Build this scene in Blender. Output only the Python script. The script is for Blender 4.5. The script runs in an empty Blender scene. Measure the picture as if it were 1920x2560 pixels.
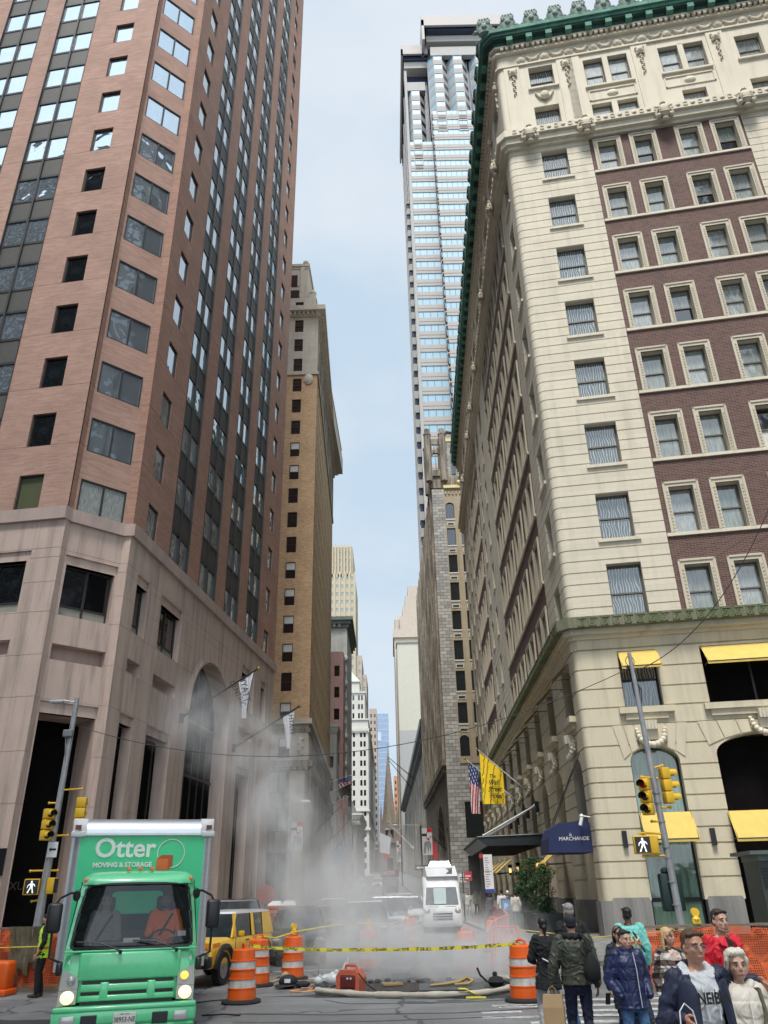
import bpy, bmesh, math, random
from mathutils import Vector, Matrix
random.seed(7)
PI = math.pi
sc = bpy.context.scene
COL = sc.collection
def R(d): return math.radians(d)

# ------------------------------------------------------------------ mesh builder
class MB:
    def __init__(s): s.v = []; s.f = []; s.m = []
    def poly(s, pts, m=0):
        i = len(s.v); s.v += [tuple(p) for p in pts]; s.f.append(tuple(range(i, i+len(pts)))); s.m.append(m)
    def box(s, x0, x1, y0, y1, z0, z1, m=0, T=None):
        P = [(x0,y0,z0),(x1,y0,z0),(x1,y1,z0),(x0,y1,z0),(x0,y0,z1),(x1,y0,z1),(x1,y1,z1),(x0,y1,z1)]
        if T: P = [tuple(T @ Vector(p)) for p in P]
        i = len(s.v); s.v += P
        for f in ((0,3,2,1),(4,5,6,7),(0,1,5,4),(1,2,6,5),(2,3,7,6),(3,0,4,7)):
            s.f.append(tuple(i+k for k in f)); s.m.append(m)
    def bbox(s, x0, x1, y0, y1, z0, z1, b=0.02, m=0, T=None):
        "bevelled box"
        bm = bmesh.new()
        bmesh.ops.create_cube(bm, size=1)
        for v in bm.verts:
            v.co = Vector(((x0+x1)/2+v.co.x*(x1-x0), (y0+y1)/2+v.co.y*(y1-y0), (z0+z1)/2+v.co.z*(z1-z0)))
        bmesh.ops.bevel(bm, geom=bm.edges[:], offset=b, segments=2, affect='EDGES', profile=.5)
        s.add_bm(bm, m, T); bm.free()
    def add_bm(s, bm, m=0, T=None):
        i = len(s.v); bm.verts.index_update()
        for v in bm.verts: s.v.append(tuple(T @ v.co) if T else tuple(v.co))
        for f in bm.faces: s.f.append(tuple(i+v.index for v in f.verts)); s.m.append(m)
    def prism(s, pts, y0, y1, m=0, axis='y'):
        "2-D polygon pts (a,b) extruded; axis y: a=x b=z; axis z: a=x b=y; axis x: a=y b=z"
        def P(a, b, t): return (a,t,b) if axis == 'y' else ((a,b,t) if axis == 'z' else (t,a,b))
        n = len(pts); i = len(s.v)
        s.v += [P(a,b,y0) for a,b in pts] + [P(a,b,y1) for a,b in pts]
        s.f.append(tuple(i+k for k in range(n))); s.m.append(m)
        s.f.append(tuple(i+n+k for k in reversed(range(n)))); s.m.append(m)
        for k in range(n):
            l = (k+1) % n; s.f.append((i+k, i+n+k, i+n+l, i+l)); s.m.append(m)
    def rings(s, rings, m=0, caps=True, closed=True):
        n = len(rings[0]); i = len(s.v)
        for r in rings: s.v += [tuple(p) for p in r]
        for a in range(len(rings)-1):
            for k in range(n if closed else n-1):
                l = (k+1) % n
                s.f.append((i+a*n+k, i+a*n+l, i+(a+1)*n+l, i+(a+1)*n+k)); s.m.append(m)
        if caps and closed:
            s.f.append(tuple(i+k for k in reversed(range(n)))); s.m.append(m)
            s.f.append(tuple(i+(len(rings)-1)*n+k for k in range(n))); s.m.append(m)
    def tube(s, pts, r, n=8, m=0, caps=True):
        pts = [Vector(p) for p in pts]; rs = r if isinstance(r, (list, tuple)) else [r]*len(pts)
        rr = []; up = Vector((0,0,1)); prev = None
        for k, p in enumerate(pts):
            t = (pts[min(k+1,len(pts)-1)]-pts[max(k-1,0)]).normalized()
            if prev is None:
                u = t.cross(up)
                if u.length < 1e-3: u = t.cross(Vector((1,0,0)))
            else: u = prev - t*prev.dot(t)
            u.normalize(); prev = u; w = t.cross(u)
            rr.append([p+(u*math.cos(a)+w*math.sin(a))*rs[k] for a in (2*PI*j/n for j in range(n))])
        s.rings(rr, m, caps)
    def cyl(s, p0, p1, r, r1=None, n=12, m=0): s.tube([p0, p1], [r, r if r1 is None else r1], n, m)
    def lathe(s, prof, c=(0,0,0), n=16, m=0, caps=True):
        s.rings([[(c[0]+r*math.cos(2*PI*k/n), c[1]+r*math.sin(2*PI*k/n), c[2]+z) for k in range(n)] for r, z in prof], m, caps)
    def ball(s, c, r, n=10, m=0, T=None):
        r = r if isinstance(r, (list, tuple)) else (r, r, r); rr = []
        h = max(4, n//2)
        for a in range(h+1):
            t = PI*(a/h); t = min(max(t, .02), PI-.02)
            ring = [Vector((r[0]*math.sin(t)*math.cos(2*PI*k/n), r[1]*math.sin(t)*math.sin(2*PI*k/n), -r[2]*math.cos(t))) for k in range(n)]
            rr.append([(T @ p if T else p)+Vector(c) for p in ring])
        s.rings(rr, m)
    def mesh(s, name, mats, smooth=False):
        me = bpy.data.meshes.new(name); me.from_pydata(s.v, [], s.f)
        for mt in (mats if isinstance(mats, (list, tuple)) else [mats]): me.materials.append(mt)
        me.polygons.foreach_set('material_index', s.m)
        bm = bmesh.new(); bm.from_mesh(me); bmesh.ops.recalc_face_normals(bm, faces=bm.faces)
        bm.to_mesh(me); bm.free()
        if smooth:
            me.polygons.foreach_set('use_smooth', [True]*len(me.polygons))
            if smooth != 'all':
                try: me.set_sharp_from_angle(angle=R(smooth if not isinstance(smooth, bool) else 40))
                except Exception: pass
        me.update(); return me
    def build(s, name, mats, parent=None, loc=(0,0,0), rz=0, smooth=False, rot=None):
        return link(name, s.mesh(name, mats, smooth), parent, loc, rz, rot)

def link(name, data, parent=None, loc=(0,0,0), rz=0, rot=None):
    o = bpy.data.objects.new(name, data); COL.objects.link(o)
    o.location = loc; o.rotation_euler = rot if rot else (0,0,rz)
    if parent: o.parent = parent
    return o
def tag(o, label=None, cat=None, group=None, kind=None):
    if label: o['label'] = label
    if cat: o['category'] = cat
    if group: o['group'] = group
    if kind: o['kind'] = kind
    return o
def empty(name, loc, label, cat, rz=0, group=None):
    return tag(link(name, None, None, loc, rz), label, cat, group)
def copy_tree(o, parent=None):
    c = o.copy(); COL.objects.link(c)
    if parent: c.parent = parent
    for ch in list(o.children): copy_tree(ch, c)
    return c

# ------------------------------------------------------------------ materials
def srgb(h):
    if isinstance(h, tuple): return h
    h = h.lstrip('#'); c = [int(h[i:i+2], 16)/255 for i in (0,2,4)]
    return tuple((x/12.92 if x <= .04045 else ((x+.055)/1.055)**2.4) for x in c)
class NT:
    def __init__(s, name):
        s.mat = bpy.data.materials.new(name); s.mat.use_nodes = True
        s.t = s.mat.node_tree; s.t.nodes.clear()
        s.out = s.t.nodes.new('ShaderNodeOutputMaterial')
    def n(s, typ, **kw):
        nd = s.t.nodes.new('ShaderNode'+typ)
        for k, v in kw.items():
            if k.startswith('i_'): nd.inputs[k[2:].replace('_', ' ')].default_value = v
            else: setattr(nd, k, v)
        return nd
    def l(s, a, b): s.t.links.new(a, b)
    def math(s, op, a, b=None, c=None):
        nd = s.t.nodes.new('ShaderNodeMath'); nd.operation = op
        for i, x in enumerate((a, b, c)):
            if x is None: continue
            if isinstance(x, (int, float)): nd.inputs[i].default_value = x
            else: s.l(x, nd.inputs[i])
        return nd.outputs[0]
    def mix(s, f, a, b, blend='MIX'):
        nd = s.t.nodes.new('ShaderNodeMix'); nd.data_type = 'RGBA'; nd.blend_type = blend
        for i, x in ((0, f), (6, a), (7, b)):
            if isinstance(x, (int, float)): nd.inputs[i].default_value = x
            elif isinstance(x, tuple): nd.inputs[i].default_value = (*x, 1)
            else: s.l(x, nd.inputs[i])
        return nd.outputs[2]
    def ramp(s, f, stops):
        nd = s.t.nodes.new('ShaderNodeValToRGB'); s.l(f, nd.inputs[0]); e = nd.color_ramp.elements
        while len(e) > len(stops): e.remove(e[-1])
        while len(e) < len(stops): e.new(1)
        for k, (p, c) in enumerate(stops):
            e[k].position = p; e[k].color = (*(c if isinstance(c, tuple) else (c,c,c)), 1)
        return nd.outputs[0]
    def coord(s, kind='Object', scale=(1,1,1), loc=(0,0,0)):
        tc = s.n('TexCoord'); mp = s.n('Mapping'); mp.inputs['Scale'].default_value = scale; mp.inputs['Location'].default_value = loc
        s.l(tc.outputs[kind], mp.inputs[0]); return mp.outputs[0]
    def noise(s, vec, scale, detail=3, rough=.55):
        nd = s.n('TexNoise'); nd.inputs['Scale'].default_value = scale; nd.inputs['Detail'].default_value = detail
        nd.inputs['Roughness'].default_value = rough
        if vec is not None: s.l(vec, nd.inputs['Vector'])
        return nd.outputs[0]
    def bsdf(s, color, rough=.7, metal=0, spec=None, normal=None, coat=0, trans=0, emit=None, estr=0, alpha=None):
        b = s.n('BsdfPrincipled')
        for k, v in (('Base Color', color), ('Roughness', rough), ('Metallic', metal), ('Coat Weight', coat), ('Transmission Weight', trans)):
            if isinstance(v, tuple): b.inputs[k].default_value = (*v[:3], 1)
            elif isinstance(v, (int, float)): b.inputs[k].default_value = v
            else: s.l(v, b.inputs[k])
        if spec is not None: b.inputs['Specular IOR Level'].default_value = spec
        if normal is not None: s.l(normal, b.inputs['Normal'])
        if emit is not None:
            b.inputs['Emission Color'].default_value = (*emit, 1); b.inputs['Emission Strength'].default_value = estr
        if alpha is not None:
            if isinstance(alpha, (int, float)): b.inputs['Alpha'].default_value = alpha
            else: s.l(alpha, b.inputs['Alpha'])
        s.l(b.outputs[0], s.out.inputs[0]); return b
    def bump(s, h, strength=.3, dist=.02):
        b = s.n('Bump'); b.inputs['Strength'].default_value = strength; b.inputs['Distance'].default_value = dist
        s.l(h, b.inputs['Height']); return b.outputs[0]

_mc = {}
def M(name, color, rough=.6, metal=0, var=.12, vs=3., bump=0, bs=60., coat=0, emit=None, estr=0, stretch=(1,1,1), spec=None):
    "general procedural material: base colour broken by noise, optional bump"
    if name in _mc: return _mc[name]
    t = NT(name); c = srgb(color) if isinstance(color, str) else color
    v = t.coord(scale=stretch)
    n1 = t.noise(v, vs, 4); n2 = t.noise(v, vs*9, 2)
    f = t.math('ADD', t.math('MULTIPLY', n1, .7), t.math('MULTIPLY', n2, .3))
    f = t.math('MULTIPLY_ADD', f, 2.2, -.6)
    dark = tuple(x*(1-var) for x in c); lite = tuple(min(1, x*(1+var)) for x in c)
    col = t.mix(f, dark, lite)
    nm = t.bump(t.noise(v, bs, 3), bump, .01) if bump else None
    t.bsdf(col, rough, metal, spec=spec, normal=nm, coat=coat, emit=(srgb(emit) if isinstance(emit, str) else emit), estr=estr)
    _mc[name] = t.mat; return t.mat

def M_stone(name, color, var=.12, streak=.25, course=None, block=None, mortar=.5, stain=(.10,.09,.07), joint=.012, rough=.8, blockvar=.0, jdark=.45, stainpos=.62, bump=.15):
    "masonry on a facade: Object coords x along, z up. block=(w,h) joints; streak=vertical weathering"
    if name in _mc: return _mc[name]
    t = NT(name); c = srgb(color) if isinstance(color, str) else color
    tc = t.n('TexCoord'); sp = t.n('SeparateXYZ'); t.l(tc.outputs['Object'], sp.inputs[0])
    along = t.math('ADD', sp.outputs[0], sp.outputs[1])
    cb = t.n('CombineXYZ'); t.l(along, cb.inputs[0]); t.l(sp.outputs[2], cb.inputs[1]); vec = cb.outputs[0]
    n1 = t.noise(vec, .55, 5); n2 = t.noise(vec, 14, 3)
    f = t.math('MULTIPLY_ADD', t.math('ADD', t.math('MULTIPLY', n1, .6), t.math('MULTIPLY', n2, .4)), 2.4, -.7)
    col = t.mix(f, tuple(x*(1-var) for x in c), tuple(min(1, x*(1+var)) for x in c))
    h = n2
    if block:
        b = t.n('TexBrick'); t.l(vec, b.inputs['Vector']); b.offset = .5
        b.inputs['Scale'].default_value = 1; b.inputs['Brick Width'].default_value = block[0]; b.inputs['Row Height'].default_value = block[1]
        b.inputs['Mortar Size'].default_value = joint; b.inputs['Mortar Smooth'].default_value = .1; b.inputs['Bias'].default_value = 0
        b.inputs['Color1'].default_value = (1-blockvar,)*3+(1,); b.inputs['Color2'].default_value = (1+blockvar*.6,)*3+(1,)
        b.inputs['Mortar'].default_value = (jdark,)*3+(1,)
        col = t.mix(1, col, b.outputs['Color'], 'MULTIPLY')
        h = t.math('ADD', t.math('MULTIPLY', n2, .3), t.math('SUBTRACT', 1, b.outputs['Fac']))
    if streak:
        mp = t.n('Mapping'); mp.inputs['Scale'].default_value = (1.3, .09, 1); t.l(vec, mp.inputs[0])
        s1 = t.noise(mp.outputs[0], 1.6, 5, .65)
        k = t.math('MULTIPLY', t.ramp(s1, [(stainpos-.12, 0), (stainpos+.1, 1)]), streak)
        col = t.mix(k, col, stain)
    t.bsdf(col, rough, normal=t.bump(h, bump, .02)); _mc[name] = t.mat; return t.mat

def M_brick(name, c1, c2, mortar, w=.22, h=.075, js=.010, var=.35, rough=.85, off=.5, floorline=None, bias=0):
    if name in _mc: return _mc[name]
    t = NT(name); c1, c2, mo = srgb(c1), srgb(c2), srgb(mortar)
    tc = t.n('TexCoord'); sp = t.n('SeparateXYZ'); t.l(tc.outputs['Object'], sp.inputs[0])
    along = t.math('ADD', sp.outputs[0], sp.outputs[1])
    cb = t.n('CombineXYZ'); t.l(along, cb.inputs[0]); t.l(sp.outputs[2], cb.inputs[1]); vec = cb.outputs[0]
    b = t.n('TexBrick'); t.l(vec, b.inputs['Vector']); b.offset = off
    b.inputs['Scale'].default_value = 1; b.inputs['Brick Width'].default_value = w; b.inputs['Row Height'].default_value = h
    b.inputs['Mortar Size'].default_value = js; b.inputs['Mortar Smooth'].default_value = .2; b.inputs['Bias'].default_value = bias
    b.inputs['Color1'].default_value = (*c1, 1); b.inputs['Color2'].default_value = (*c2, 1); b.inputs['Mortar'].default_value = (*mo, 1)
    n1 = t.noise(vec, .5, 5); mp = t.n('Mapping'); mp.inputs['Scale'].default_value = (.7, 5, 1); t.l(vec, mp.inputs[0])
    n2 = t.noise(mp.outputs[0], 2.2, 4, .7)
    g = t.math('MULTIPLY_ADD', t.math('ADD', t.math('MULTIPLY', n1, .5), t.math('MULTIPLY', n2, .5)), 2*var*1.6, 1-var*1.6)
    cc = t.n('CombineXYZ'); [t.l(g, cc.inputs[i]) for i in range(3)]
    col = t.mix(1, b.outputs['Color'], cc.outputs[0], 'MULTIPLY')
    if floorline:
        z0, p = floorline
        fr = t.math('FRACT', t.math('DIVIDE', t.math('SUBTRACT', sp.outputs[2], z0), p))
        k = t.math('LESS_THAN', fr, .02/p*1.6)
        col = t.mix(t.math('MULTIPLY', k, .75), col, tuple(x*.25 for x in c1))
    t.bsdf(col, rough, normal=t.bump(t.math('SUBTRACT', 1, b.outputs['Fac']), .35, .01)); _mc[name] = t.mat; return t.mat

def M_glass(name, tint='#9fb0b8', metal=.75, rough=.03, wav=.25, ws=(.8,.8), base_dark=None):
    "coated window glass seen from outside: mirror-like with slow ripples"
    if name in _mc: return _mc[name]
    t = NT(name); c = srgb(tint)
    v = t.coord(scale=(1,1,.6)); geo = t.n('NewGeometry')
    n = t.noise(geo.outputs['Position'], ws[0], 2)
    nm = t.bump(n, wav, .25)
    t.bsdf(c, rough, metal, normal=nm, spec=.8); _mc[name] = t.mat; return t.mat
def M_window(name, inside, pattern=None, rough=.06, wav=.12, light=None, scale=22.):
    "clear pane with a dark room or a curtain close behind it"
    if name in _mc: return _mc[name]
    t = NT(name); c = srgb(inside); col = c
    tc = t.n('TexCoord'); sp = t.n('SeparateXYZ'); t.l(tc.outputs['Object'], sp.inputs[0])
    geo = t.n('NewGeometry')
    if pattern in ('curtain', 'swirl'):
        cb = t.n('CombineXYZ'); t.l(sp.outputs[0], cb.inputs[0]); t.l(t.math('MULTIPLY', sp.outputs[2], .12 if pattern == 'curtain' else .5), cb.inputs[1])
        ob = t.n('ObjectInfo'); t.l(t.math('MULTIPLY', ob.outputs['Random'], 40), cb.inputs[2])
        if pattern == 'curtain':
            n = t.noise(cb.outputs[0], scale*.6, 3)
            col = t.mix(t.ramp(n, [(.3, 0), (.7, 1)]), tuple(x*.45 for x in c), c)
        else:
            w = t.n('TexWave'); w.wave_type = 'BANDS'; w.bands_direction = 'X'; t.l(cb.outputs[0], w.inputs['Vector'])
            w.inputs['Scale'].default_value = 2.6; w.inputs['Distortion'].default_value = 7; w.inputs['Detail'].default_value = 1.5; w.inputs['Detail Scale'].default_value = 1.2
            col = t.mix(t.ramp(w.outputs[1], [(.72, 0), (.95, 1)]), c, srgb(light or '#cfd2d2'))
    nm = t.bump(t.noise(geo.outputs['Position'], .9, 2), wav, .2)
    t.bsdf(col, rough, 0, spec=.9, normal=nm, coat=.6); _mc[name] = t.mat; return t.mat

def text_obj(name, body, size, mat, parent, loc, rot, ext=.004, align='CENTER', shear=0, sx=1., bold=0.0):
    cu = bpy.data.curves.new(name, 'FONT'); cu.body = body; cu.size = size; cu.extrude = ext; cu.align_x = align; cu.align_y = 'CENTER'
    cu.shear = shear; cu.offset = bold; cu.resolution_u = 3; cu.materials.append(mat)
    o = link(name, cu, parent, loc, rot=rot); o.scale = (sx, 1, 1)
    return o
# ------------------------------------------------------------------ camera (metres; eye 2.1 m)
TH, PH = R(26.07), R(1.24)
Fw = Vector((0, math.cos(TH), math.sin(TH))); U0 = Vector((0, -math.sin(TH), math.cos(TH))); R0 = Vector((1,0,0))
Uv = U0*math.cos(PH)+R0*math.sin(PH); Rv = R0*math.cos(PH)-U0*math.sin(PH)
cam = bpy.data.cameras.new('camera'); cam.lens = 36*1923/2560; cam.sensor_width = 36; cam.sensor_fit = 'AUTO'
cam.clip_end = 5000; cam.clip_start = .1
co = link('camera', cam); co.matrix_world = Matrix(((Rv.x, Uv.x, -Fw.x, 0), (Rv.y, Uv.y, -Fw.y, 0), (Rv.z, Uv.z, -Fw.z, 2.1), (0,0,0,1)))
sc.camera = co
# ------------------------------------------------------------------ sky, sun
SUN_EL, SUN_AZ = R(63), R(190)      # azimuth clockwise from +Y: behind the camera, to the right
w = bpy.data.worlds.new('World'); sc.world = w; w.use_nodes = True
nt = w.node_tree; nt.nodes.clear()
def wn(t): return nt.nodes.new('ShaderNode'+t)
sky = wn('TexSky'); sky.sky_type = 'NISHITA'; sky.sun_disc = False; sky.sun_elevation = SUN_EL; sky.sun_rotation = SUN_AZ
sky.air_density = 1.2; sky.dust_density = 3; sky.ozone_density = 1.5
tc = wn('TexCoord'); mp = wn('Mapping'); mp.inputs['Scale'].default_value = (1.3, 1.3, 2.6); nt.links.new(tc.outputs['Generated'], mp.inputs[0])
no = wn('TexNoise'); no.inputs['Scale'].default_value = 2.2; no.inputs['Detail'].default_value = 6; no.inputs['Roughness'].default_value = .5
nt.links.new(mp.outputs[0], no.inputs['Vector'])
rp = wn('ValToRGB'); nt.links.new(no.outputs[0], rp.inputs[0])
rp.color_ramp.elements[0].position = .34; rp.color_ramp.elements[0].color = (5.9, 7.35, 8.7, 1)
rp.color_ramp.elements[1].position = .66; rp.color_ramp.elements[1].color = (8.1, 8.75, 9.4, 1)
mx = wn('Mix'); mx.data_type = 'RGBA'; mx.inputs[0].default_value = .86
nt.links.new(sky.outputs[0], mx.inputs[6]); nt.links.new(rp.outputs[0], mx.inputs[7])
# sky brightened around the sun behind the camera, added to light the facades
vd = wn('VectorMath'); vd.operation = 'DOT_PRODUCT'; nt.links.new(tc.outputs['Generated'], vd.inputs[0]); vd.inputs[1].default_value = (math.sin(SUN_AZ)*.8, math.cos(SUN_AZ)*.8, .6)
mr = wn('MapRange'); mr.interpolation_type = 'SMOOTHSTEP'; nt.links.new(vd.outputs['Value'], mr.inputs[0]); mr.inputs[1].default_value = .25; mr.inputs[2].default_value = 1; mr.inputs[3].default_value = 1; mr.inputs[4].default_value = 2.3
sc_n = wn('VectorMath'); sc_n.operation = 'SCALE'; nt.links.new(mx.outputs[2], sc_n.inputs[0]); nt.links.new(mr.outputs[0], sc_n.inputs['Scale'])
bg = wn('Background'); bg.inputs[1].default_value = .108; nt.links.new(sc_n.outputs[0], bg.inputs[0])
ou = wn('OutputWorld'); nt.links.new(bg.outputs[0], ou.inputs[0])
sl = bpy.data.lights.new('sun', 'SUN'); sl.energy = 4.6; sl.angle = R(16); sl.color = (1, .96, .9)
so = link('sun', sl, None, (0, -20, 80)); so.rotation_euler = (PI/2-SUN_EL, 0, -SUN_AZ+PI)
d = Vector((math.sin(SUN_AZ)*math.cos(SUN_EL), math.cos(SUN_AZ)*math.cos(SUN_EL), math.sin(SUN_EL)))
so.rotation_euler = d.to_track_quat('Z', 'Y').to_euler()
sc.view_settings.view_transform = 'Standard'; sc.view_settings.look = 'None'; sc.view_settings.exposure = 0; sc.view_settings.gamma = 1
cy = sc.cycles; cy.max_bounces = 6; cy.diffuse_bounces = 4; cy.glossy_bounces = 3; cy.transmission_bounces = 4; cy.transparent_max_bounces = 12; cy.volume_bounces = 2
cy.use_denoising = True; cy.caustics_reflective = False; cy.caustics_refractive = False
cy.volume_step_rate = .75; cy.volume_max_steps = 128; cy.sample_clamp_indirect = 6
cy.use_adaptive_sampling = True; cy.adaptive_threshold = .02

# ------------------------------------------------------------------ ground
def gz(y):                                      # the street climbs towards its far end
    return 0 if y < 75 else min(9.5, (y-75)*.0275)
def M_asphalt(name, c='#6f7376', patches=True):
    t = NT(name); geo = t.n('NewGeometry'); P = geo.outputs['Position']; c = srgb(c)
    n1 = t.noise(P, .35, 4, .6); n2 = t.noise(P, 55, 2, .7); n3 = t.noise(P, 2.2, 5, .65)
    mp = t.n('Mapping'); mp.inputs['Scale'].default_value = (.25, 1.7, 1); t.l(P, mp.inputs[0]); n4 = t.noise(mp.outputs[0], 1.2, 4, .6)
    col = t.mix(t.ramp(n1, [(.35, 0), (.65, 1)]), tuple(x*.62 for x in c), c)
    col = t.mix(t.math('MULTIPLY', t.ramp(n4, [(.52, 0), (.66, 1)]), .45), col, tuple(x*.45 for x in c))
    col = t.mix(t.math('MULTIPLY', t.ramp(n3, [(.58, 0), (.75, 1)]), .35), col, tuple(min(1, x*1.7) for x in c))
    v = t.n('TexVoronoi'); v.feature = 'DISTANCE_TO_EDGE'; v.inputs['Scale'].default_value = .33
    vd = t.n('Mapping'); t.l(P, vd.inputs[0]); ad = t.n('VectorMath'); ad.operation = 'ADD'
    nn = t.n('TexNoise'); nn.inputs['Scale'].default_value = 1.1; t.l(P, nn.inputs['Vector'])
    t.l(P, ad.inputs[0]); t.l(nn.outputs[1], ad.inputs[1]); t.l(ad.outputs[0], v.inputs['Vector'])
    col = t.mix(t.math('MULTIPLY', t.math('LESS_THAN', v.outputs[0], .012), .6), col, (.012,.012,.012))
    g = t.ramp(n2, [(.3, .72), (.7, 1.25)])
    col = t.mix(1, col, g, 'MULTIPLY')
    t.bsdf(col, t.ramp(n1, [(.35, .45), (.65, .85)]), normal=t.bump(n2, .35, .012), spec=.4); return t.mat
ASPH = M_asphalt('asphalt', (.235, .24, .243))
def strip(name, xf0, xf1, ys, mat, dz, kind='structure', sub=4):
    mb = MB()
    for a, b in zip(ys[:-1], ys[1:]):
        mb.poly([(xf0(a), a, gz(a)+dz), (xf1(a), a, gz(a)+dz), (xf1(b), b, gz(b)+dz), (xf0(b), b, gz(b)+dz)])
    o = mb.build(name, mat); tag(o, kind=kind); return o
YS = [-60, -20, 0, 10, 20, 30, 40, 55, 75, 100, 150, 200, 260, 330, 420, 600, 900, 1500]
gm = MB()
for a, b in zip(YS[:-1], YS[1:]):
    for x0, x1 in ((-900,-60),(-60,-14),(-14,0),(0,12),(12,60),(60,900)):
        gm.poly([(x0,a,gz(a)),(x1,a,gz(a)),(x1,b,gz(b)),(x0,b,gz(b))])
o = gm.build('road', ASPH); tag(o, kind='structure', label='worn grey asphalt of the crossing and the street climbing away')
# pavements with kerbs
t_ = NT('pavement concrete'); g_ = t_.n('NewGeometry'); P_ = g_.outputs['Position']
br = t_.n('TexBrick'); br.offset = 0; t_.l(P_, br.inputs['Vector']); br.inputs['Scale'].default_value = 1; br.inputs['Brick Width'].default_value = 1.5; br.inputs['Row Height'].default_value = 1.5
br.inputs['Mortar Size'].default_value = .012; br.inputs['Color1'].default_value = (.27,.265,.25,1); br.inputs['Color2'].default_value = (.22,.22,.21,1); br.inputs['Mortar'].default_value = (.09,.09,.085,1)
cc_ = t_.mix(1, br.outputs[0], t_.ramp(t_.noise(P_, 1.3, 5, .7), [(.3, .6), (.7, 1.15)]), 'MULTIPLY')
t_.bsdf(cc_, .8, normal=t_.bump(t_.noise(P_, 60, 2), .2, .01)); PAVE = t_.mat
KERB = M('kerb stone', (.2,.195,.185), .8, var=.3, vs=4, bump=.3)
def pave(name, poly, h=.15, label=None):
    mb = MB(); n = len(poly)
    mb.poly([(x, y, gz(y)+h) for x, y in poly], 0)
    for k in range(n):
        (x0,y0),(x1,y1) = poly[k], poly[(k+1)%n]
        mb.poly([(x0,y0,gz(y0)-.02),(x1,y1,gz(y1)-.02),(x1,y1,gz(y1)+h),(x0,y0,gz(y0)+h)], 1)
    o = mb.build(name, [PAVE, KERB]); tag(o, kind='structure', label=label); return o
pave('pavement', [(6.6,24.2),(8,22.9),(60,18),(60,32),(12,33),(12,75),(12,120),(12,900),(1.5,900),(1.8,165),(3.5,105),(4.3,75),(4.7,38),(5.0,28),(5.6,25.4)], label='concrete pavement round the hotel corner')
pave('pavement', [(-8.6,24.4),(-9.6,22.6),(-60,26.5),(-60,40),(-16,40),(-12.5,75),(-12.5,900),(-5.5,900),(-5.6,150),(-5.8,75),(-7.6,45),(-8.1,29)], label='concrete pavement below the brick tower')
# road markings, 4 mm above
PAINT = M('road paint', '#dcdcd6', .7, var=.22, vs=6)
t_ = NT('worn road paint'); g_ = t_.n('NewGeometry'); n_ = t_.noise(g_.outputs['Position'], 7, 5, .75)
t_.bsdf(t_.mix(t_.ramp(n_, [(.4, 0), (.6, 1)]), (.25,.25,.245), (.68,.68,.66)), .7); WPAINT = t_.mat
def mark(pts, label='worn white line painted on the asphalt'):
    mb = MB(); mb.poly([(x, y, gz(y)+.004) for x, y in pts]); o = mb.build('road_marking', WPAINT); tag(o, kind='structure', label=label); return o
for i, (x0, x1, y) in enumerate([(2.35, 7.6, 18.35), (2.0, 7.8, 17.55), (3.3, 8.0, 16.85), (1.55, 8.2, 16.25), (2.3, 8.2, 15.55), (2.0, 8.4, 14.85), (2.2, 8.6, 14.1)]):
    mark([(x0, y-.13), (x1, y-.13-.03), (x1, y+.14-.03), (x0, y+.14)], 'white bar of the ladder crosswalk')
mark([(1.6,16.72),(2.35,16.75),(2.35,17.0),(1.6,16.95)], 'short worn white crosswalk dash')
mark([(1.9,17.6),(2.8,17.6),(2.8,17.85),(1.9,17.85)], 'short worn white crosswalk dash')
mark([(-3.5,25.55),(1.9,26.6),(1.9,26.85),(-3.5,25.85)], 'white stop line behind the barrels')
mark([(-2.55,23.3),(-1.3,23.9),(-1.3,24.25),(-2.5,23.65)], 'short white dash near the pit')
mark([(-.2,24.6),(.6,24.75),(.6,24.95),(-.2,24.85)], 'short white dash near the pit')
mark([(-.6,14.9),(-.35,14.9),(-.35,14.98),(-.6,14.98)], 'paint fleck on the asphalt')
def blotch(name, cx, cy, rx, ry, mat, z=.003, n=26, seed=1, label=None):
    rnd = random.Random(seed); mb = MB()
    mb.poly([(cx+rx*(1+.22*rnd.uniform(-1,1))*math.cos(2*PI*k/n), cy+ry*(1+.22*rnd.uniform(-1,1))*math.sin(2*PI*k/n), z) for k in range(n)])
    o = mb.build(name, mat); tag(o, kind='structure', label=label); return o
PATCH = M('asphalt patch', (.045,.046,.048), .75, var=.35, vs=5, bump=.4)
TAR = M('tar seam', (.012,.012,.013), .4, var=.2)
blotch('road', -7.5, 16.6, 2.6, .7, PATCH, .003, seed=4, label='dark tarred patch in front of the fence')
blotch('road', -9.8, 18.2, 2.2, .5, PATCH, .0032, seed=9, label='dark tarred patch by the kerb')
for k, (pts, wd) in enumerate([([(-3.2,17.4),(-1.2,17.0),(1.2,16.9),(2.8,17.3)], .04), ([(-10,15.5),(-6.5,15.2)], .06), ([(-2.9,16.3),(-.6,16.1),(2.2,16.35),(4,16.0)], .03), ([(-1.5,19.2),(-1,18.5),(1,18.3),(2.5,18.6)], .035)]):
    mb = MB()
    for a, b in zip(pts[:-1], pts[1:]):
        mb.poly([(a[0],a[1]-wd,.004),(b[0],b[1]-wd,.004),(b[0],b[1]+wd,.004),(a[0],a[1]+wd,.004)])
    tag(mb.build('road', TAR), kind='structure', label='black tar seam across the asphalt')
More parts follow.
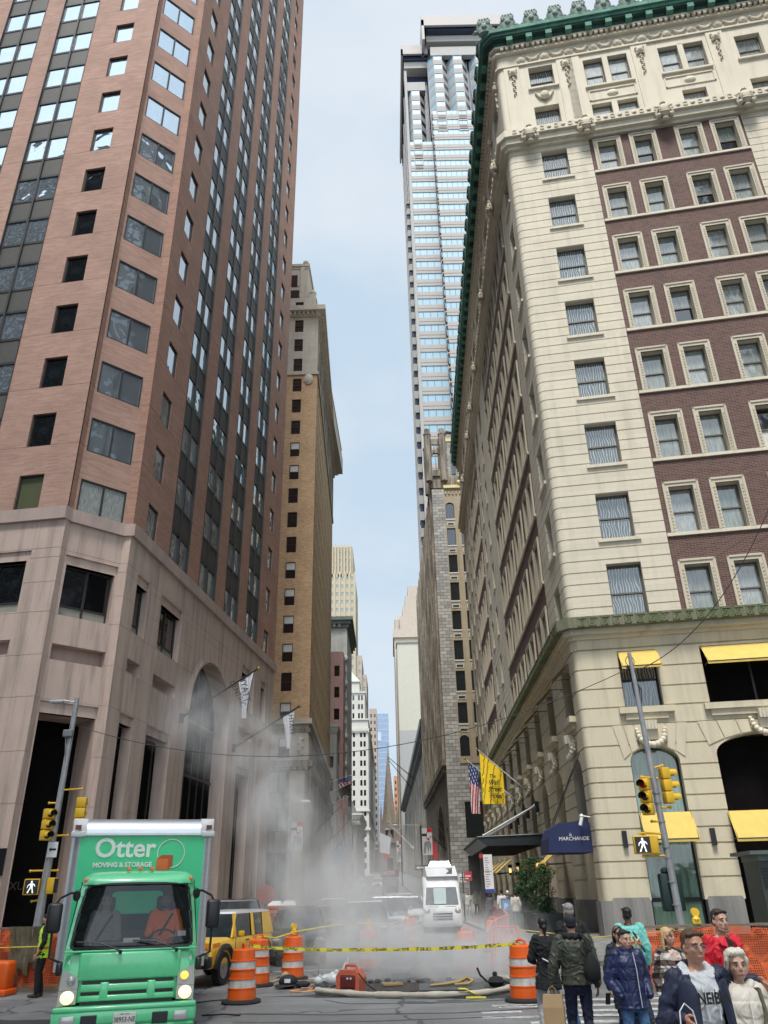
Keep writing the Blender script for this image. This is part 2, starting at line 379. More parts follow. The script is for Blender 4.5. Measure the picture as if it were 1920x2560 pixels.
# ------------------------------------------------------------------ facade kit
class Frame:
    "facade plane: x to the right as seen from outside, y into the building, z up"
    def __init__(s, A, az): s.A = A; s.az = az; s.rz = R(90-az); a = R(az); s.u = (math.sin(a), math.cos(a)); s.n = (-s.u[1], s.u[0])
    def p(s, x, y=0, z=0): return (s.A[0]+s.u[0]*x+s.n[0]*y, s.A[1]+s.u[1]*x+s.n[1]*y, z)
    def build(s, mb, name, mats, parent, smooth=False): return mb.build(name, mats, parent, (s.A[0], s.A[1], 0), s.rz, smooth)
def facade(fr, parent, s0, s1, z0, z1, ops, mats, zone=None, grooves=None, gd=.05, depth=.3, name='wall', reveal=None, cut_s=(), cut_z=(), mb=None, lab=None):
    """wall with real openings; ops = (s0,s1,z0,z1[,depth]); zone(s,z)->(material index, grooved?)"""
    mb2 = mb or MB()
    S = sorted({round(v, 4) for v in [s0, s1, *cut_s] + [q for o in ops for q in o[:2]] if s0-1e-6 <= v <= s1+1e-6})
    gz_ = grooves or []
    Z = sorted({round(v, 4) for v in [z0, z1, *cut_z] + [q for o in ops for q in o[2:4]] + [q for g in gz_ for q in g] if z0-1e-6 <= v <= z1+1e-6})
    def cell(i, j):
        sc_, zc = (S[i]+S[i+1])/2, (Z[j]+Z[j+1])/2
        for o in ops:
            if o[0] < sc_ < o[1] and o[2] < zc < o[3]: return (o[4] if len(o) > 4 else depth, None)
        m, gr = zone(sc_, zc) if zone else (0, bool(gz_))
        if gr:
            for g in gz_:
                if g[0] < zc < g[1]: return (gd, m)
        return (0, m)
    nS, nZ = len(S)-1, len(Z)-1
    C = [[cell(i, j) for j in range(nZ)] for i in range(nS)]
    rv = reveal if reveal is not None else 0
    for j in range(nZ):
        i = 0
        while i < nS:
            y, m = C[i][j]
            if m is None: i += 1; continue
            k = i
            while k+1 < nS and C[k+1][j] == C[i][j]: k += 1
            mb2.poly([(S[i],y,Z[j]),(S[k+1],y,Z[j]),(S[k+1],y,Z[j+1]),(S[i],y,Z[j+1])], m); i = k+1
    for j in range(nZ):
        for i in range(nS-1):
            a, b = C[i][j], C[i+1][j]
            if abs(a[0]-b[0]) > 1e-5: x = S[i+1]; mm = a[1] if a[1] is not None else (b[1] if b[1] is not None else rv); mb2.poly([(x,a[0],Z[j]),(x,b[0],Z[j]),(x,b[0],Z[j+1]),(x,a[0],Z[j+1])], rv if (a[1] is None or b[1] is None) else mm)
    for i in range(nS):
        for j in range(nZ-1):
            a, b = C[i][j], C[i][j+1]
            if abs(a[0]-b[0]) > 1e-5: z = Z[j+1]; mb2.poly([(S[i],a[0],z),(S[i],b[0],z),(S[i+1],b[0],z),(S[i+1],a[0],z)], rv if (a[1] is None or b[1] is None) else a[1])
    if mb: return None
    o = fr.build(mb2, name, mats, parent)
    if lab: o['label'] = lab
    return o
def arch_fill(mb, s0, s1, zs, zc, y=0, depth=.3, m=0, rv=0, n=14):
    "fills the corners above an arch whose opening rectangle reaches zc"
    c = (s0+s1)/2; hw = (s1-s0)/2; h = zc-zs
    P = [(c-hw*math.cos(PI*k/n), zs+h*math.sin(PI*k/n)) for k in range(n+1)]
    for side in (0, 1):
        q = P[:n//2+1] if side == 0 else P[n//2:]
        corner = (s0, zc) if side == 0 else (s1, zc)
        for a, b in zip(q[:-1], q[1:]):
            mb.poly([(corner[0],y,corner[1]),(a[0],y,a[1]),(b[0],y,b[1])], m)
    for a, b in zip(P[:-1], P[1:]):
        mb.poly([(a[0],y,a[1]),(a[0],depth,a[1]),(b[0],depth,b[1]),(b[0],y,b[1])], rv)
_wm = {}
def window_mesh(kind, w, h, mats, rnd=0):
    """kinds: sash (two-over with meeting rail), pair (two side-by-side), fixed, flat. mats=(frame, glass, extra)"""
    key = (kind, round(w, 2), round(h, 2), tuple(m.name for m in mats), rnd)
    if key in _wm: return _wm[key]
    mb = MB(); emit_window(mb, 0, 0, 0, kind, w, h, rnd)
    _wm[key] = mb.mesh('window', mats); return _wm[key]
def emit_window(mb, x, y, z, kind, w, h, rnd=0):
    t = min(.07, w*.06); X0, X1, Z0, Z1 = x+.004, x+w-.004, z+.004, z+h-.004
    if kind == 'flat':
        mb.poly([(X0,y,Z0),(X1,y,Z0),(X1,y,Z1),(X0,y,Z1)], 1)
        zm = (Z0+Z1)/2; mb.box(X0, X1, y-.03, y-.004, zm-.03, zm+.03, 0); return
    mb.box(X0, X0+t, y-.06, y+.02, Z0, Z1, 0); mb.box(X1-t, X1, y-.06, y+.02, Z0, Z1, 0)
    mb.box(X0+t, X1-t, y-.06, y+.02, Z0, Z0+t, 0); mb.box(X0+t, X1-t, y-.06, y+.02, Z1-t, Z1, 0)
    xa, xb, za, zb = X0+t, X1-t, Z0+t, Z1-t
    if kind == 'sash':
        zm = (za+zb)/2
        mb.poly([(xa,y-.01,zm),(xb,y-.01,zm),(xb,y-.01,zb),(xa,y-.01,zb)], 1)
        mb.poly([(xa,y+.03,za),(xb,y+.03,za),(xb,y+.03,zm),(xa,y+.03,zm)], 1 if rnd != 2 else 2)
        mb.box(xa, xb, y-.04, y+.04, zm-.035, zm+.035, 0)
        if rnd == 1: mb.box(xa+.01, xb-.01, y-.028, y-.018, zm+.1, zb, 2)
    elif kind == 'pair':
        xm = (xa+xb)/2
        mb.poly([(xa,y,za),(xb,y,za),(xb,y,zb),(xa,y,zb)], 1)
        mb.box(xm-.045, xm+.045, y-.06, y-.004, za, zb, 0)
    elif kind == 'podium':
        xm = (xa+xb)/2; zl = za+(zb-za)*.2
        mb.poly([(xa,y,zl),(xb,y,zl),(xb,y,zb),(xa,y,zb)], 1)
        mb.poly([(xa,y-.01,za),(xb,y-.01,za),(xb,y-.01,zl),(xa,y-.01,zl)], 2)
        if w > 1.9: mb.box(xm-.05, xm+.05, y-.06, y-.015, za, zb, 0)
        mb.box(xa, xb, y-.06, y-.015, zl-.03, zl+.05, 0)
    else:
        mb.poly([(xa,y,za),(xb,y,za),(xb,y,zb),(xa,y,zb)], 1)
CAMP = Vector((0,0,2.1))
def place_windows(bld, specs, maxn=95, name='window'):
    "specs: (frame, s, z, depth, kind, w, h, mats, rnd). The largest in the picture are parts of their own, the rest one part"
    def size(q):
        p = Vector(q[0].p(q[1]+q[5]/2, 0, q[2]+q[6]/2)); d = p-CAMP; u = Vector((q[0].n[0], q[0].n[1], 0))
        if p.z > 1e3: return 0
        up = d.normalized(); inside = abs((d.dot(Rv))/max(d.dot(Fw), .01)) < .52 and -.7 < d.dot(Uv)/max(d.dot(Fw), .01) < .69
        return q[5]*q[6]*abs(up.dot(u))/d.length_squared*(1 if inside else .001)
    specs = sorted(specs, key=size, reverse=True)
    big, rest = (specs, []) if len(specs) <= maxn else (specs[:maxn], specs[maxn:])
    for fr, s, z, dp, kind, w_, h_, mats, rnd in big:
        link(name, window_mesh(kind, w_, h_, mats, rnd), bld, fr.p(s, dp, z), fr.rz)
    if rest:
        allm = []; mb = MB()
        for fr, s, z, dp, kind, w_, h_, mats, rnd in rest:
            idx = []
            for m in mats:
                if m not in allm: allm.append(m)
                idx.append(allm.index(m))
            t = MB(); emit_window(t, 0, 0, 0, kind, w_, h_, rnd)
            i = len(mb.v); c, s_ = math.cos(fr.rz), math.sin(fr.rz); o = fr.p(s, dp, z)
            mb.v += [(o[0]+c*x-s_*y, o[1]+s_*x+c*y, o[2]+zz) for x, y, zz in t.v]
            mb.f += [tuple(i+k for k in f) for f in t.f]; mb.m += [idx[k] for k in t.m]
        o = mb.build(name, allm, bld); o['kind'] = 'stuff'

# shared glass and frames
FR_DARK = M('window frame bronze', (.045,.042,.04), .45, .3)
FR_BLK = M('window frame black', (.012,.012,.014), .5)
FR_STONE = M('window frame taupe', (.13,.115,.095), .6)
G_MIR = M_glass('coated glass', '#b9c4cc', .8, .03, .16, (.55,.55))
G_MIR2 = M_glass('coated glass blue', '#a9c6d6', .75, .05, .15, (.3,.3))
G_DARK = M_window('dark pane', '#0b0e11')
G_DARKB = M_window('dark blue pane', '#0e171d')
G_CURT = M_window('curtained pane', '#8d968f', 'curtain')
G_CURT2 = M_window('net curtain pane', '#aab0ac', 'curtain', scale=40)
G_SWIRL = M_window('pane with wavy curtain', '#4a5557', 'swirl', light='#a9b0ae')
G_OLIVE = M_window('pane with olive blind', '#5c5f46')
BLIND = M('white blind', '#c9c9c2', .7)
PANEL = M('grey spandrel louvre', (.075,.072,.066), .6, .2, bump=.3, bs=90)
SPGREY = M('pale spandrel panel', '#8f9186', .6)

# ================================================================== brick office tower, left
K = empty('office_tower', (-13, 33, 0), 'tall red-brown brick tower with pink granite base and chamfered corner', 'building')
K.location = (0,0,0)
GRAN = M_stone('pink granite', (.56,.43,.365), var=.12, streak=.5, stain=(.13,.105,.09), stainpos=.58)
GRAND = M_stone('pink granite coping', (.44,.335,.29), var=.2, streak=.6, stain=(.33,.26,.25), stainpos=.56)
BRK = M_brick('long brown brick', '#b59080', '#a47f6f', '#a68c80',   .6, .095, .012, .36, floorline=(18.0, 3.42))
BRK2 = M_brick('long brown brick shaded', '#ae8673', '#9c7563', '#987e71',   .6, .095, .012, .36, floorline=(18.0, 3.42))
JOINT = M('dark joint', (.06,.045,.04), .9)
Rc = (-12.03, 33.26); Lc = (-14.35, 31.21); j_ = .42
u7 = (math.sin(R(7.1)), math.cos(R(7.1))); u98 = (math.sin(R(98.3)), math.cos(R(98.3)))
E1 = (Lc[0]+u7[0]*j_, Lc[1]+u7[1]*j_); E2 = (Rc[0]-u98[0]*j_, Rc[1]-u98[1]*j_)
azc = math.degrees(math.atan2(E2[0]-E1[0], E2[1]-E1[1])); Lch = math.dist(E1, E2)
F_R = Frame(Rc, 7.1); F_L = Frame(Lc, 98.3); F_C = Frame(E1, azc); F_J1 = Frame(Lc, 7.1); F_J2 = Frame(E2, 98.3)
joints = [(z-.012, z+.012) for z in (3.3, 5.3, 7.25, 9.4, 11.15, 13.03, 14.39, 15.55, 16.0)]
ZP = 17.42; ZT = 118.; FH = 3.42; Z0 = 18.02; NF = 28
# podium walls
opsR = [(1.2,2.6,13.08,15.5,.45),(1.2,2.6,15.5,15.92,.12),(1.2,2.58,11.2,11.82,.5),
        (4.17,7.05,13.08,15.5,.45),(4.17,7.05,15.5,15.92,.12),(4.17,7.05,11.2,11.82,.5),
        (1.2,2.63,-1,8.94,.55),(1.2,2.63,8.94,9.35,.12),(4.1,7.05,-1,8.94,.75),(4.1,7.05,8.94,9.35,.12),
        (9.2,16.0,-1,14.46,.95),
        (18.1,20.95,13.08,15.5,.45),(18.1,20.95,15.5,15.92,.12),(18.1,20.95,11.2,11.82,.5),(22.7,24.0,13.08,15.5,.45),(22.7,24.0,15.5,15.92,.12),(22.7,24.0,11.2,11.82,.5),
        (18.1,20.95,-1,8.94,.7),(18.1,20.95,8.94,9.35,.12),(22.7,24.0,-1,8.94,.55)]
mb = MB()
facade(F_R, K, 0, 26.1, -1, ZP, opsR, None, zone=lambda s, z: (0, True), grooves=joints, gd=.012, mb=mb)
arch_fill(mb, 9.2, 16.0, 11.06, 14.46, 0, .95, 0, 0, 24)
# arch moulding
cM, n_a = 12.6, 28
for rr, dy in ((3.52, -.05), (3.72, -.02)):
    prev = None
    for k in range(n_a+1):
        a = PI*k/n_a; q = [(cM-(rr-.12)*math.cos(a), dy, 11.06+(rr-.12)*math.sin(a)), (cM-(rr+.08)*math.cos(a), dy, 11.06+(rr+.08)*math.sin(a)), (cM-(rr-.12)*math.cos(a), .02, 11.06+(rr-.12)*math.sin(a)), (cM-(rr+.08)*math.cos(a), .02, 11.06+(rr+.08)*math.sin(a))]
        if prev: mb.poly([prev[0],q[0],q[1],prev[1]]); mb.poly([prev[2],q[2],q[0],prev[0]]); mb.poly([prev[1],q[1],q[3],prev[3]])
        prev = q
F_R.build(mb, 'granite_wall', [GRAN], K)
opsC = [(.06,Lch-.06,-1,8.86,1.8),(.02,Lch-.02,8.86,9.33,.1),(.1,Lch-.06,11.06,11.75,.45),(.12,Lch-.12,13.03,15.4,.5),(.04,Lch-.02,15.4,15.82,.1)]
facade(F_C, K, 0, Lch, -1, ZP, opsC, [GRAN], zone=lambda s, z: (0, True), grooves=joints, gd=.012, name='granite_wall')
facade(F_J1, K, 0, j_, -1, ZP, [], [GRAN], zone=lambda s, z: (0, True), grooves=joints, gd=.012, name='granite_wall')
facade(F_J2, K, 0, j_, -1, ZP, [], [GRAN], zone=lambda s, z: (0, True), grooves=joints, gd=.012, name='granite_wall')
opsL = [(-7.6,-1.55,13.1,15.5,.45),(-7.8,-1.4,15.5,15.95,.1),(-7.6,-1.6,11.22,11.86,.5),(-8,-4.6,-1,8.9,1.8),(-16,-9.6,13.1,15.5,.45),(-16,-9.6,11.2,11.8,.5),(-16,-10,-1,8.9,1.8)]
facade(F_L, K, -24, 0, -1, ZP, opsL, [GRAN], zone=lambda s, z: (0, True), grooves=joints, gd=.012, name='granite_wall')
# coping of the base
mb = MB(); pts = [F_L.p(-24,-.14), (Lc[0]-.02, Lc[1]-.16, 0), (E1[0]+.09, E1[1]-.14, 0), (E2[0]+.08, E2[1]-.14, 0), (Rc[0]+.15, Rc[1]-.08, 0), F_R.p(26.25,-.14)]
mb.rings([[(p[0],p[1],z) for p in pts] for z in (17.38, 18.0)], 0, caps=False, closed=False)
ins = [F_L.p(-24,.5), (Lc[0]-.3, Lc[1]+.7, 0), (E1[0]-.3, E1[1]+.5, 0), (E2[0]-.5, E2[1]+.5, 0), (Rc[0]-.5, Rc[1]+.4, 0), F_R.p(26.25,.5)]
for z in (17.38, 18.0): mb.rings([[(p[0],p[1],z) for p in pts], [(p[0],p[1],z) for p in ins]], 0, caps=False, closed=False)
mb.poly([F_R.p(26.25,-.14,17.38), F_R.p(26.25,.5,17.38), F_R.p(26.25,.5,18), F_R.p(26.25,-.14,18)])
mb.build('stone_coping', GRAND, K)
# brick shaft
dw = [(4.4,7.02),(8.87,11.7),(13.5,16.2),(18.1,20.95)]
dwl = [(-7.1,-4.4),(-11.3,-8.4),(-15.4,-12.6),(-19.6,-16.9)]
so_, si = 0.0, 0
ops = [(a, b, Z0, ZT-1.5, .16) for a, b in dw] + [(1.36+0, 2.6, Z0+FH*k, Z0+FH*k+1.85, .14) for k in range(NF)] + [(22.77, 24.0, Z0+FH*k, Z0+FH*k+1.85, .14) for k in range(NF)]
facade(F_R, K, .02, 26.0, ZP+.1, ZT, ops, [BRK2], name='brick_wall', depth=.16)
mbp = MB()       # thin piers standing proud beside each double bay
ops = [(a, b, Z0, ZT-1.5, .16) for a, b in dwl] + [(-2.78, -1.52, Z0+FH*k, Z0+FH*k+1.85, .2) for k in range(NF)]
facade(F_L, K, -24, -.05, ZP+.1, ZT, ops, [BRK], name='brick_wall')
ops = [(.12, Lch-.12, Z0-.2+FH*k, Z0-.2+FH*k+1.9, .1) for k in range(NF)]
facade(F_C, K, 0, Lch, ZP+.1, ZT, ops, [BRK], name='brick_wall')
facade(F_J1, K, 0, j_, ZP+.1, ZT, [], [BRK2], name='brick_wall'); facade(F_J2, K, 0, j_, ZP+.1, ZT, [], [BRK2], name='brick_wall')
specs = []
for k in range(NF):
    z = Z0+FH*k
    cu = G_CURT2 if k == 0 else G_MIR
    specs.append((F_C, .12, z-.2, .08, 'pair', Lch-.24, 1.9, (FR_DARK, cu), 0))
    for s in (1.36, 22.77): specs.append((F_R, s, z, .12, 'fixed', 1.24, 1.85, (FR_DARK, G_MIR), 0))
    specs.append((F_L, -2.78, z, .17, 'fixed', 1.26, 1.85, (FR_DARK, G_OLIVE if k == 0 else (G_DARK if 1 <= k < 7 else G_MIR)), 0))
    for a, b in dw: specs.append((F_R, a, z, .13, 'pair', b-a, 1.87, (FR_DARK, G_MIR), 0))
    for a, b in dwl: specs.append((F_L, a, z, .13, 'pair', b-a, 1.87, (FR_DARK, G_MIR), 0))
place_windows(K, specs, 96)
for fr, cols in ((F_R, dw), (F_L, dwl)):
    mb = MB()
    for a, b in cols:
        for k in range(NF):
            z = Z0+FH*k+1.87; xm = (a+b)/2
            for x0, x1 in ((a+.1, xm-.07), (xm+.07, b-.1)):
                mb.box(x0, x1, .1, .15, z+.08, z+FH-1.87-.08, 0); mb.box(x0-.05, x0, .07, .155, z, z+FH-1.87, 1); mb.box(x1, x1+.05, .07, .155, z, z+FH-1.87, 1)
                mb.box(x0, x1, .07, .155, z, z+.08, 1); mb.box(x0, x1, .07, .155, z+FH-1.87-.08, z+FH-1.87, 1)
        mb.box((a+b)/2-.06, (a+b)/2+.06, .0, .156, Z0, ZT-1.5, 1)
        mb.box(a-.0, a+.04, -.03, .156, Z0, ZT-1.5, 1); mb.box(b-.04, b, -.03, .156, Z0, ZT-1.5, 1)
    fr.build(mb, 'spandrel_panels', [PANEL, FR_DARK], K)
specs = [(F_R, 1.2, 13.08, .4, 'podium', 1.4, 2.42, (FR_DARK, G_DARK, SPGREY), 0), (F_R, 4.17, 13.08, .4, 'podium', 2.88, 2.42, (FR_DARK, G_DARK, SPGREY), 0),
         (F_R, 18.1, 13.08, .4, 'podium', 2.85, 2.42, (FR_DARK, G_DARK, SPGREY), 0), (F_R, 22.7, 13.08, .4, 'podium', 1.3, 2.42, (FR_DARK, G_DARK, SPGREY), 0),
         (F_C, .12, 13.03, .42, 'podium', Lch-.24, 2.37, (FR_DARK, G_DARK, SPGREY), 0), (F_L, -4.6, 13.1, .4, 'podium', 3.05, 2.4, (FR_DARK, G_DARK, SPGREY), 0), (F_L, -7.6, 13.1, .4, 'podium', 3.0, 2.4, (FR_DARK, G_DARK, SPGREY), 0)]
place_windows(K, specs, name='window')
VOID = M('dark recess', (.008,.007,.007), 1, var=.3, spec=.05)
mb = MB()
for fr, a, b, z0, z1, y in ((F_R,1.2,2.63,-1,8.94,.53),(F_R,4.1,7.05,-1,8.94,.73),(F_R,9.2,16,-1,14.46,.93),(F_R,18.1,20.95,-1,8.94,.68),(F_R,22.7,24,-1,8.94,.53),(F_C,0,Lch,-1,9,1.78),(F_L,-8,-4.6,-1,9,1.78),(F_L,-16,-10,-1,9,1.78)):
    mb.poly([fr.p(a,y,z0),fr.p(b,y,z0),fr.p(b,y,z1),fr.p(a,y,z1)])
for fr, sl_ in ((F_R,[(1.2,2.58),(4.17,7.05),(18.1,20.95),(22.7,24)]),(F_C,[(.1,Lch-.06)]),(F_L,[(-7.6,-1.6),(-16,-9.6)])):
    for a, b in sl_: mb.poly([fr.p(a,.47,11.1),fr.p(b,.47,11.1),fr.p(b,.47,11.86),fr.p(a,.47,11.86)], 1)
mb.build('dark_openings', [VOID, GRAND], K)
for fr, items in ((F_R, [o for o in opsR if len(o) > 4 and abs(o[4]-.12) < .01]), (F_C, [o for o in opsC if abs(o[4]-.1) < .01]), (F_L, [o for o in opsL if abs(o[4]-.1) < .01])):
    for o in items:
        mb = MB(); mb.box(o[0], o[1], o[4]-.01, o[4]+.3, o[2]-.0, o[3]); fr.build(mb, 'lintel', GRAN, K)
# slatted arch glazing bars and doorway bars
mb = MB()
for s in (10.4, 11.5, 12.6, 13.7, 14.8): mb.box(s-.05, s+.05, .86, .92, -1, 14.3-abs(s-12.6)**2*.36)
for z in (4.6, 8.0, 11.0): mb.box(9.2, 16, .84, .91, z-.06, z+.06)
for s in (1.9, 5.1, 6.1, 19, 20): mb.box(s-.04, s+.04, .45, .52, -1, 8.9)
F_R.build(mb, 'glazing_bars', FR_DARK, K)
# street sign plate with the hotel's name cut by the frame edge
SIGNB = M('black sign plate', (.01,.01,.012), .3)
mb = MB(); mb.box(-3.4, .02, -.1, -.02, 2.8, 3.72); F_L.build(mb, 'name_plate', SIGNB, K)
LET = M('pale sign lettering', (.30,.30,.29), .5)
for i, tx in enumerate(('HYATT', 'CENTRIC')):
    text_obj('lettering', tx, .3, LET, K, F_L.p(-1.55, -.105, 3.4-.34*i), (PI/2, 0, F_L.rz), align='LEFT')
text_obj('lettering', 'LUXURY', .42, M('bronze lettering', (.10,.085,.07), .4, .5), K, F_C.p(.95, 1.74, 2.45), (PI/2, 0, F_C.rz))
roofm = M('roof gravel', (.1,.1,.1), .9)
mb = MB(); q = [F_L.p(-24,0,ZT), (Lc[0],Lc[1],ZT), (Rc[0],Rc[1],ZT), F_R.p(26.1,0,ZT), (-33,62,ZT)]
mb.poly(q); mb.poly([F_R.p(26.1,0,-1), (-33,62,-1), (-33,62,ZT), F_R.p(26.1,0,ZT)]); mb.poly([(-33,62,-1), F_L.p(-24,0,-1), F_L.p(-24,0,ZT), (-33,62,ZT)])
mb.build('roof', BRK, K)
# flags of the tower on long dark poles
CLOTHW = M('white flag cloth', (.62,.63,.68), .8, var=.12)
BLKP = M('black pole', (.015,.015,.016), .4, .3); BRASS = M('brass ball', (.5,.38,.15), .3, 1)
def flag_mesh(w_, h_, nx, ny, amp, mat_fn, mats, seed=0, droop=0., name='cloth', taper=0):
    "cloth in the x-z plane hanging down from z=0; mat_fn(u,v)->index"
    rnd = random.Random(seed); ph = rnd.uniform(0, 6); mb = MB(); G = []
    for i in range(nx+1):
        u = i/nx; row = []
        for k in range(ny+1):
            v = k/ny
            wx = w_*(1-taper*v)
            row.append((u*wx+.1*taper*v, amp*math.sin(u*9+ph+v*2.2)*(.3+v)*.7+amp*.4*math.sin(u*17-v*5), -v*h_-droop*u*(1-v*.3)+.03*amp*math.sin(u*8)))
        G.append(row)
    for i in range(nx):
        for k in range(ny):
            mb.poly([G[i][k],G[i+1][k],G[i+1][k+1],G[i][k+1]], mat_fn((i+.5)/nx, (k+.5)/ny))
    bm = bmesh.new(); tmp = mb.mesh(name, mats); bm.from_mesh(tmp); bmesh.ops.remove_doubles(bm, verts=bm.verts, dist=.0005); bm.to_mesh(tmp); bm.free()
    tmp.polygons.foreach_set('use_smooth', [True]*len(tmp.polygons)); return tmp
# ================================================================== hotel, right
H = empty('hotel_building', (0,0,0), 'cream limestone and dark brick hotel with green copper cornice and yellow awnings', 'building')
CREAM = M_stone('cream limestone', (.67,.61,.485), var=.07, streak=.35, stain=(.36,.32,.25), stainpos=.62, block=(1.5,.561), joint=.006, jdark=.8, blockvar=.05)
CREAMP = M_stone('cream limestone smooth', (.67,.61,.485), var=.06, streak=.4, stain=(.40,.36,.28), stainpos=.6)
BASE = M_stone('buff limestone', (.64,.57,.42), var=.08, streak=.35, stain=(.30,.26,.19), stainpos=.6)
GRANB = M_stone('grey granite', (.28,.27,.26), var=.18, streak=.6, stain=(.12,.115,.11), stainpos=.52, block=(2.6,1.6), joint=.006)
DBRK = M_brick('dark brown brick', '#66483f', '#472f2b', '#80706a', .30, .085, .010, .22, bias=-.2)
MOSS = M_stone('mossy cornice stone', (.20,.19,.13), var=.35, streak=.8, stain=(.07,.11,.03), stainpos=.5)
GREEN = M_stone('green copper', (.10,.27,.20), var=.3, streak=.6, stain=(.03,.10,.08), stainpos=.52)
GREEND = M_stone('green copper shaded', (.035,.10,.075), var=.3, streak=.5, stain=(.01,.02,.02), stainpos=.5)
SHELL = M_stone('verdigris grey cresting', (.24,.31,.27), var=.25, streak=.4, stain=(.08,.14,.11), stainpos=.55)
YEL = M('yellow awning canvas', (.64,.46,.115), .8, var=.12, bump=.1, bs=200)
C0_ = (8.13, 33.02)
F_W = Frame(C0_, 99.7); F_S = Frame(C0_, 182.0)        # water-street face; wall-street face (x = -distance from the corner)
WEND = -57.0; EEND = 24.0
lowj = [2.27,2.86,3.44,4.02,4.61,5.2,5.78,6.36]; upj = [7.2,8.0,8.75,9.55,10.4,11.25]
gl = [(z-.03, z+.03) for z in lowj+upj]
sill = lambda k: 12.5+3.93*k
# ---- base storeys, Water Street
opsW = [(1.72,3.65,.45,7.1,.55),(1.85,3.42,8.75,11.12,.5),(5.1,9.3,.45,7.5,.8),(5.25,9.15,8.72,11.12,.5),(10.75,12.68,.45,7.1,.55),(10.9,12.5,8.75,11.12,.5),(14.3,18.5,.45,7.5,.8),(14.4,18.3,8.72,11.12,.5),(20,22,.45,7.1,.55),(20.1,21.8,8.72,11.12,.5)]
mb = MB()
facade(F_W, H, .3, EEND, 1.5, 11.3, [o for o in opsW], None, zone=lambda s, z: (0, True), grooves=gl, gd=.06, mb=mb)
for o in opsW:
    if o[3] in (7.1, 7.5): arch_fill(mb, o[0], o[1], o[3]-.55 if o[3] == 7.1 else 6.7, o[3], 0, o[4], 0, 0, 16)
mb.box(.2, EEND, -.02, .3, 11.3, 12.0)
for a, b in ((1.7,3.6),(5.1,9.3),(10.75,12.65),(14.3,18.5)): mb.box(a-.12, b+.18, -.22, 0, 8.45, 8.7); mb.box(a+.1, b-.1, -.12, 0, 8.2, 8.45)
F_W.build(mb, 'limestone_base', BASE, H)
# voussoirs: raised wedges round each arch, carved keystone with a swag
def keystone(fr, c, z, sc_=1.0):
    m = MB()
    m.rings([[(c-.3*sc_, -.02, z), (c+.3*sc_, -.02, z), (c+.26*sc_, -.2, z), (c-.26*sc_, -.2, z)], [(c-.24*sc_, -.02, z+.75), (c+.24*sc_, -.02, z+.75), (c+.24*sc_, -.34, z+.75), (c-.24*sc_, -.34, z+.75)]])
    for k in range(4): m.cyl((c-.2*sc_+.13*k*sc_, -.36, z+.38), (c-.2*sc_+.13*k*sc_, -.36, z+.74), .07*sc_, .08*sc_, 6)
    for k in range(11):
        a = PI*k/10; m.ball((c-.52*math.cos(a)*sc_, -.14-.12*math.sin(a), z+.3-.52*math.sin(a)), .1+.05*math.sin(a), 6)
    for q in (-1, 1):
        for k in range(3): m.ball((c+q*.56*sc_, -.1, z+.42-.17*k), .085-.012*k, 6)
    return fr.build(m, 'keystone', CREAMP, H, smooth=60)
for c in (2.7, 7.2, 11.7, 16.4): keystone(F_W, c, 7.35 if c in (2.7, 11.7) else 7.6)
mb = MB()
for a, b, zt in ((1.72,3.65,7.1),(5.1,9.3,7.5),(10.75,12.68,7.1),(14.3,18.5,7.5)):
    c = (a+b)/2; hw = (b-a)/2
    for k in range(7):
        x0 = c-hw-.25+(2*hw+.5)*k/7; x1 = c-hw-.25+(2*hw+.5)*(k+1)/7
        f0 = (x0-c)/(hw+.25); f1 = (x1-c)/(hw+.25)
        zz = lambda f: zt-.45*f*f*1.1
        if k == 3: continue
        mb.poly([(x0+.02,-.035,zz(f0)+.05),(x1-.02,-.035,zz(f1)+.05),(x1-.02+f1*.28,-.035,8.0),(x0+.02+f0*.28,-.035,8.0)])
        mb.poly([(x0+.02,-.035,zz(f0)+.05),(x0+.02,.0,zz(f0)+.05),(x1-.02,.0,zz(f1)+.05),(x1-.02,-.035,zz(f1)+.05)])
F_W.build(mb, 'voussoirs', BASE, H)
mb = MB()
pier = [(.25,1.68),(3.72,5.02),(9.38,10.7),(12.75,14.25),(18.55,19.9),(22.1,EEND)]
for a, b in pier:
    mb = MB(); mb.box(a, b, -.12, .5, -.1, 1.5); mb.prism([(a,1.5),(b,1.5),(b-.06,1.6),(a+.06,1.6)], -.1, 0); F_W.build(mb, 'granite_plinth', GRANB, H)
# ---- base storeys, Wall Street side
bays = [-(2.3+4.95*k) for k in range(11)]
opsS = []
for k, c in enumerate(bays):
    opsS.append((c-1.05, c+1.05, -.1, 7.05, .6)); opsS.append((c-1.0, c+1.0, 8.72, 11.1, .5))
mb = MB()
facade(F_S, H, WEND, -.3, 1.5, 11.3, opsS, None, zone=lambda s, z: (0, True), grooves=gl, gd=.06, mb=mb)
for c in bays: arch_fill(mb, c-1.05, c+1.05, 6.35, 7.05, 0, .6, 0, 0, 14); mb.box(c-1.2, c+1.2, -.3, 0, 8.45, 8.7); mb.box(c-.95, c+.95, -.16, 0, 8.2, 8.45)
mb.box(WEND, -.2, -.02, .3, 11.3, 12.0)
F_S.build(mb, 'limestone_base', BASE, H)
for c in bays: keystone(F_S, c, 7.3)
mb = MB(); xs = [-.25]+[v for c in bays for v in (c+1.08, c-1.08)]+[WEND]
for a, b in zip(xs[::2], xs[1::2]): mb = MB(); mb.box(b, a, -.12, .55, -.1, 1.5); F_S.build(mb, 'granite_plinth', GRANB, H)
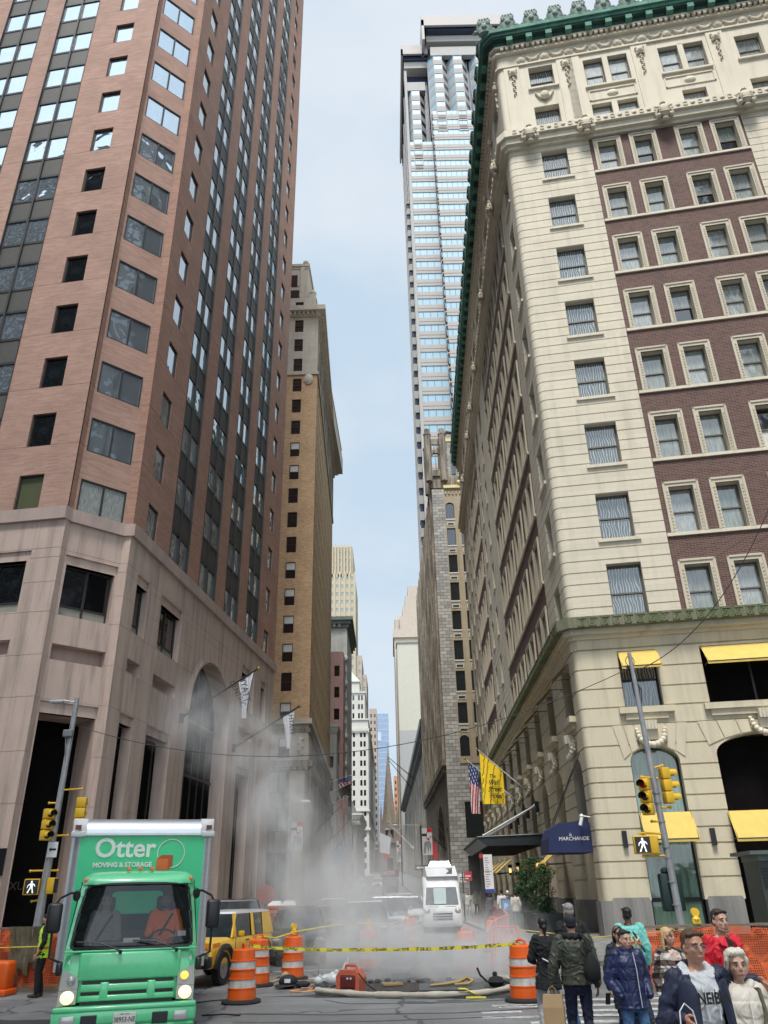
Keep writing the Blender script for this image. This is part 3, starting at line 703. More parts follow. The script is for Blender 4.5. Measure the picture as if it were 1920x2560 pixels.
# chamfered corner filler (base and shaft)
def corner(z0, z1, mat, name, d=0.3, grooves=None, off=0):
    mb = MB(); p = F_W.p(d, off); q = F_S.p(-d, off); a = F_W.p(d, .4); b = F_S.p(-d, .4)
    mid = Vector(((p[0]+q[0])/2, (p[1]+q[1])/2)); outw = Vector(C0_)-mid
    def ring(z, k=0): 
        sh = outw.normalized()*(-k)
        P = []
        for t in range(7):
            f = t/6; v = Vector((q[0],q[1])).lerp(Vector((p[0],p[1])), f)+outw*.42*math.sin(PI*f)+sh*(math.sin(PI*f)*.6+.4 if k else 0)
            P.append((v.x, v.y, z))
        return P
    zz = [z0]; 
    for g in (grooves or []):
        if z0 < g[0] < z1: zz += [g[0], g[0], g[1], g[1]]
    zz.append(z1); rs = []
    for i, z in enumerate(zz):
        deep = (i-1)%4 in (1, 2) and 0 < i < len(zz)-1
        rs.append(ring(z, .06 if deep else 0))
    mb.rings(rs, 0, caps=False, closed=False); mb.build(name, mat, H)
corner(-.1, 1.5, GRANB, 'granite_plinth', .28, off=-.12); corner(1.5, 12.0, BASE, 'limestone_base', .3, gl)
# ---- belt cornice with greek key
def band(y0, y1, z0, z1, mat, name, ext=0):
    mb = MB(); P = [F_S.p(WEND, y0), F_S.p(y0*.9, y0), F_W.p(-y0*.9+.0, y0), F_W.p(EEND, y0)]
    P = [F_S.p(WEND, y0), F_S.p(-.12-y0*.35, y0), F_W.p(.12+y0*.35, y0), F_W.p(EEND, y0)]
    Q = [F_S.p(WEND, y1), F_S.p(-.8, y1), F_W.p(.8, y1), F_W.p(EEND, y1)]
    mb.rings([[(p[0],p[1],z) for p in P] for z in (z0, z1)], 0, caps=False, closed=False)
    for z in (z0, z1): mb.rings([[(p[0],p[1],z) for p in P], [(p[0],p[1],z) for p in Q]], 0, caps=False, closed=False)
    mb.poly([(P[0][0],P[0][1],z0),(Q[0][0],Q[0][1],z0),(Q[0][0],Q[0][1],z1),(P[0][0],P[0][1],z1)])
    if name: mb.build(name, mat, H)
    return mb
band(-.12, .2, 11.72, 11.9, BASE, 'belt_course'); band(-.32, .2, 11.9, 12.14, BASE, 'belt_course'); band(-.6, .2, 12.14, 12.62, MOSS, 'belt_cornice')
mb = MB()
def key(mb, fr_s, x, z, s=.4, y=-.625):
    t = s/7
    for (a, b, c, d_) in ((0,7,6,7),(0,1,0,7),(0,5,0,1),(4,5,0,5),(2,5,4,5),(2,3,2,5)):
        mb.box(x+a*t, x+b*t, y, y+.03, z+c*t, z+d_*t)
for k in range(44): key(mb, F_W, .3+.5*k, 12.18)
F_W.build(mb, 'greek_key', MOSS, H)
mb = MB()
for k in range(96): key(mb, F_S, -.9-.55*k, 12.18)
F_S.build(mb, 'greek_key', MOSS, H)
# ---- shaft
gs = [(z-.028, z+.028) for z in [12.62+.5614*i for i in range(1, 54)] if z < 42.7]
zones_W = [(4.85,13.62),(18.4,30)]
def zoneW(s, z):
    for a, b in zones_W:
        if a < s < b: return (1, False)
    return (0, True)
opsW = [(1.97,3.5,sill(k),sill(k)+2.35+(.35 if k == 0 else 0),.42) for k in range(8)]
bw = [(5.32,6.42),(7.42,8.47),(10.02,11.1),(12.05,13.18)]
for k in range(8):
    for a, b in bw: opsW.append((a, b, sill(k)-.0, sill(k)+2.35, .42))
    opsW.append((15.3,16.7,sill(k),sill(k)+2.35,.42)); opsW.append((19.0,20.1,sill(k),sill(k)+2.35,.42)); opsW.append((21.2,22.3,sill(k),sill(k)+2.35,.42))
facade(F_W, H, .3, EEND, 12.55, 42.9, opsW, [CREAM, DBRK], zone=zoneW, grooves=gs, gd=.05, cut_s=[4.85,13.62,18.4], name='shaft_wall')
zones_S = [(-22.75,-4.85),(-43.5,-34.2)]
def zoneS(s, z):
    for a, b in zones_S:
        if a < s < b: return (1, False)
    return (0, True)
wS = [(-2.75,-1.3,0),(-28.2,-26.9,0),(-32.2,-30.9,0),(-46.5,-45.2,0),(-50.5,-49.2,0),(-54.5,-53.2,0)]
for s in (5.3,7.15,10.0,11.85,14.6,16.45,19.3,21.1,35.2,37.2,39.6,41.6): wS.append((-s-1.12, -s, 1))
opsS = [(a, b, sill(k), sill(k)+2.35, .42) for k in range(8) for a, b, t in wS]
facade(F_S, H, WEND, -.3, 12.55, 42.9, opsS, [CREAM, DBRK], zone=zoneS, grooves=gs, gd=.05, cut_s=[-4.85,-22.75,-34.2,-43.5], name='shaft_wall')
corner(12.55, 42.9, CREAM, 'shaft_wall', .3, gs)
# sills and beaded surrounds
def surround(fr, a, b, z0, z1):
    m = MB(); t = .26
    for x0, x1, za, zb in ((a-t,a,z0,z1+t),(b,b+t,z0,z1+t),(a,b,z1,z1+t)):
        m.box(x0, x1, -.06, .05, za, zb)
    for x0, x1, za, zb in ((a-t,a-t+.1,z0,z1+t),(b+t-.1,b+t,z0,z1+t),(a-t,b+t,z1+t-.1,z1+t)):
        m.box(x0-.001, x1+.001, -.1, -.06, za, zb)
    n = int((z1-z0)/.17)
    for i in range(n):
        for x in (a-t+.17, b+t-.17): m.box(x-.04, x+.04, -.085, -.06, z0+.05+.17*i, z0+.15+.17*i)
    return m
specs = []; rnd = random.Random(3)
mats_c = [(FR_STONE, G_CURT, BLIND), (FR_STONE, G_CURT2, BLIND), (FR_STONE, G_CURT, G_DARK), (FR_STONE, G_DARK, BLIND)]
wins = []
for k in range(8):
    specs.append((F_W, 1.97, sill(k), .4, 'sash', 1.53, 2.35+(.35 if k == 0 else 0), (FR_STONE, G_SWIRL, BLIND), 0))
    for a, b in bw:
        ch = rnd.random(); mt = mats_c[0] if ch < .45 else (mats_c[1] if ch < .8 else (mats_c[2] if ch < .93 else mats_c[3]))
        specs.append((F_W, a, sill(k), .4, 'sash', b-a, 2.35, mt, 2 if ch > .85 else 0))
    specs.append((F_W, 15.3, sill(k), .4, 'sash', 1.4, 2.35, mats_c[1], 0))
    for a, b, t in wS: specs.append((F_S, a, sill(k), .4, 'sash', b-a, 2.35, (FR_STONE, G_CURT, BLIND), 0))
mbc = MB(); mbs = MB()
for k in range(8):
    z = sill(k)
    mbc.box(1.8, 3.7, -.1, .1, z-.16, z-.001); mbs.box(-2.95, -1.1, -.1, .1, z-.16, z-.001)
    for a, b, t in wS[1:6]: mbs.box(a-.1, b+.1, -.08, .1, z-.14, z-.001)
F_W.build(mbc, 'stone_sills', GRAND if False else CREAMP, H); F_S.build(mbs, 'stone_sills', CREAMP, H)
mbc = MB(); mbs = MB()
for k in range(8):
    z = sill(k)
    mbc.box(4.87, 13.6, -.09, .1, z-.16, z-.001); mbs.box(-22.73, -4.87, -.09, .1, z-.16, z-.001); mbs.box(-43.5, -34.2, -.09, .1, z-.16, z-.001)
F_W.build(mbc, 'sill_course', CREAMP, H); F_S.build(mbs, 'sill_course', CREAMP, H)
SUR = M_stone('carved window surround', (.56,.50,.39), var=.1, streak=.3, stain=(.3,.27,.2))
for k in range(8):
    for i, (a, b) in enumerate(bw):
        if i == 3 and k < 3: continue
        surround(F_W, a, b, sill(k), sill(k)+2.35).build('window_surround', SUR, H, (C0_[0], C0_[1], 0), F_W.rz)
mb = MB()
for k in range(8):
    for a, b, t in wS:
        if t: q = surround(F_S, a, b, sill(k), sill(k)+2.35); i = len(mb.v); mb.v += q.v; mb.f += [tuple(i+x for x in f) for f in q.f]; mb.m += q.m
    if True: pass
for k in range(3): 
    q = surround(F_S, 0, .01, 0, .01)
F_S.build(mb, 'carved_surrounds', SUR, H)
# ---- upper cornice and attic
band(-.2, .2, 42.75, 43.0, CREAMP, 'upper_belt'); band(-.42, .2, 43.0, 43.45, CREAMP, 'upper_belt'); band(-.62, .2, 43.45, 44.0, CREAMP, 'upper_belt')
mb = MB()
for fr, rng, store in ((F_W, [.5+.42*k for k in range(54)], 0), (F_S, [-.9-.5*k for k in range(104)], 1)):
    m = MB()
    for i, x in enumerate(rng):
        if i % 2: m.ball((x, -.64, 43.73), (.15,.05,.13), 6)
        else:
            m.box(x-.1, x+.1, -.66, -.62, 43.58, 43.63); m.box(x-.1, x+.1, -.66, -.62, 43.83, 43.88); m.box(x-.12, x-.08, -.66, -.62, 43.6, 43.86); m.box(x+.08, x+.12, -.66, -.62, 43.6, 43.86)
    fr.build(m, 'carved_frieze', SUR, H, smooth=50)
def cartouche(fr, x, z, s=1.):
    m = MB(); m.ball((x, -.72, z), (.34*s,.22,.5*s), 10)
    for q in (-1, 1):
        m.ball((x+q*.34*s, -.66, z-.35*s), .16*s, 8); m.ball((x+q*.3*s, -.66, z+.35*s), .13*s, 8); m.tube([(x+q*.4*s,-.6,z-.5*s),(x+q*.5*s,-.66,z-.2*s),(x+q*.36*s,-.7,z+.2*s)], .07*s, 6)
    for q in range(3): m.box(x-.26*s, x+.26*s, -.93+.02*q, -.7, z-.28*s+.18*q, z-.2*s+.18*q)
    m.ball((x, -.66, z-.62*s), (.22*s,.14,.14*s), 8); m.ball((x, -.7, z+.62*s), (.18*s,.16,.14*s), 8)
    return fr.build(m, 'cartouche', SUR, H, smooth=50)
for x in (1.4, 4.75, 9.3, 13.9): cartouche(F_W, x, 43.35)
for x in (-1.6,-4.85,-13.5,-22.75,-29,-34.2,-43.5): cartouche(F_S, x, 43.35, .9)
aW = [(1.98,3.52,44.2,46.45,.5),(1.98,3.52,48.2,50.3,.5),(5.45,8.2,47.45,50.1,.35),(5.45,8.2,44.0,45.8,.35),(10.1,12.85,47.45,50.0,.35),(10.85,12.25,44.0,45.7,.35),(14.7,16.2,47.6,49.8,.4),(14.8,16.2,44.0,45.7,.4),(18.6,21.2,47.45,49.9,.35)]
facade(F_W, H, .3, EEND, 44.0, 51.9, aW, [CREAMP], name='attic_wall')
aS = [(-3.5,-1.6,44.2,46.4,.5),(-3.5,-1.6,48.2,50.3,.5)]
for k in range(10): c = -7.5-5.0*k; aS += [(c-1.4,c+1.4,47.4,50.0,.45),(c-1.4,c+1.4,44.0,45.9,.45)]
facade(F_S, H, WEND, -.3, 44.0, 51.9, aS, [CREAMP], name='attic_wall')
corner(42.9, 51.9, CREAMP, 'attic_wall', .3)
mt = (FR_STONE, G_CURT2, BLIND); md = (FR_STONE, G_SWIRL, BLIND)
specs += [(F_W,1.98,44.2,.45,'sash',1.54,2.25,md,0),(F_W,1.98,48.2,.45,'sash',1.54,2.1,md,0),(F_W,5.5,47.45,.33,'sash',1.12,2.6,mt,0),(F_W,7.05,47.45,.33,'sash',1.12,2.6,mt,0),(F_W,5.5,44.0,.33,'sash',1.12,1.78,mt,0),(F_W,7.05,44.0,.33,'sash',1.12,1.78,mt,0),
          (F_W,10.2,47.45,.33,'sash',1.12,2.5,mt,0),(F_W,11.7,47.45,.33,'sash',1.12,2.5,mt,0),(F_W,10.85,44.0,.33,'sash',1.4,1.68,mt,0),(F_W,14.75,47.6,.38,'sash',1.4,2.2,mt,0),(F_W,14.8,44.0,.38,'sash',1.4,1.68,mt,0)]
for k in range(10): c = -7.5-5.0*k; specs += [(F_S,c-1.4,47.4,.42,'sash',2.8,2.6,mt,0),(F_S,c-1.4,44.0,.42,'sash',2.8,1.9,mt,0)]
specs += [(F_S,-3.5,44.2,.45,'sash',1.9,2.2,md,0),(F_S,-3.5,48.2,.45,'sash',1.9,2.1,md,0)]
# base windows
G_DRAPE = M_window('green drapery pane', '#7d9a88', 'curtain', scale=14)
specs += [(F_W,1.85,8.75,.45,'sash',1.57,2.37,(FR_BLK,G_SWIRL,BLIND),0),(F_W,5.25,8.72,.45,'pair',3.9,2.4,(FR_BLK,VOID,BLIND),0),(F_W,1.72,1.5,.5,'fixed',1.93,5.6,(FR_BLK,G_DRAPE,BLIND),0),(F_W,1.72,.45,.48,'fixed',1.93,1.05,(FR_BLK,G_DRAPE,BLIND),0),(F_W,5.1,.45,.78,'fixed',4.2,3.9,(FR_BLK,VOID,BLIND),0),(F_W,5.1,4.4,.78,'fixed',4.2,3.1,(FR_BLK,VOID,BLIND),0),(F_W,10.75,.5,.5,'fixed',1.93,6.5,(FR_BLK,G_DARK,BLIND),0)]
for c in bays:
    specs.append((F_S,c-1.05,0,.57,'fixed',2.1,4.4,(FR_BLK,G_DARK,BLIND),0)); specs.append((F_S,c-1.05,4.45,.57,'fixed',2.1,2.6,(FR_BLK,G_DARK,BLIND),0)); specs.append((F_S,c-1.0,8.72,.47,'pair',2.0,2.38,(FR_BLK,G_DARK,BLIND),0))
place_windows(H, specs, 96)
mb = MB()      # mullion piers and moulded panels of the attic
for a, b in ((5.45,8.2),(10.1,12.85)): mb.box((a+b)/2-.17, (a+b)/2+.17, .0, .33, 47.45, 50.1)
mb.box(6.66, 7.0, .0, .33, 44.0, 45.8)
for a, b, z in ((5.3,8.35,47.3),(9.95,13.0,47.3),(1.8,3.75,48.05),(14.5,16.4,47.45)):
    mb.box(a, b, -.16, .02, z, z+.14)
for a, b, z0, z1 in ((5.4,8.3,46.1,47.05),(10.0,12.95,46.1,47.05)):
    mb.box(a, b, -.06, .01, z0, z0+.09); mb.box(a, b, -.06, .01, z1-.09, z1); mb.box(a, a+.09, -.06, .01, z0, z1); mb.box(b-.09, b, -.06, .01, z0, z1); mb.ball(((a+b)/2, -.02, (z0+z1)/2), (.36,.12,.26), 10)
for x in (4.75, 9.0, 13.6, 18.0, .9, 4.3): mb.box(x-.5, x+.5, -.07, .02, 44.0, 50.75)
F_W.build(mb, 'attic_mouldings', CREAMP, H, smooth=40)
def garland(fr, x, z):
    m = MB(); m.ball((x,-.16,z),(.26,.14,.34),10); m.ball((x,-.24,z),(.15,.1,.2),8)
    for q in (-1,1): m.ball((x+q*.22,-.15,z+.24),.1,6); m.ball((x+q*.2,-.15,z-.28),.09,6)
    for k in range(9): m.ball((x+.06*math.sin(k*2.1),-.13,z-.5-.2*k),(.11-.006*k,.08,.11),6)
    return fr.build(m, 'garland', SUR, H, smooth=50)
for x in (.95, 4.35, 9.0, 13.6): garland(F_W, x, 49.9)
for x in (-.8, -5, -10, -15, -20, -25, -30, -35, -40): garland(F_S, x, 49.9)
m = MB(); m.ball((2.75,-.12,47.35),(.3,.14,.36),10); m.tube([(2.2,-.06,47.7),(2.4,-.1,47.2),(2.75,-.12,46.95),(3.1,-.1,47.2),(3.3,-.06,47.7)],.07,6); F_W.build(m,'cartouche',SUR,H,smooth=50)
for fr, n_, st, dr in ((F_W, 17, 1.6, 1), (F_S, 34, -1.4, -1)):           # swag frieze
    m = MB()
    for k in range(n_):
        x = st+dr*1.55*k; m.ball((x,-.03,51.2),(.3,.1,.34),10); m.ball((x,-.06,51.2),(.2,.1,.24),8)
        for q in range(7):
            f = (q+.5)/7; m.ball((x+dr*(.38+.8*f),-.04,51.4-.42*math.sin(PI*f)),.12+.06*math.sin(PI*f),6)
    fr.build(m, 'swag_frieze', SUR, H, smooth=50)
band(-.12, .2, 50.62, 50.76, CREAMP, 'frieze_moulding'); band(-.25, .2, 51.85, 52.05, CREAMP, 'frieze_moulding')
for fr, n_, st, dr in ((F_W, 70, .35, 1), (F_S, 165, -.35, -1)):
    m = MB()
    for k in range(n_): x = st+dr*.34*k; m.box(x, x+.19, -.42, -.1, 52.05, 52.3)
    fr.build(m, 'dentils', SUR, H)
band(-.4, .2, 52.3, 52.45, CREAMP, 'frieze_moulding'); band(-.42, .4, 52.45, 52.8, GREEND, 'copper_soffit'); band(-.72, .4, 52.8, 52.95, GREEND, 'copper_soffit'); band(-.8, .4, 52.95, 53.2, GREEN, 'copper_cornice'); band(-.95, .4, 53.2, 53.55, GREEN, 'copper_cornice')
for fr, n_, st, dr in ((F_W, 18, 1.0, 1), (F_S, 44, -1.2, -1)):
    m = MB(); m.box(-.2, .2, -.76, -.4, -.38, 0); bme = m.mesh('copper_bracket', GREEN)
    for k in range(n_): link('copper_bracket', bme, H, fr.p(st+dr*1.28*k, 0, 52.8), fr.rz)
for fr, n_, st, dr in ((F_W, 16, -.55, 1), (F_S, 32, -1.0, -1)):
    for k in range(n_):
        x = st+dr*(1.56 if fr is F_W else 1.75)*k; m = MB()
        m.rings([[(r_*math.cos(a), -.72+r_*.6*math.sin(a), 53.5+1.5*q) for a in (2*PI*i/12 for i in range(12))] for q, r_ in ((0,.42),(.2,.5),(.45,.55),(.7,.47),(.88,.3),(1,.06))])
        m.ball((0,-1.02,53.95),(.2,.12,.26),8)
        for i in range(-2, 3): m.tube([(i*.12,-1.0,54.15),(i*.2,-1.03,54.4),(i*.16,-.98,54.75),(i*.05,-.8,54.98)], .06, 6)
        for q in (-1, 1): m.ball((q*.6,-.8,53.7),.15,8); m.tube([(q*.45,-.8,53.85),(q*.7,-.8,53.62),(q*.85,-.8,53.6)],.06,6)
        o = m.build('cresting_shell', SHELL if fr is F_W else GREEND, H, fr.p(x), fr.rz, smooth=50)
mb = MB(); mb.poly([F_S.p(WEND,.3,53.5),F_S.p(0,.3,53.5),F_W.p(EEND,.3,53.5),(40,90,53.5)])
mb.poly([F_S.p(WEND,0,-.1),(34,92,-.1),(34,92,53.5),F_S.p(WEND,0,53.5)]); mb.poly([F_W.p(EEND,0,-.1),(34,92,-.1),(34,92,53.5),F_W.p(EEND,0,53.5)])
mb.build('roof', CREAM, H)
# interior backing behind open big arch etc handled by panes. wall lights
mb = MB()
for s in (1.05, 4.35): mb.box(s-.09, s+.09, -.16, -.01, 3.35, 3.95)
F_W.build(mb, 'wall_lights', FR_BLK, H)
LAMPG = M('lit lantern glass', '#ffcf8a', .4, emit='#ffb760', estr=3.5)
for s in (15.3, 20.27, 25.2, 30.3, 12.6):
    m = MB(); m.box(-.02,.02,-.35,-.14,.55,.59,0); m.prism([(-.14,.42),(.14,.42),(0,.62)],-.5,-.22,0); m.box(-.07,.07,-.43,-.29,.08,.34,1); m.box(-.06,.06,-.42,-.3,-.08,.05,0)
    m.build('lantern', [FR_BLK, LAMPG], H, F_S.p(-s, 0, 2.9), F_S.rz)
m = MB(); m.box(-4.9,-4.66,-.16,-.12,.55,1.25); F_S.build(m, 'brass_plate', M('brass plaque', (.75,.6,.25), .25, 1), H)

# ---- awnings (things that hang on the hotel)
def awning(fr, x0, x1, z0, z1, d_, name, label, group, mat=YEL):
    t = empty(name, fr.p((x0+x1)/2, 0, z0), label, 'awning', fr.rz, group); w2 = (x1-x0)/2; m = MB()
    n = 6
    top = [(-w2, -.03, z1-z0), (w2, -.03, z1-z0)]; m.rings([[(-w2, -.03-d_*q, (z1-z0)*(1-q)+.02*math.sin(q*PI)), (w2, -.03-d_*q, (z1-z0)*(1-q)+.02*math.sin(q*PI))] for q in (i/n for i in range(n+1))], caps=False, closed=False)
    m.rings([[(-w2,-.03-d_,.0),(w2,-.03-d_,.0)],[(-w2,-.03-d_,-.13),(w2,-.03-d_,-.13)]], caps=False, closed=False)
    m.build('canvas', mat, t)
    f = MB()
    for q in (-1, 1): f.tube([(q*(w2-.03),-.03,0),(q*(w2-.03),-.03-d_,-.02)],.018,5); f.tube([(q*(w2-.03),-.03,(z1-z0)),(q*(w2-.03),-.03-d_,0)],.012,5)
    f.tube([(-w2+.03,-.03-d_,-.02),(w2-.03,-.03-d_,-.02)],.02,5); f.build('frame', FR_BLK, t)
    return t
GA = 'yellow awnings of the hotel'
awning(F_W, 1.75, 3.72, 3.6, 4.58, .75, 'yellow_awning', 'yellow awning over the tall draped window at street level', GA)
awning(F_W, 5.05, 9.35, 3.55, 4.55, .75, 'yellow_awning', 'wide yellow awning low over the big black window', GA)
awning(F_W, 1.87, 3.5, 10.3, 11.08, .75, 'yellow_awning', 'small yellow awning behind the top of the signal pole', GA)
awning(F_W, 5.3, 9.2, 10.28, 11.08, .8, 'yellow_awning', 'wide yellow awning at the top of the upper black window', GA)
for k, c in enumerate(bays[:9]):
    awning(F_S, c-1.0, c+1.0, 10.35, 11.05, .8, 'yellow_awning', 'yellow awning under the belt cornice on the hotel street side, number %s from the corner' % ('one two three four five six seven eight nine'.split()[k]), GA)
for k in (1, 6, 7, 8, 9):
    awning(F_S, bays[k]-1.15, bays[k]+1.15, 3.0, 3.95, 1.25, 'yellow_awning', {1:'sloping yellow awning between the blue awning and the black canopy',6:'nearest of the row of yellow awnings beyond the black canopy',7:'second of the row of yellow awnings beyond the black canopy',8:'third of the row of yellow awnings beyond the black canopy',9:'last of the row of yellow awnings beyond the black canopy'}[k], GA)
# blue awning at the corner door
NAVY = M('navy canvas', (.012,.022,.085), .7, var=.15, bump=.15, bs=120)
t = empty('blue_awning', F_S.p(-2.25, 0, 3.25), 'navy blue barrel awning with white lettering over the corner door', 'awning', F_S.rz)
prof = [(0,1.1),(-.35,1.17),(-1.25,1.13),(-1.55,.95),(-1.72,.55),(-1.77,.02),(0,.0)]
m = MB(); m.prism(prof, -1.2, 1.2, axis='x'); m.build('canopy', NAVY, t)
WHT = M('white lettering', (.75,.75,.75), .6)
text_obj('lettering', 'MARCHANDE', .2, WHT, t, (1.212, -.72, .52), (PI/2, 0, PI/2), align='CENTER', shear=.12)
text_obj('lettering', 'la', .17, WHT, t, (1.212, -.85, .68), (PI/2, 0, PI/2), align='CENTER', shear=.3)
m = MB(); m.cyl((-1.05,-1.2,1.2),(-1.0,0,3.5),.022,n=6); m.cyl((.9,-1.45,1.05),(.95,0,3.9),.022,n=6); m.build('stay_rods', FR_BLK, t)
# black entrance canopy
BLKC = M('black canopy metal', (.016,.02,.022), .4, var=.3)
t = empty('entrance_canopy', F_S.p(-22.2, 0, 4.2), 'large black flat entrance canopy hung on four white rods', 'canopy', F_S.rz)
m = MB(); m.prism([(0,.5),(-3.35,.5),(-3.7,.38),(-3.7,.3),(-3.2,-.05),(0,-.05)], -7.8, 7.8, axis='x')
for k in range(26): m.box(-7.6+.6*k, -7.54+.6*k, -3.2, -.1, -.1, -.045)
m.build('roof_slab', BLKC, t)
m = MB(); m.tube([(-7.8,-3.72,.42),(7.8,-3.72,.42)],.05,6); m.tube([(7.82,-3.72,.42),(7.82,0,.5)],.05,6); m.build('edge_trim', M('green grey trim', (.05,.07,.065), .5), t)
WPOLE = M('white metal pole', (.62,.62,.6), .4)
for s in (15.0, 19.35, 25.0, 29.4):
    x = -s+22.2; m = MB(); m.cyl((x,-.25,2.05),(x-.3,-3.3,.55),.05,n=8); m.ball((x,-.25,2.05),.1,8); m.ball((x-.3,-3.3,.55),.08,8); m.build('hanger_rod', WPOLE, t)
    m = MB(); m.box(x-.12,x+.12,-.22,0,1.7,2.3); m.build('wall_bracket', BLKC, t)
# hotel flags
def slanted_flag(base, tip, flag_kind, label, cat='flag', hoist=.0, group=None, name='wall_flag', polemat=None, r=.045):
    t = empty(name, base, label, cat, 0, group); d_ = Vector(tip)-Vector(base); m = MB(); m.cyl((0,0,0), tuple(d_), r, r*.6, 8); m.build('pole', polemat or WPOLE, t)
    m = MB(); m.ball(tuple(d_*1.01), r*1.8, 8); m.build('finial', BRASS, t); m = MB(); m.box(-.1,.1,-.1,.1,-.25,.2); m.build('bracket', polemat or WPOLE, t)
    return t, d_
def pole_flag(root, base, tip, a, b, zbot, fn, mats, amp=.06, nx=24, ny=22, pinch=0., seed=1, name='cloth', zb2=None):
    "cloth hung from the pole between fractions a (near tip) and b of its length, hanging straight down to zbot"
    base, tip = Vector(base), Vector(tip); mb = MB(); G = []; rnd = random.Random(seed); ph = rnd.uniform(0, 6)
    d_ = (base-tip); hor = Vector((d_.x, d_.y, 0)).normalized(); nrm = Vector((-hor.y, hor.x, 0))
    for i in range(nx+1):
        u = i/nx; top = tip+d_*(a+(b-a)*u); row = []; zb = zbot+(0 if zb2 is None else (zb2-zbot)*u)
        for k in range(ny+1):
            v = k/ny; z = top.z-.03+(zb-top.z)*v
            off = amp*(.25+v)*math.sin(u*6+ph+v*1.5)+amp*.25*math.sin(u*13+v*4+ph)
            xs = hor*((.5-u)*pinch*math.sin(v*PI*.5)*d_.length*(b-a))
            p = Vector((top.x, top.y, z))+nrm*off+xs-base; row.append(p)
        G.append(row)
    for i in range(nx):
        for k in range(ny): mb.poly([G[i][k],G[i+1][k],G[i+1][k+1],G[i][k+1]], fn((i+.5)/nx, (k+.5)/ny))
    me = mb.mesh(name, mats); bm = bmesh.new(); bm.from_mesh(me); bmesh.ops.remove_doubles(bm, verts=bm.verts, dist=.0005); bm.to_mesh(me); bm.free()
    me.polygons.foreach_set('use_smooth', [True]*len(me.polygons)); return link(name, me, root)
F_YEL = M('yellow flag cloth', (.90,.62,.02), .75, var=.08); F_RED = M('red flag cloth', (.45,.02,.03), .75, var=.1); F_WHT = M('flag white', (.68,.68,.68), .75, var=.06); F_BLU = M('blue flag cloth', (.02,.035,.16), .75, var=.1)
INK = M('black ink lettering', (.012,.012,.012), .7)
B_, T_ = (8.72, 52.0, 7.49), (5.75, 51.9, 10.12)
t, d_ = slanted_flag(B_, T_, None, 'bright yellow hotel flag with black handwritten name on a white pole')
pole_flag(t, B_, T_, .04, .52, 6.8, lambda u, v: 0, [F_YEL], .05)
for i, (tx, s, dx) in enumerate((('The', .32, -.06), ('Wall', .42, -.02), ('Street', .42, .04), ('Hotel', .42, .08))):
    text_obj('lettering', tx, s, INK, t, (6.62+dx-B_[0], -.26, 8.42-.40*i-B_[2]), (PI/2, 0, 0), shear=.3, sx=.8, bold=.007)
B_, T_ = (8.88, 56.5, 7.25), (5.38, 56.4, 10.15)
def usflag(u, v):
    if u < .62 and v < .42 if False else (v < .42 and u < 1): return 2 if (int(u*13)+int(v*22)) % 3 else (1 if int(u*26) % 2 and int(v*22) % 2 else 2)
    return 0 if int(u*7*1.0+v*5) % 2 == 0 else 1
def us2(u, v):      # stripes fall along the hanging cloth, stars at the hoist by the pole
    w_ = v*1.0+u*.25
    if v < .40: return 1 if (int(u*14)+int(v*20)) % 3 == 0 and int(u*14) % 2 == 0 else 2
    return 0 if int((u*.9+v*.5)*8) % 2 == 0 else 1
t, d_ = slanted_flag(B_, T_, None, 'striped national flag hanging beside the bright yellow hotel flag')
pole_flag(t, B_, T_, .05, .23, 6.6, us2, [F_RED, F_WHT, F_BLU], .10, nx=28, ny=40)
# tower flags on long black poles (base point on the granite wall -> tip)
def P_R(s, z, y=0): return F_R.p(s, y, z)
def towerflag(s, z, tip, label, words):
    b = P_R(s, z, -.1); t, d_ = slanted_flag(b, tip, None, label, polemat=BLKP, r=.07)
    pole_flag(t, b, tip, .05, .25, tip[2]-2.55, lambda u, v: 0, [CLOTHW], .05, nx=24, ny=20, pinch=.6, seed=int(s))
    return t, b
t, b = towerflag(8.05, 10.42, (-7.0, 40.9, 12.85), 'white flag on the nearer long dark pole beside the big arch', '')
text_obj('lettering', 'HYATT', .5, INK, t, (-7.6-b[0], 40.9-b[1]-.16, 11.75-b[2]), (PI/2, R(75), 0), sx=.9)
text_obj('lettering', 'CENTRIC', .42, INK, t, (-7.95-b[0], 40.9-b[1]-.16, 11.5-b[2]), (PI/2, R(62), 0), sx=.9)
t, b = towerflag(17.09, 10.28, (-5.75, 49.8, 12.68), 'white flag on the farther dark pole, seen against the tan building', '')
text_obj('lettering', 'HYATT', .45, INK, t, (-6.15-b[0], 49.6-b[1], 11.5-b[2]), (PI/2, R(85), 0), sx=.9)

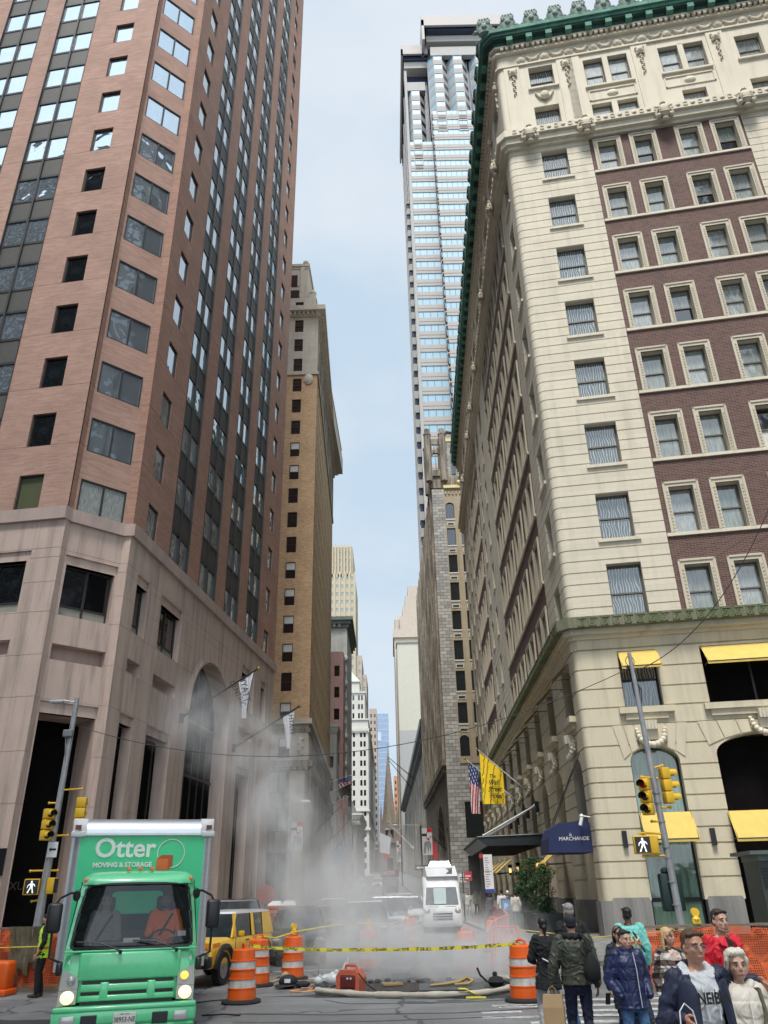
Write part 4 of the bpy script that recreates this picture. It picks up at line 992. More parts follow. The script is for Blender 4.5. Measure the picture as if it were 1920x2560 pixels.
# ================================================================== background buildings
def block(root, x0, x1, y0, y1, z0, z1, mat, cols=0, fh=3.6, wf=.45, hf=.5, win=None, scols=0, side=None, zb=2., zt=1.5, kind='flat', depth=.2, roofm_=None, specs=None, ops_extra=(), frame_m=None):
    fm = frame_m or FR_BLK; win = win or G_DARK; own = specs is None; specs = [] if own else specs
    FA = Frame((x0, y0), 90); L_ = x1-x0
    def grid(fr, L, n):
        ops = []
        if not n: return ops
        p = L/n; k = 0
        while z0+zb+fh*k+fh*hf < z1-zt:
            for i in range(n):
                a = p*(i+.5-wf/2); ops.append((a, a+p*wf, z0+zb+fh*k, z0+zb+fh*k+fh*hf)); specs.append((fr, a, z0+zb+fh*k, depth-.03, kind, p*wf, fh*hf, (fm, win, BLIND), 0))
            k += 1
        return ops
    facade(FA, root, 0, L_, z0, z1, grid(FA, L_, cols), [mat], depth=depth)
    if side:
        FS = Frame((x1, y0), 0) if side == 'R' else Frame((x0, y1), 180)
        facade(FS, root, 0, y1-y0, z0, z1, grid(FS, y1-y0, scols), [mat], depth=depth)
    m = MB(); m.poly([(x0,y0,z1),(x1,y0,z1),(x1,y1,z1),(x0,y1,z1)])
    if side != 'R': m.poly([(x1,y0,z0),(x1,y1,z0),(x1,y1,z1),(x1,y0,z1)])
    if side != 'L': m.poly([(x0,y0,z0),(x0,y1,z0),(x0,y1,z1),(x0,y0,z1)])
    m.build('roof', roofm_ or mat, root)
    if own and specs: place_windows(root, specs, 40)
def cornice(root, x0, x1, y0, y1, z0, z1, p, mat, name='cornice'):
    m = MB(); h = (z1-z0)/3
    for i in range(3): m.box(x0-p*(i+1)/3, x1+p*(i+1)/3, y0-p*(i+1)/3, y1, z0+h*i, z0+h*(i+1)-(0 if i == 2 else .003))
    n = int((x1-x0)/.9); 
    for i in range(n): m.box(x0+.9*i, x0+.9*i+.4, y0-p*.62, y0-p*.3, z0+.02, z0+h*1.4)
    m.build(name, mat, root)
# ---- tan brick apartment tower (wall street, left)
TB = empty('apartment_tower', (0,0,0), 'tan brick apartment tower with a stone base and a heavy cornice', 'building')
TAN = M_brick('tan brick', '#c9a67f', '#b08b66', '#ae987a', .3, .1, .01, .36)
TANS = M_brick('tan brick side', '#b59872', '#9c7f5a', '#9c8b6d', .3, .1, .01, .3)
TSTONE = M_stone('warm grey stone', (.44,.39,.32), var=.12, streak=.35, stain=(.15,.13,.10), block=(1.6,.6), joint=.006, jdark=.7, blockvar=.06)
TDARK = M_stone('soot stained stone', (.33,.285,.22), var=.25, streak=.8, stain=(.045,.038,.03), stainpos=.48)
T0 = (-7.67, 75.6); F_T = Frame(T0, 91.5); F_TS = Frame(T0, -1.5)
specs = []; rnd = random.Random(5)
def twin(s, z, w_=1.05, h_=1.8):
    specs.append((F_T, s, z, .14, 'sash', w_, h_, (FR_BLK, G_DARK, BLIND), 1 if rnd.random() < .55 else 0))
tops = [66.04-2.965*k for k in range(17)]
opsT = []
for s in (-2.9, -5.2, -7.5, -9.8):
    for zt in tops+[15.27]: opsT.append((s, s+1.07, zt-1.85, zt)); twin(s, zt-1.85, 1.07, 1.85)
for a, b in ((-3.66,-1.88),(-7.3,-5.5)):
    for z0_, z1_ in ((10.3,12.2),(6.9,9.0),(2.2,5.2)): opsT.append((a, b, z0_, z1_)); specs.append((F_T, a, z0_, .2, 'pair', b-a, z1_-z0_, (FR_BLK, G_CURT2 if z0_ > 5 else G_DARK, BLIND), 0))
facade(F_T, TB, -12, 0, -.1, 66.6, opsT, [TAN, TSTONE, TDARK], zone=lambda s, z: ((2 if z < 12.4 else (1 if z < 17 or z > 57.9 else 0)), False), cut_z=(12.4,17,57.9), depth=.22)
sops = []; sspec = []
for i in range(20):
    s = 1.0+2.05*i
    for zt in tops: sops.append((s, s+1.0, zt-1.85, zt)); sspec.append((F_TS, s, zt-1.85, .2, 'flat', 1.0, 1.85, (FR_BLK, G_DARK, BLIND), 0))
    sops.append((s-.1, s+1.1, 3, 11.4, .7)); sspec.append((F_TS, s-.1, 3, .66, 'flat', 1.2, 8.4, (FR_BLK, G_DARK, BLIND), 0)); sops.append((s, s+1.0, 13.4, 15.3)); sspec.append((F_TS, s, 13.4, .2, 'flat', 1.0, 1.9, (FR_BLK, G_DARK, BLIND), 0))
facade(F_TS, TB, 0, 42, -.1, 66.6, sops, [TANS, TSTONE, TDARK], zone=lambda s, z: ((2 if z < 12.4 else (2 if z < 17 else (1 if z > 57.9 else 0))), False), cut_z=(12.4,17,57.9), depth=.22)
# attic, setback and roof house
specs += [(F_T, -2.9, 68.0, .0, 'sash', 1.0, 1.0, (FR_BLK, G_DARK, BLIND), 1)]
facade(F_T, TB, -12, -.35, 66.6, 69.6, [(-2.9,-1.9,67.9,68.95),(-5.2,-4.2,67.9,68.95)], [TSTONE]); specs[-1] = (F_T, -2.9, 67.9, .14, 'sash', 1.0, 1.05, (FR_BLK, G_DARK, BLIND), 0)
m = MB(); m.box(-12,-1.5,.5,30,69.6,75.3); m.box(-12,-1.35,.35,30,75.3,75.7); m.box(-12,-.3,.1,38,69.45,69.65); m.box(-12,-.4,.3,41,66.6,69.4); m.ball((-1.9,.8,76.1),.42,10); m.ball((-.9,.9,71),.5,8); m.box(-1.4,-.5,.4,1.6,69.6,70.6); m.box(-3.7,-2.6,.4,.5,72.0,73.8); 
m.box(-12,-1.3,.4,.5,74.9,75.0); m.box(-2.5,-2.0,.38,.5,69.7,75.2)
F_T.build(m, 'roof_house', TSTONE, TB)
m = MB(); m.box(-3.66,-2.86,.39,.45,71.9,73.8); m.box(-3.66,-2.6,.3,.48,69.8,71.2)
F_T.build(m, 'roof_window', G_DARK, TB)
place_windows(TB, specs, 60); place_windows(TB, sspec, 30)
def wrapband(root, z0, z1, p, mat, name, s0=-12, s1=42):
    m = MB(); P = [F_T.p(s0,-p), F_T.p(p,-p), F_TS.p(s1,-p)]; Q = [F_T.p(s0,.3), F_T.p(-.3,.3), F_TS.p(s1,.3)]
    m.rings([[(q[0],q[1],z) for q in P] for z in (z0, z1)], caps=False, closed=False)
    for z in (z0, z1): m.rings([[(q[0],q[1],z) for q in P], [(q[0],q[1],z) for q in Q]], caps=False, closed=False)
    m.poly([(P[2][0],P[2][1],z0),(Q[2][0],Q[2][1],z0),(Q[2][0],Q[2][1],z1),(P[2][0],P[2][1],z1)]); m.build(name, mat, root)
wrapband(TB, 66.4, 66.9, .35, TSTONE, 'cornice'); wrapband(TB, 66.9, 67.6, .95, TSTONE, 'cornice'); wrapband(TB, 57.6, 58.0, .2, TSTONE, 'string_course'); wrapband(TB, 16.5, 17.0, .3, TSTONE, 'string_course'); wrapband(TB, 15.7, 16.1, .15, TDARK, 'string_course'); wrapband(TB, 12.5, 13.1, .45, TDARK, 'string_course'); wrapband(TB, 9.4, 9.7, .1, TDARK, 'string_course')
for fr, rg in ((F_T, [-11.8+.55*k for k in range(22)]), (F_TS, [.3+.6*k for k in range(68)])):
    m = MB()
    for x in rg: m.box(x, x+.26, -.62, -.3, 66.5, 66.9); m.box(x, x+.2, -.4, -.2, 12.3, 12.5)
    fr.build(m, 'dentils', TSTONE, TB)
m = MB()
for i in range(21): s = .2+2.05*i; m.box(s-.12, s+.5, -.28, .1, -.1, 12.2); m.box(s-.2, s+.58, -.36, .1, 11.7, 12.3)
for i in range(21): s = .2+2.05*i; m.box(s, s+.42, -.1, .05, 13.1, 15.7); m.box(s+.05, s+.35, -.12, .05, 58, 66)
F_TS.build(m, 'pilasters', TDARK, TB)
m = MB(); m.box(-1.7, -.3, -.12, .05, 1, 12.2); m.box(-1.3,-.1,-.1,.05,13.1,15.7); m.ball((-.75,-.14,14.4),(.35,.1,.9),8); m.ball((-1.0,-.12,57.0),(.55,.14,.85),10); m.ball((-1.0,-.2,57.0),(.35,.12,.6),10)
for k in range(5): m.ball((-.75+.2*(-1)**k,-.2,13.7+.33*k),.14,6)
F_T.build(m, 'carved_panels', TSTONE, TB, smooth=50)
m = MB(); m.poly([F_T.p(-12,0,0), F_T.p(-12,42,0), F_T.p(-12,42,66.6), F_T.p(-12,0,66.6)]); m.poly([F_TS.p(42,0,0), F_TS.p(42,11,0), F_TS.p(42,11,66.6), F_TS.p(42,0,66.6)]); m.build('rear_wall', TANS, TB)
BROWN = M('brown flag cloth', (.045,.03,.025), .8); PINK = M('faded pink flag cloth', (.45,.25,.22), .8); PBLUE = M('pale blue flag cloth', (.25,.38,.5), .8)
for b, tp, mt, zb, lab, fn in (((-8.75,118,16.2),(-5.3,117.6,17.1),[F_RED,F_WHT,F_BLU],15.0,'striped national flag above the brown flag on the far left side', us2),
    ((-8.75,117,14.6),(-5.4,116.7,15.9),[BROWN],12.6,'dark brown restaurant flag with white letters', lambda u,v: 0), ((-8.75,116,12.9),(-5.9,115.8,13.9),[PINK],11.4,'faded pink flag below the brown flag', lambda u,v: 0)):
    t, d_ = slanted_flag(b, tp, None, lab, r=.05); pole_flag(t, b, tp, .05, .62, zb, fn, mt, .14, nx=22, ny=20, zb2=zb+.3)
    if mt[0] is BROWN: text_obj('lettering', 'CIPRIANI', .52, WHT, t, (-7.15-b[0], -.45, 13.55-b[2]), (PI/2, R(68), 0)); text_obj('lettering', 'C', .9, WHT, t, (-6.5-b[0], -.45, 13.9-b[2]), (PI/2, R(30), 0), shear=.3)
for b, tp, mt, zb, lab in (((-7.85,80.3,6.5),(-4.75,80,9.5),None,0,'bare dark flagpole slanting over the steam, nearest on the left'),((-8.4,103,6.7),(-5.1,102,9.7),None,0,'bare dark flagpole, second along the soot stained base'),((-8.8,117,6.2),(-5.8,116,9.1),[PBLUE],5.2,'dark flagpole with a pale blue flag in the steam')):
    t, d_ = slanted_flag(b, tp, None, lab, 'flagpole' if not mt else 'flag', name='flagpole', polemat=BLKP, r=.07)
    if mt: pole_flag(t, b, tp, .05, .95, zb, lambda u,v: 0, mt, .15)
# ---- stone tower, right (wall street)
SB = empty('stone_tower', (0,0,0), 'rough grey ashlar tower with paired dark windows and a carved brown top', 'building')
S0 = (7.41, 105.); F_A = Frame(S0, 91.5); F_B = Frame((S0[0]-.0105*53, 158.), 179.4)
ASH = M_stone('grey ashlar', (.35,.335,.305), var=.16, streak=.2, stain=(.12,.11,.10), block=(.95,.48), joint=.035, jdark=.35, blockvar=.35, bump=.6)
TANL = M_stone('tan limestone', (.34,.28,.19), var=.15, streak=.5, stain=(.13,.10,.06), block=(1.4,.6), joint=.01, jdark=.7)
BSTR = M_stone('brown streaked stone', (.36,.31,.24), var=.2, streak=.9, stain=(.075,.06,.042), stainpos=.5, block=(1.1,.5), joint=.02, jdark=.6, blockvar=.2)
YELS = M('yellow terracotta', (.62,.52,.26), .7)
tw = [52.06+4.33*0-4.33*k for k in range(8)]
opsA = []; specs = []
for i in range(4):
    s = 1.97+2.13*i
    for k, z in enumerate(tw): opsA.append((s, s+1.28, z-0, z+2.77)); specs.append((F_A, s, z, .25, 'fixed', 1.28, 2.77, (FR_BLK, G_DARKB, BLIND), 0))
    opsA.append((s, s+1.28, 17.5, 20.2)); specs.append((F_A, s, 17.5, .25, 'fixed', 1.28, 2.7, (FR_BLK, G_DARKB, BLIND), 0))
opsA += [(2.1, 6.4, 7.6, 11.9, .4), (2.1, 6.4, .4, 5.6, .6)]; specs += [(F_A, 2.1, 7.6, .38, 'pair', 4.3, 4.3, (FR_BLK, G_DARKB, BLIND), 0), (F_A, 2.1, .4, .58, 'pair', 4.3, 5.2, (FR_BLK, G_DARK, BLIND), 0)]
specs = [list(q) for q in specs]
facade(F_A, SB, 0, 14, -.1, 57.2, opsA, [ASH, TANL], zone=lambda s, z: (1 if (s > 1.85 and z > 16.5) else 0, False), cut_s=(1.85,), cut_z=(16.5,), depth=.3)
m = MB()
for i in range(4):
    s = 1.97+2.13*i; arch_fill(m, s, s+1.28, 19.6, 20.2, .001, .28, 0, 0, 8); arch_fill(m, s, s+1.28, 54.2, 54.83, .001, .28, 0, 0, 8)
    for z in tw: m.box(s-.05, s+1.33, -.07, .05, z-.22, z-.02, 1); m.box(s+.1, s+1.2, -.06, .02, z-1.15, z-.62, 1); m.box(s+.2, s+1.1, -.065, -.06, z-1.05, z-.72, 2)
m.box(1.8, 14, -.3, .1, 57.2, 57.7, 3); m.box(1.8, 14, -.12, .05, 16.6, 16.9, 0); m.ball((4.3,-.2,58.1),.45,8,3)
for k in range(20): m.box(1.95+.55*k, 2.2+.55*k, -.15, .02, 56.2, 56.7, 0)
F_A.build(m, 'window_trim', [TANL, M('white window trim', (.5,.5,.46), .6), FR_BLK, YELS], SB)
place_windows(SB, [tuple(q) for q in specs], 60)
# street side: streaked brown wall with piers, a tall pointed arch and a corbelled cornice
opsB = [(53-22, 53-8, .5, 12.8, 1.2)]
for q in (3.0, 26, 30, 34, 38, 42, 46): opsB.append((53-q-1.6, 53-q, 1, 9, .6))
for q in range(11):
    opsB.append((2.2+4.2*q, 3.4+4.2*q, 19, 56, .22))
m = MB(); facade(F_B, SB, 0, 53, -.1, 57.2, opsB, None, mb=m, depth=.5)
arch_fill(m, 31, 45, 6.5, 12.8, 0, 1.2, 0, 0, 16)
for q in range(13): m.box(1.2+4.2*q-.5, 1.2+4.2*q+.5, -.35, .02, 17, 57.6); m.box(1.2+4.2*q-.35, 1.2+4.2*q+.35, -.25, .02, 57.6, 58.8)
m.box(0, 53, -.5, .02, 16.4, 17.2)
for q in range(60): m.box(.2+.88*q, .6+.88*q, -.4, .0, 15.6, 16.4)
F_B.build(m, 'streaked_wall', BSTR, SB)
m = MB(); m.poly([F_B.p(1,.2,19),F_B.p(48,.2,19),F_B.p(48,.2,56),F_B.p(1,.2,56)]); m.build('recessed_bays', M('dark recessed brown', (.10,.085,.07), .8, var=.3), SB); m = MB(); m.poly([F_B.p(31,1.18,.5),F_B.p(45,1.18,.5),F_B.p(45,1.18,12.8),F_B.p(31,1.18,12.8)]); m.poly([F_B.p(3,.58,.5),F_B.p(29,.58,.5),F_B.p(29,.58,9),F_B.p(3,.58,9)]); m.build('recessed_glazing', G_DARK, SB)
# carved crown
m = MB()
m.box(-.1, 4.3, .2, 6, 57.5, 59.5, 0)
for x, y in ((-.3,-.1),(2.0,-.1),(-.3,4.5),(2.0,4.5)): m.lathe([(.55,0),(.55,8.2),(.62,8.3),(.62,8.6),(.4,8.7),(.42,9.4),(.15,9.6)], (x, y, 58.5), 8, 0)
for z0_, z1_ in ((59.5,60.6),(63.6,64.2),(65.2,66.2)): m.box(-.3, 2.0, -.05, .4, z0_, z1_, 0); m.box(-.3, -.0, -.1, 4.5, z0_, z1_, 0)
arch_fill(m, .15, 1.6, 62.6, 63.7, -.02, .35, 0, 0, 8); m.box(.82,.92,.05,.2,60.6,63.6,0)
for x in (.3,.75,1.2,1.6): m.box(x-.08,x+.08,-.02,.3,64.2,65.2,0)
m.box(2.2, 6.4, .6, 6, 57.6, 66.0, 1); m.box(3.3,4.0,.5,.7,60,64,2); m.box(2.0,6.6,.5,6,66.0,66.5,3); m.tube([(1.9,.5,66.8),(2.8,.4,67.6),(3.9,.4,67.4),(4.1,.4,65.5)],.35,6,0)
F_A.build(m, 'carved_crown', [TDARK, ASH, G_DARK, YELS], SB)
m = MB(); m.poly([F_A.p(0,0,57.2),F_A.p(14,0,57.2),F_A.p(14,53,57.2),F_A.p(0,53,57.2)]); m.poly([F_A.p(14,0,0),F_A.p(14,53,0),F_A.p(14,53,57.2),F_A.p(14,0,57.2)]); m.build('roof', TDARK, SB)
# ---- dark-eaved bank building beyond it
EB = empty('bank_building', (0,0,0), 'grey stone bank building with tall piers under a wide dark projecting eave', 'building')
F_E = Frame((6.6, 345.), 179.4)
GREYS = M_stone('grey brown stone', (.42,.39,.34), var=.15, streak=.7, stain=(.09,.08,.065), stainpos=.5)
ops = [(3+6*k, 6.2+6*k, 4, 26, .8) for k in range(30)]
facade(F_E, EB, 0, 187, 0, 31, ops, [GREYS]); m = MB(); m.poly([F_E.p(0,.78,1),F_E.p(187,.78,1),F_E.p(187,.78,29),F_E.p(0,.78,29)]); m.build('recessed_glazing', G_DARK, EB)
m = MB()
for k in range(32): m.box(.6+6*k, 2.0+6*k, -.6, 0, 0, 30)
F_E.build(m, 'piers', GREYS, EB)
m = MB(); m.box(-1, 187.5, -2.3, 12, 31.2, 32.6); m.box(-.5, 187, -1.5, 12, 30.6, 31.2); F_E.build(m, 'eave', M('dark bronze eave', (.03,.03,.032), .5, var=.2), EB)
m = MB(); m.poly([F_E.p(187,0,0),F_E.p(187,20,0),F_E.p(187,20,31),F_E.p(187,0,31)]); m.build('end_wall', GREYS, EB)
# ---- stepped glass and granite skyscraper, right
Q = empty('skyscraper', (0,0,0), 'pale granite and light blue glass skyscraper with pleated top under a flat roof', 'building')
PGR = M_stone('pale pink granite', (.34,.325,.305), var=.05, streak=0, block=(6,40), joint=.02)
PGR2 = M('granite stripe', (.33,.28,.25), .7)
GLB = M('sky blue glass', '#86a6b6', .45, .0, var=.06, vs=.3); DKB = M('dark blue glass', '#30384a', .2, .1, var=.2, vs=.3)
def tower_face(fr, w_, z0, z1, fh, name='curtain_wall', gd=.16, mulls=1.5):
    m = MB(); z = z0
    m.poly([(0,gd,z0),(w_,gd,z0),(w_,gd,z1),(0,gd,z1)], 1)
    while z < z1-.1:
        h = fh*.52; m.box(0, w_, 0, gd+.02, z, min(z+h, z1), 0); m.box(0, w_, -.06, 0, z+h*.42, z+h*.58, 2); z += fh
    n = max(2, int(w_/mulls))
    for i in range(n+1): x = w_*i/n; m.box(x-.04, x+.04, gd-.09, gd-.01, z0, z1, 3)
    return fr.build(m, name, [PGR, GLB, PGR2, FR_DARK], Q)
fhq = 4.42
X0q, Y0q = 9.75, 160.
tower_face(Frame((X0q, Y0q), 90), 7.4, 20, 205, fhq); tower_face(Frame((17.1, 156.5), 90), 24, 20, 214, fhq)
tower_face(Frame((17.1, Y0q), 180), 3.5, 20, 214, fhq, gd=.3); tower_face(Frame((X0q-2.4, 190), 160), 3.6, 20, 228, fhq) if False else None
FSq = Frame((X0q, 196), 180)
m = MB(); z = 20
m.poly([(0,.5,20),(36,.5,20),(36,.5,236),(0,.5,236)], 1)
while z < 236: m.box(0, 36, 0, .52, z, z+fhq*.52, 0); z += fhq
for x in (0, 8, 16, 26, 35.2): m.box(x, x+.9, -.3, .5, 20, 238, 0)
FSq.build(m, 'curtain_wall', [PGR, DKB], Q)
# slim flanking bay on the left edge
m = MB(); fr = Frame((8.75, 168), 90); z = 20
while z < 186:
    m.box(0, 1.0, 0, 3, z, z+2.3, 0); m.box(.1, .9, .3, 3, z+2.3, z+fhq, 1); z += fhq
m.box(-.05,1,0,3,z,z+.6,0); fr.build(m, 'slim_bay', [PGR, DKB], Q)
# pleated upper bays
def bay(cx, w_, y, z0, z1, fh=fhq, parent=Q):
    m = MB(); hx = w_/2; z = z0; f = .52
    P = [(-hx,2.4),(-hx*.42,0),(hx*.42,0),(hx,2.4)]; 
    while z < z1-.5:
        for (a, b) in zip(P[:-1], P[1:]):
            g = .12
            m.poly([(a[0],a[1],z),(b[0],b[1],z),(b[0],b[1],z+fh*f),(a[0],a[1],z+fh*f)], 0)
            m.poly([(a[0],a[1]+g,z+fh*f),(b[0],b[1]+g,z+fh*f),(b[0],b[1]+g,z+fh),(a[0],a[1]+g,z+fh)], 1 if b[0] <= hx*.5 else 3)
            m.poly([(a[0],a[1]-.03,z+fh*.22),(b[0],b[1]-.03,z+fh*.22),(b[0],b[1]-.03,z+fh*.3),(a[0],a[1]-.03,z+fh*.3)], 2)
            m.poly([(a[0],a[1],z+fh*f),(b[0],b[1],z+fh*f),(b[0],b[1]+g,z+fh*f),(a[0],a[1]+g,z+fh*f)], 0)
        for x, yy in P: m.box(x-.09, x+.09, yy-.05, yy+.2, z, z+fh, 0)
        z += fh
    m.poly([(p[0],p[1],z0) for p in P], 0)
    return m.build('pleated_bay', [PGR, GLB, PGR2, DKB], parent, (cx, y, 0))
bay(X0q+3.0, 6.0, Y0q, 193, 228); bay(20.1, 6.2, 156.5, 205, 240); bay(26.4, 6.2, 156.5, 205, 240); bay(33.5, 6.2, 156.5, 205, 240)
m = MB(); m.box(9.9, 17, 163, 190, 186, 242, 0); m.box(17.2, 41, 159.2, 190, 200, 250, 0); m.build('dark_core', DKB, Q)
m = MB()
for x0, x1, y0, z0, z1 in ((9.6,17.0,160.0,239.5,242.5),(16.9,41,156.3,247,250)): m.box(x0, x1, y0, 166, z0, z1, 0); m.box(x0+.02, x1-.02, y0-.06, y0, z0+1.2, z0+1.5, 1)
m.box(18.0, 35.5, 156.4, 158, 240.2, 244.4, 0); m.box(10, 16, 160, 162, 228.5, 232.5, 0)
m.build('upper_bands', [PGR, PGR2], Q)
m = MB()
m.box(8.7, 17.3, 158.2, 200, 246.5, 248.5, 0); m.box(8.7, 17.3, 158.2, 158.8, 244, 246.5, 0); m.box(8.7, 9.3, 158.2, 200, 244, 246.5, 0); m.box(15.4, 44, 153.5, 200, 254, 256, 0); m.box(15.4, 44, 153.5, 154.2, 251, 254, 0); m.box(15.4, 16.2, 153.5, 162, 244, 254, 0)
m.build('roof_slab', M('grey roof slab', (.36,.33,.31), .7), Q)
m = MB(); m.box(9.5,17.0,159.3,200,242.6,246.4); m.box(17.0,44,154.6,200,250.1,253.9); m.build('roof_recess', DKB, Q)
# ---- far buildings, base colours lightened to imitate haze
BEI = M_stone('pale beige render', (.46,.44,.37), var=.05, streak=.15, stain=(.3,.29,.25))
b_ = empty('office_building', (0,0,0), 'blank pale beige side wall rising behind the dark eave on the right', 'building')
block(b_, 4.75, 30, 350, 380, 0, 105, BEI)
m = MB(); m.box(4.2, 30, 349.5, 360, 105, 106); m.box(4.5,4.7,352,379,12,104); m.box(4.76,15,349.9,349.98,64,64.2); m.build('parapet', M('parapet stone', (.3,.28,.25), .7), b_)
m = MB(); m.box(4.8,14,349.8,349.98,8,65); m.build('grey_patch', M('grey lower render', (.33,.33,.32), .8), b_)
ORN = M_stone('pinkish stone', (.42,.36,.30), var=.1, streak=.3, stain=(.22,.19,.16))
b_ = empty('office_building', (0,0,0), 'ornate stepped pinkish stone tower top behind the beige wall', 'building')
block(b_, 3.9, 30, 385, 420, 0, 122, ORN, cols=6, fh=4, wf=.4, hf=.5); 
m = MB(); m.box(3.3,30,384,421,118,122.3)
for k, (x, z) in enumerate([(7,130),(8.6,136),(10.2,142),(11.8,148)]): m.box(x, 34, 386+k, 420, 121+k, z)
m.lathe([(1.3,0),(1.3,6),(.9,6.4),(.3,8.5)], (5.4,386,122), 10); m.build('stepped_crown', ORN, b_)
TALL = M_stone('golden beige stone', (.43,.37,.26), var=.1, streak=.2, stain=(.3,.26,.2)); GPALE = M_window('pale pane', '#7f8f94', rough=.3)
b_ = empty('skyscraper', (0,0,0), 'tall golden beige tower with rounded ribs, farthest up the left of the gap', 'building')
block(b_, -40, -16.2, 380, 420, 0, 152, TALL, cols=9, fh=4.3, wf=.42, hf=.5, win=GPALE, side='R', scols=6); block(b_, -38, -17.4, 381, 418, 152, 168, TALL, cols=8, fh=4.3, wf=.42, hf=.6, win=GPALE)
m = MB()
for k in range(13): m.box(-38+1.6*k, -37.4+1.6*k, 380, 381, 150, 169.5)
for k in range(10): m.box(-40+2.65*k-.35, -40+2.65*k+.35, 379.4, 380, 0, 153)
m.box(-33,-28.8,380.2,381,142,160); m.build('ribs', TALL, b_)
m = MB(); m.box(-32.7,-29.5,380.05,380.4,141,159); m.build('tall_window', GLB, b_)
ROSY = M_stone('rosy beige stone', (.40,.33,.27), var=.1, streak=.2)
b_ = empty('office_building', (0,0,0), 'rosy beige stepped tower shoulder right of the golden beige tower', 'building')
block(b_, -20, -12.8, 381, 410, 0, 108, ROSY, cols=3, fh=4.2, wf=.4, hf=.5, win=GPALE); block(b_, -12.8, -10.5, 382, 410, 0, 98.4, ROSY, cols=1, fh=4.2, wf=.5, hf=.5, win=GPALE, side='R', scols=5)
WST = M_stone('white limestone', (.47,.455,.41), var=.05, streak=.15, stain=(.4,.38,.34))
b_ = empty('white_building', (0,0,0), 'white stone tower with paired windows and a pale green pyramid roof', 'building'); sp = []
F_H = Frame((-22, 330), 90)
def pairs(fr, x0, x1, n, z0, z1, fh, sp, wpx=.9, gap=.55, h_=2.2):
    ops = []; p = (x1-x0)/n; z = z0
    while z+h_ < z1:
        for i in range(n):
            c = x0+p*(i+.5)
            for a in (c-gap/2-wpx, c+gap/2): ops.append((a, a+wpx, z, z+h_)); sp.append((fr, a, z, .15, 'flat', wpx, h_, (FR_DARK, G_DARK, BLIND), 0))
        z += fh
    return ops
facade(F_H, b_, 0, 13.35, 4, 66, pairs(F_H, .0, 13.35, 3, 9, 64, 3.85, sp), [WST], depth=.18); F_HS = Frame((-8.65, 330), 0)
facade(F_HS, b_, 0, 150, 4, 66, pairs(F_HS, 0, 150, 22, 9, 64, 3.85, sp, 1.2, 1.0), [WST], depth=.18)
F_H2 = Frame((-21, 331), 90); facade(F_H2, b_, 0, 11.0, 66, 78, pairs(F_H2, 0, 11, 3, 67, 77, 3.8, sp, .8, .5), [WST], depth=.18); F_H3 = Frame((-10.0,331), 0); facade(F_H3, b_, 0, 30, 66, 78, [], [WST])
facade(Frame((-20.5,332.5),90), b_, 0, 8.2, 78, 83, [], [WST]); facade(Frame((-12.3,332.5),0), b_, 0, 14, 78, 83, [], [WST])
place_windows(b_, sp, 60)
m = MB(); m.box(-22.4,-8.2,329.4,480,61.6,62.6); m.box(-22.4,-8.3,329.5,480,66,66.6); m.box(-22.4,-8.0,329.2,480,23,24); m.box(-22.4,-8.2,329.4,480,30,30.6); m.box(-21.4,-9.6,330.6,361,77.6,78.3); m.box(-20.9,-12,332,347,82.8,83.4)
for k in range(24): m.box(-22+.58*k,-21.7+.58*k,329.4,330,60.8,61.6)
m.build('cornices', WST, b_)
m = MB(); m.rings([[(-20.7,332.3,83.4),(-12.2,332.3,83.4),(-12.2,346,83.4),(-20.7,346,83.4)],[(-19.2,335,89),(-16.8,335,89),(-16.8,342,89),(-19.2,342,89)]]); m.build('pyramid_roof', M('pale green copper', (.38,.52,.36), .6), b_)
b_ = empty('office_building', (0,0,0), 'narrow beige tower edge between the white tower and the blue glass tower', 'building')
block(b_, -12, -7.4, 490, 520, 0, 104, ROSY, cols=2, fh=4.2, wf=.45, hf=.5, side='R', scols=4)
BGL = M_glass('blue tower glass', '#7f9bb8', .3, .3, .02); BGL2 = M('pale blue mullion', (.42,.48,.58), .5)
b_ = empty('glass_tower', (0,0,0), 'slender blue glass tower with pale vertical fins above the church spire', 'building')
m = MB(); m.box(-11.8, 0, 620, 650, 0, 127); m.build('glass_body', BGL, b_)
m = MB()
for k in range(24): m.box(-11.8+.5*k, -11.65+.5*k, 619.7, 620, 0, 127.5)
for k in range(29): m.box(-11.8, 0, 619.85, 620.02, 4.4*k, 4.4*k+.5)
m.box(-11.8,-6,619.6,620,106,112.5); m.build('fins', BGL2, b_)
# church
CH = empty('church', (0,0,0), 'brown gothic church with a tall crocketed spire closing the street', 'church')
BRN = M_stone('brownstone', (.30,.25,.20), var=.2, streak=.4, stain=(.08,.06,.045))
m = MB(); cx, cy = -.8, 450; z0 = gz(450)
m.box(cx-4.4, cx+4.4, cy, cy+10, z0, 34)
m.rings([[(cx+r*math.cos(PI/8+PI*k/4), cy+5+r*math.sin(PI/8+PI*k/4), z) for k in range(8)] for z, r in ((34,4.2),(38,3.6),(74.5,.12))])
for sx in (-1,1):
    for sy in (0,1): m.box(cx+sx*4.4-.7, cx+sx*4.4+.7, cy-.7+sy*10, cy+.7+sy*10, z0, 36); m.rings([[(cx+sx*4.4+.7*a, cy+sy*10+.7*b, 36) for a, b in ((-1,-1),(1,-1),(1,1),(-1,1))],[(cx+sx*4.4+.05*a, cy+sy*10+.05*b, 44) for a, b in ((-1,-1),(1,-1),(1,1),(-1,1))]])
for k in range(16):
    z = 38+2.2*k; r = 3.6*(1-(z-38)/36.5)
    for a in range(8): q = PI/8+PI*a/4; m.ball((cx+r*math.cos(q), cy+5+r*math.sin(q), z), .22, 6)
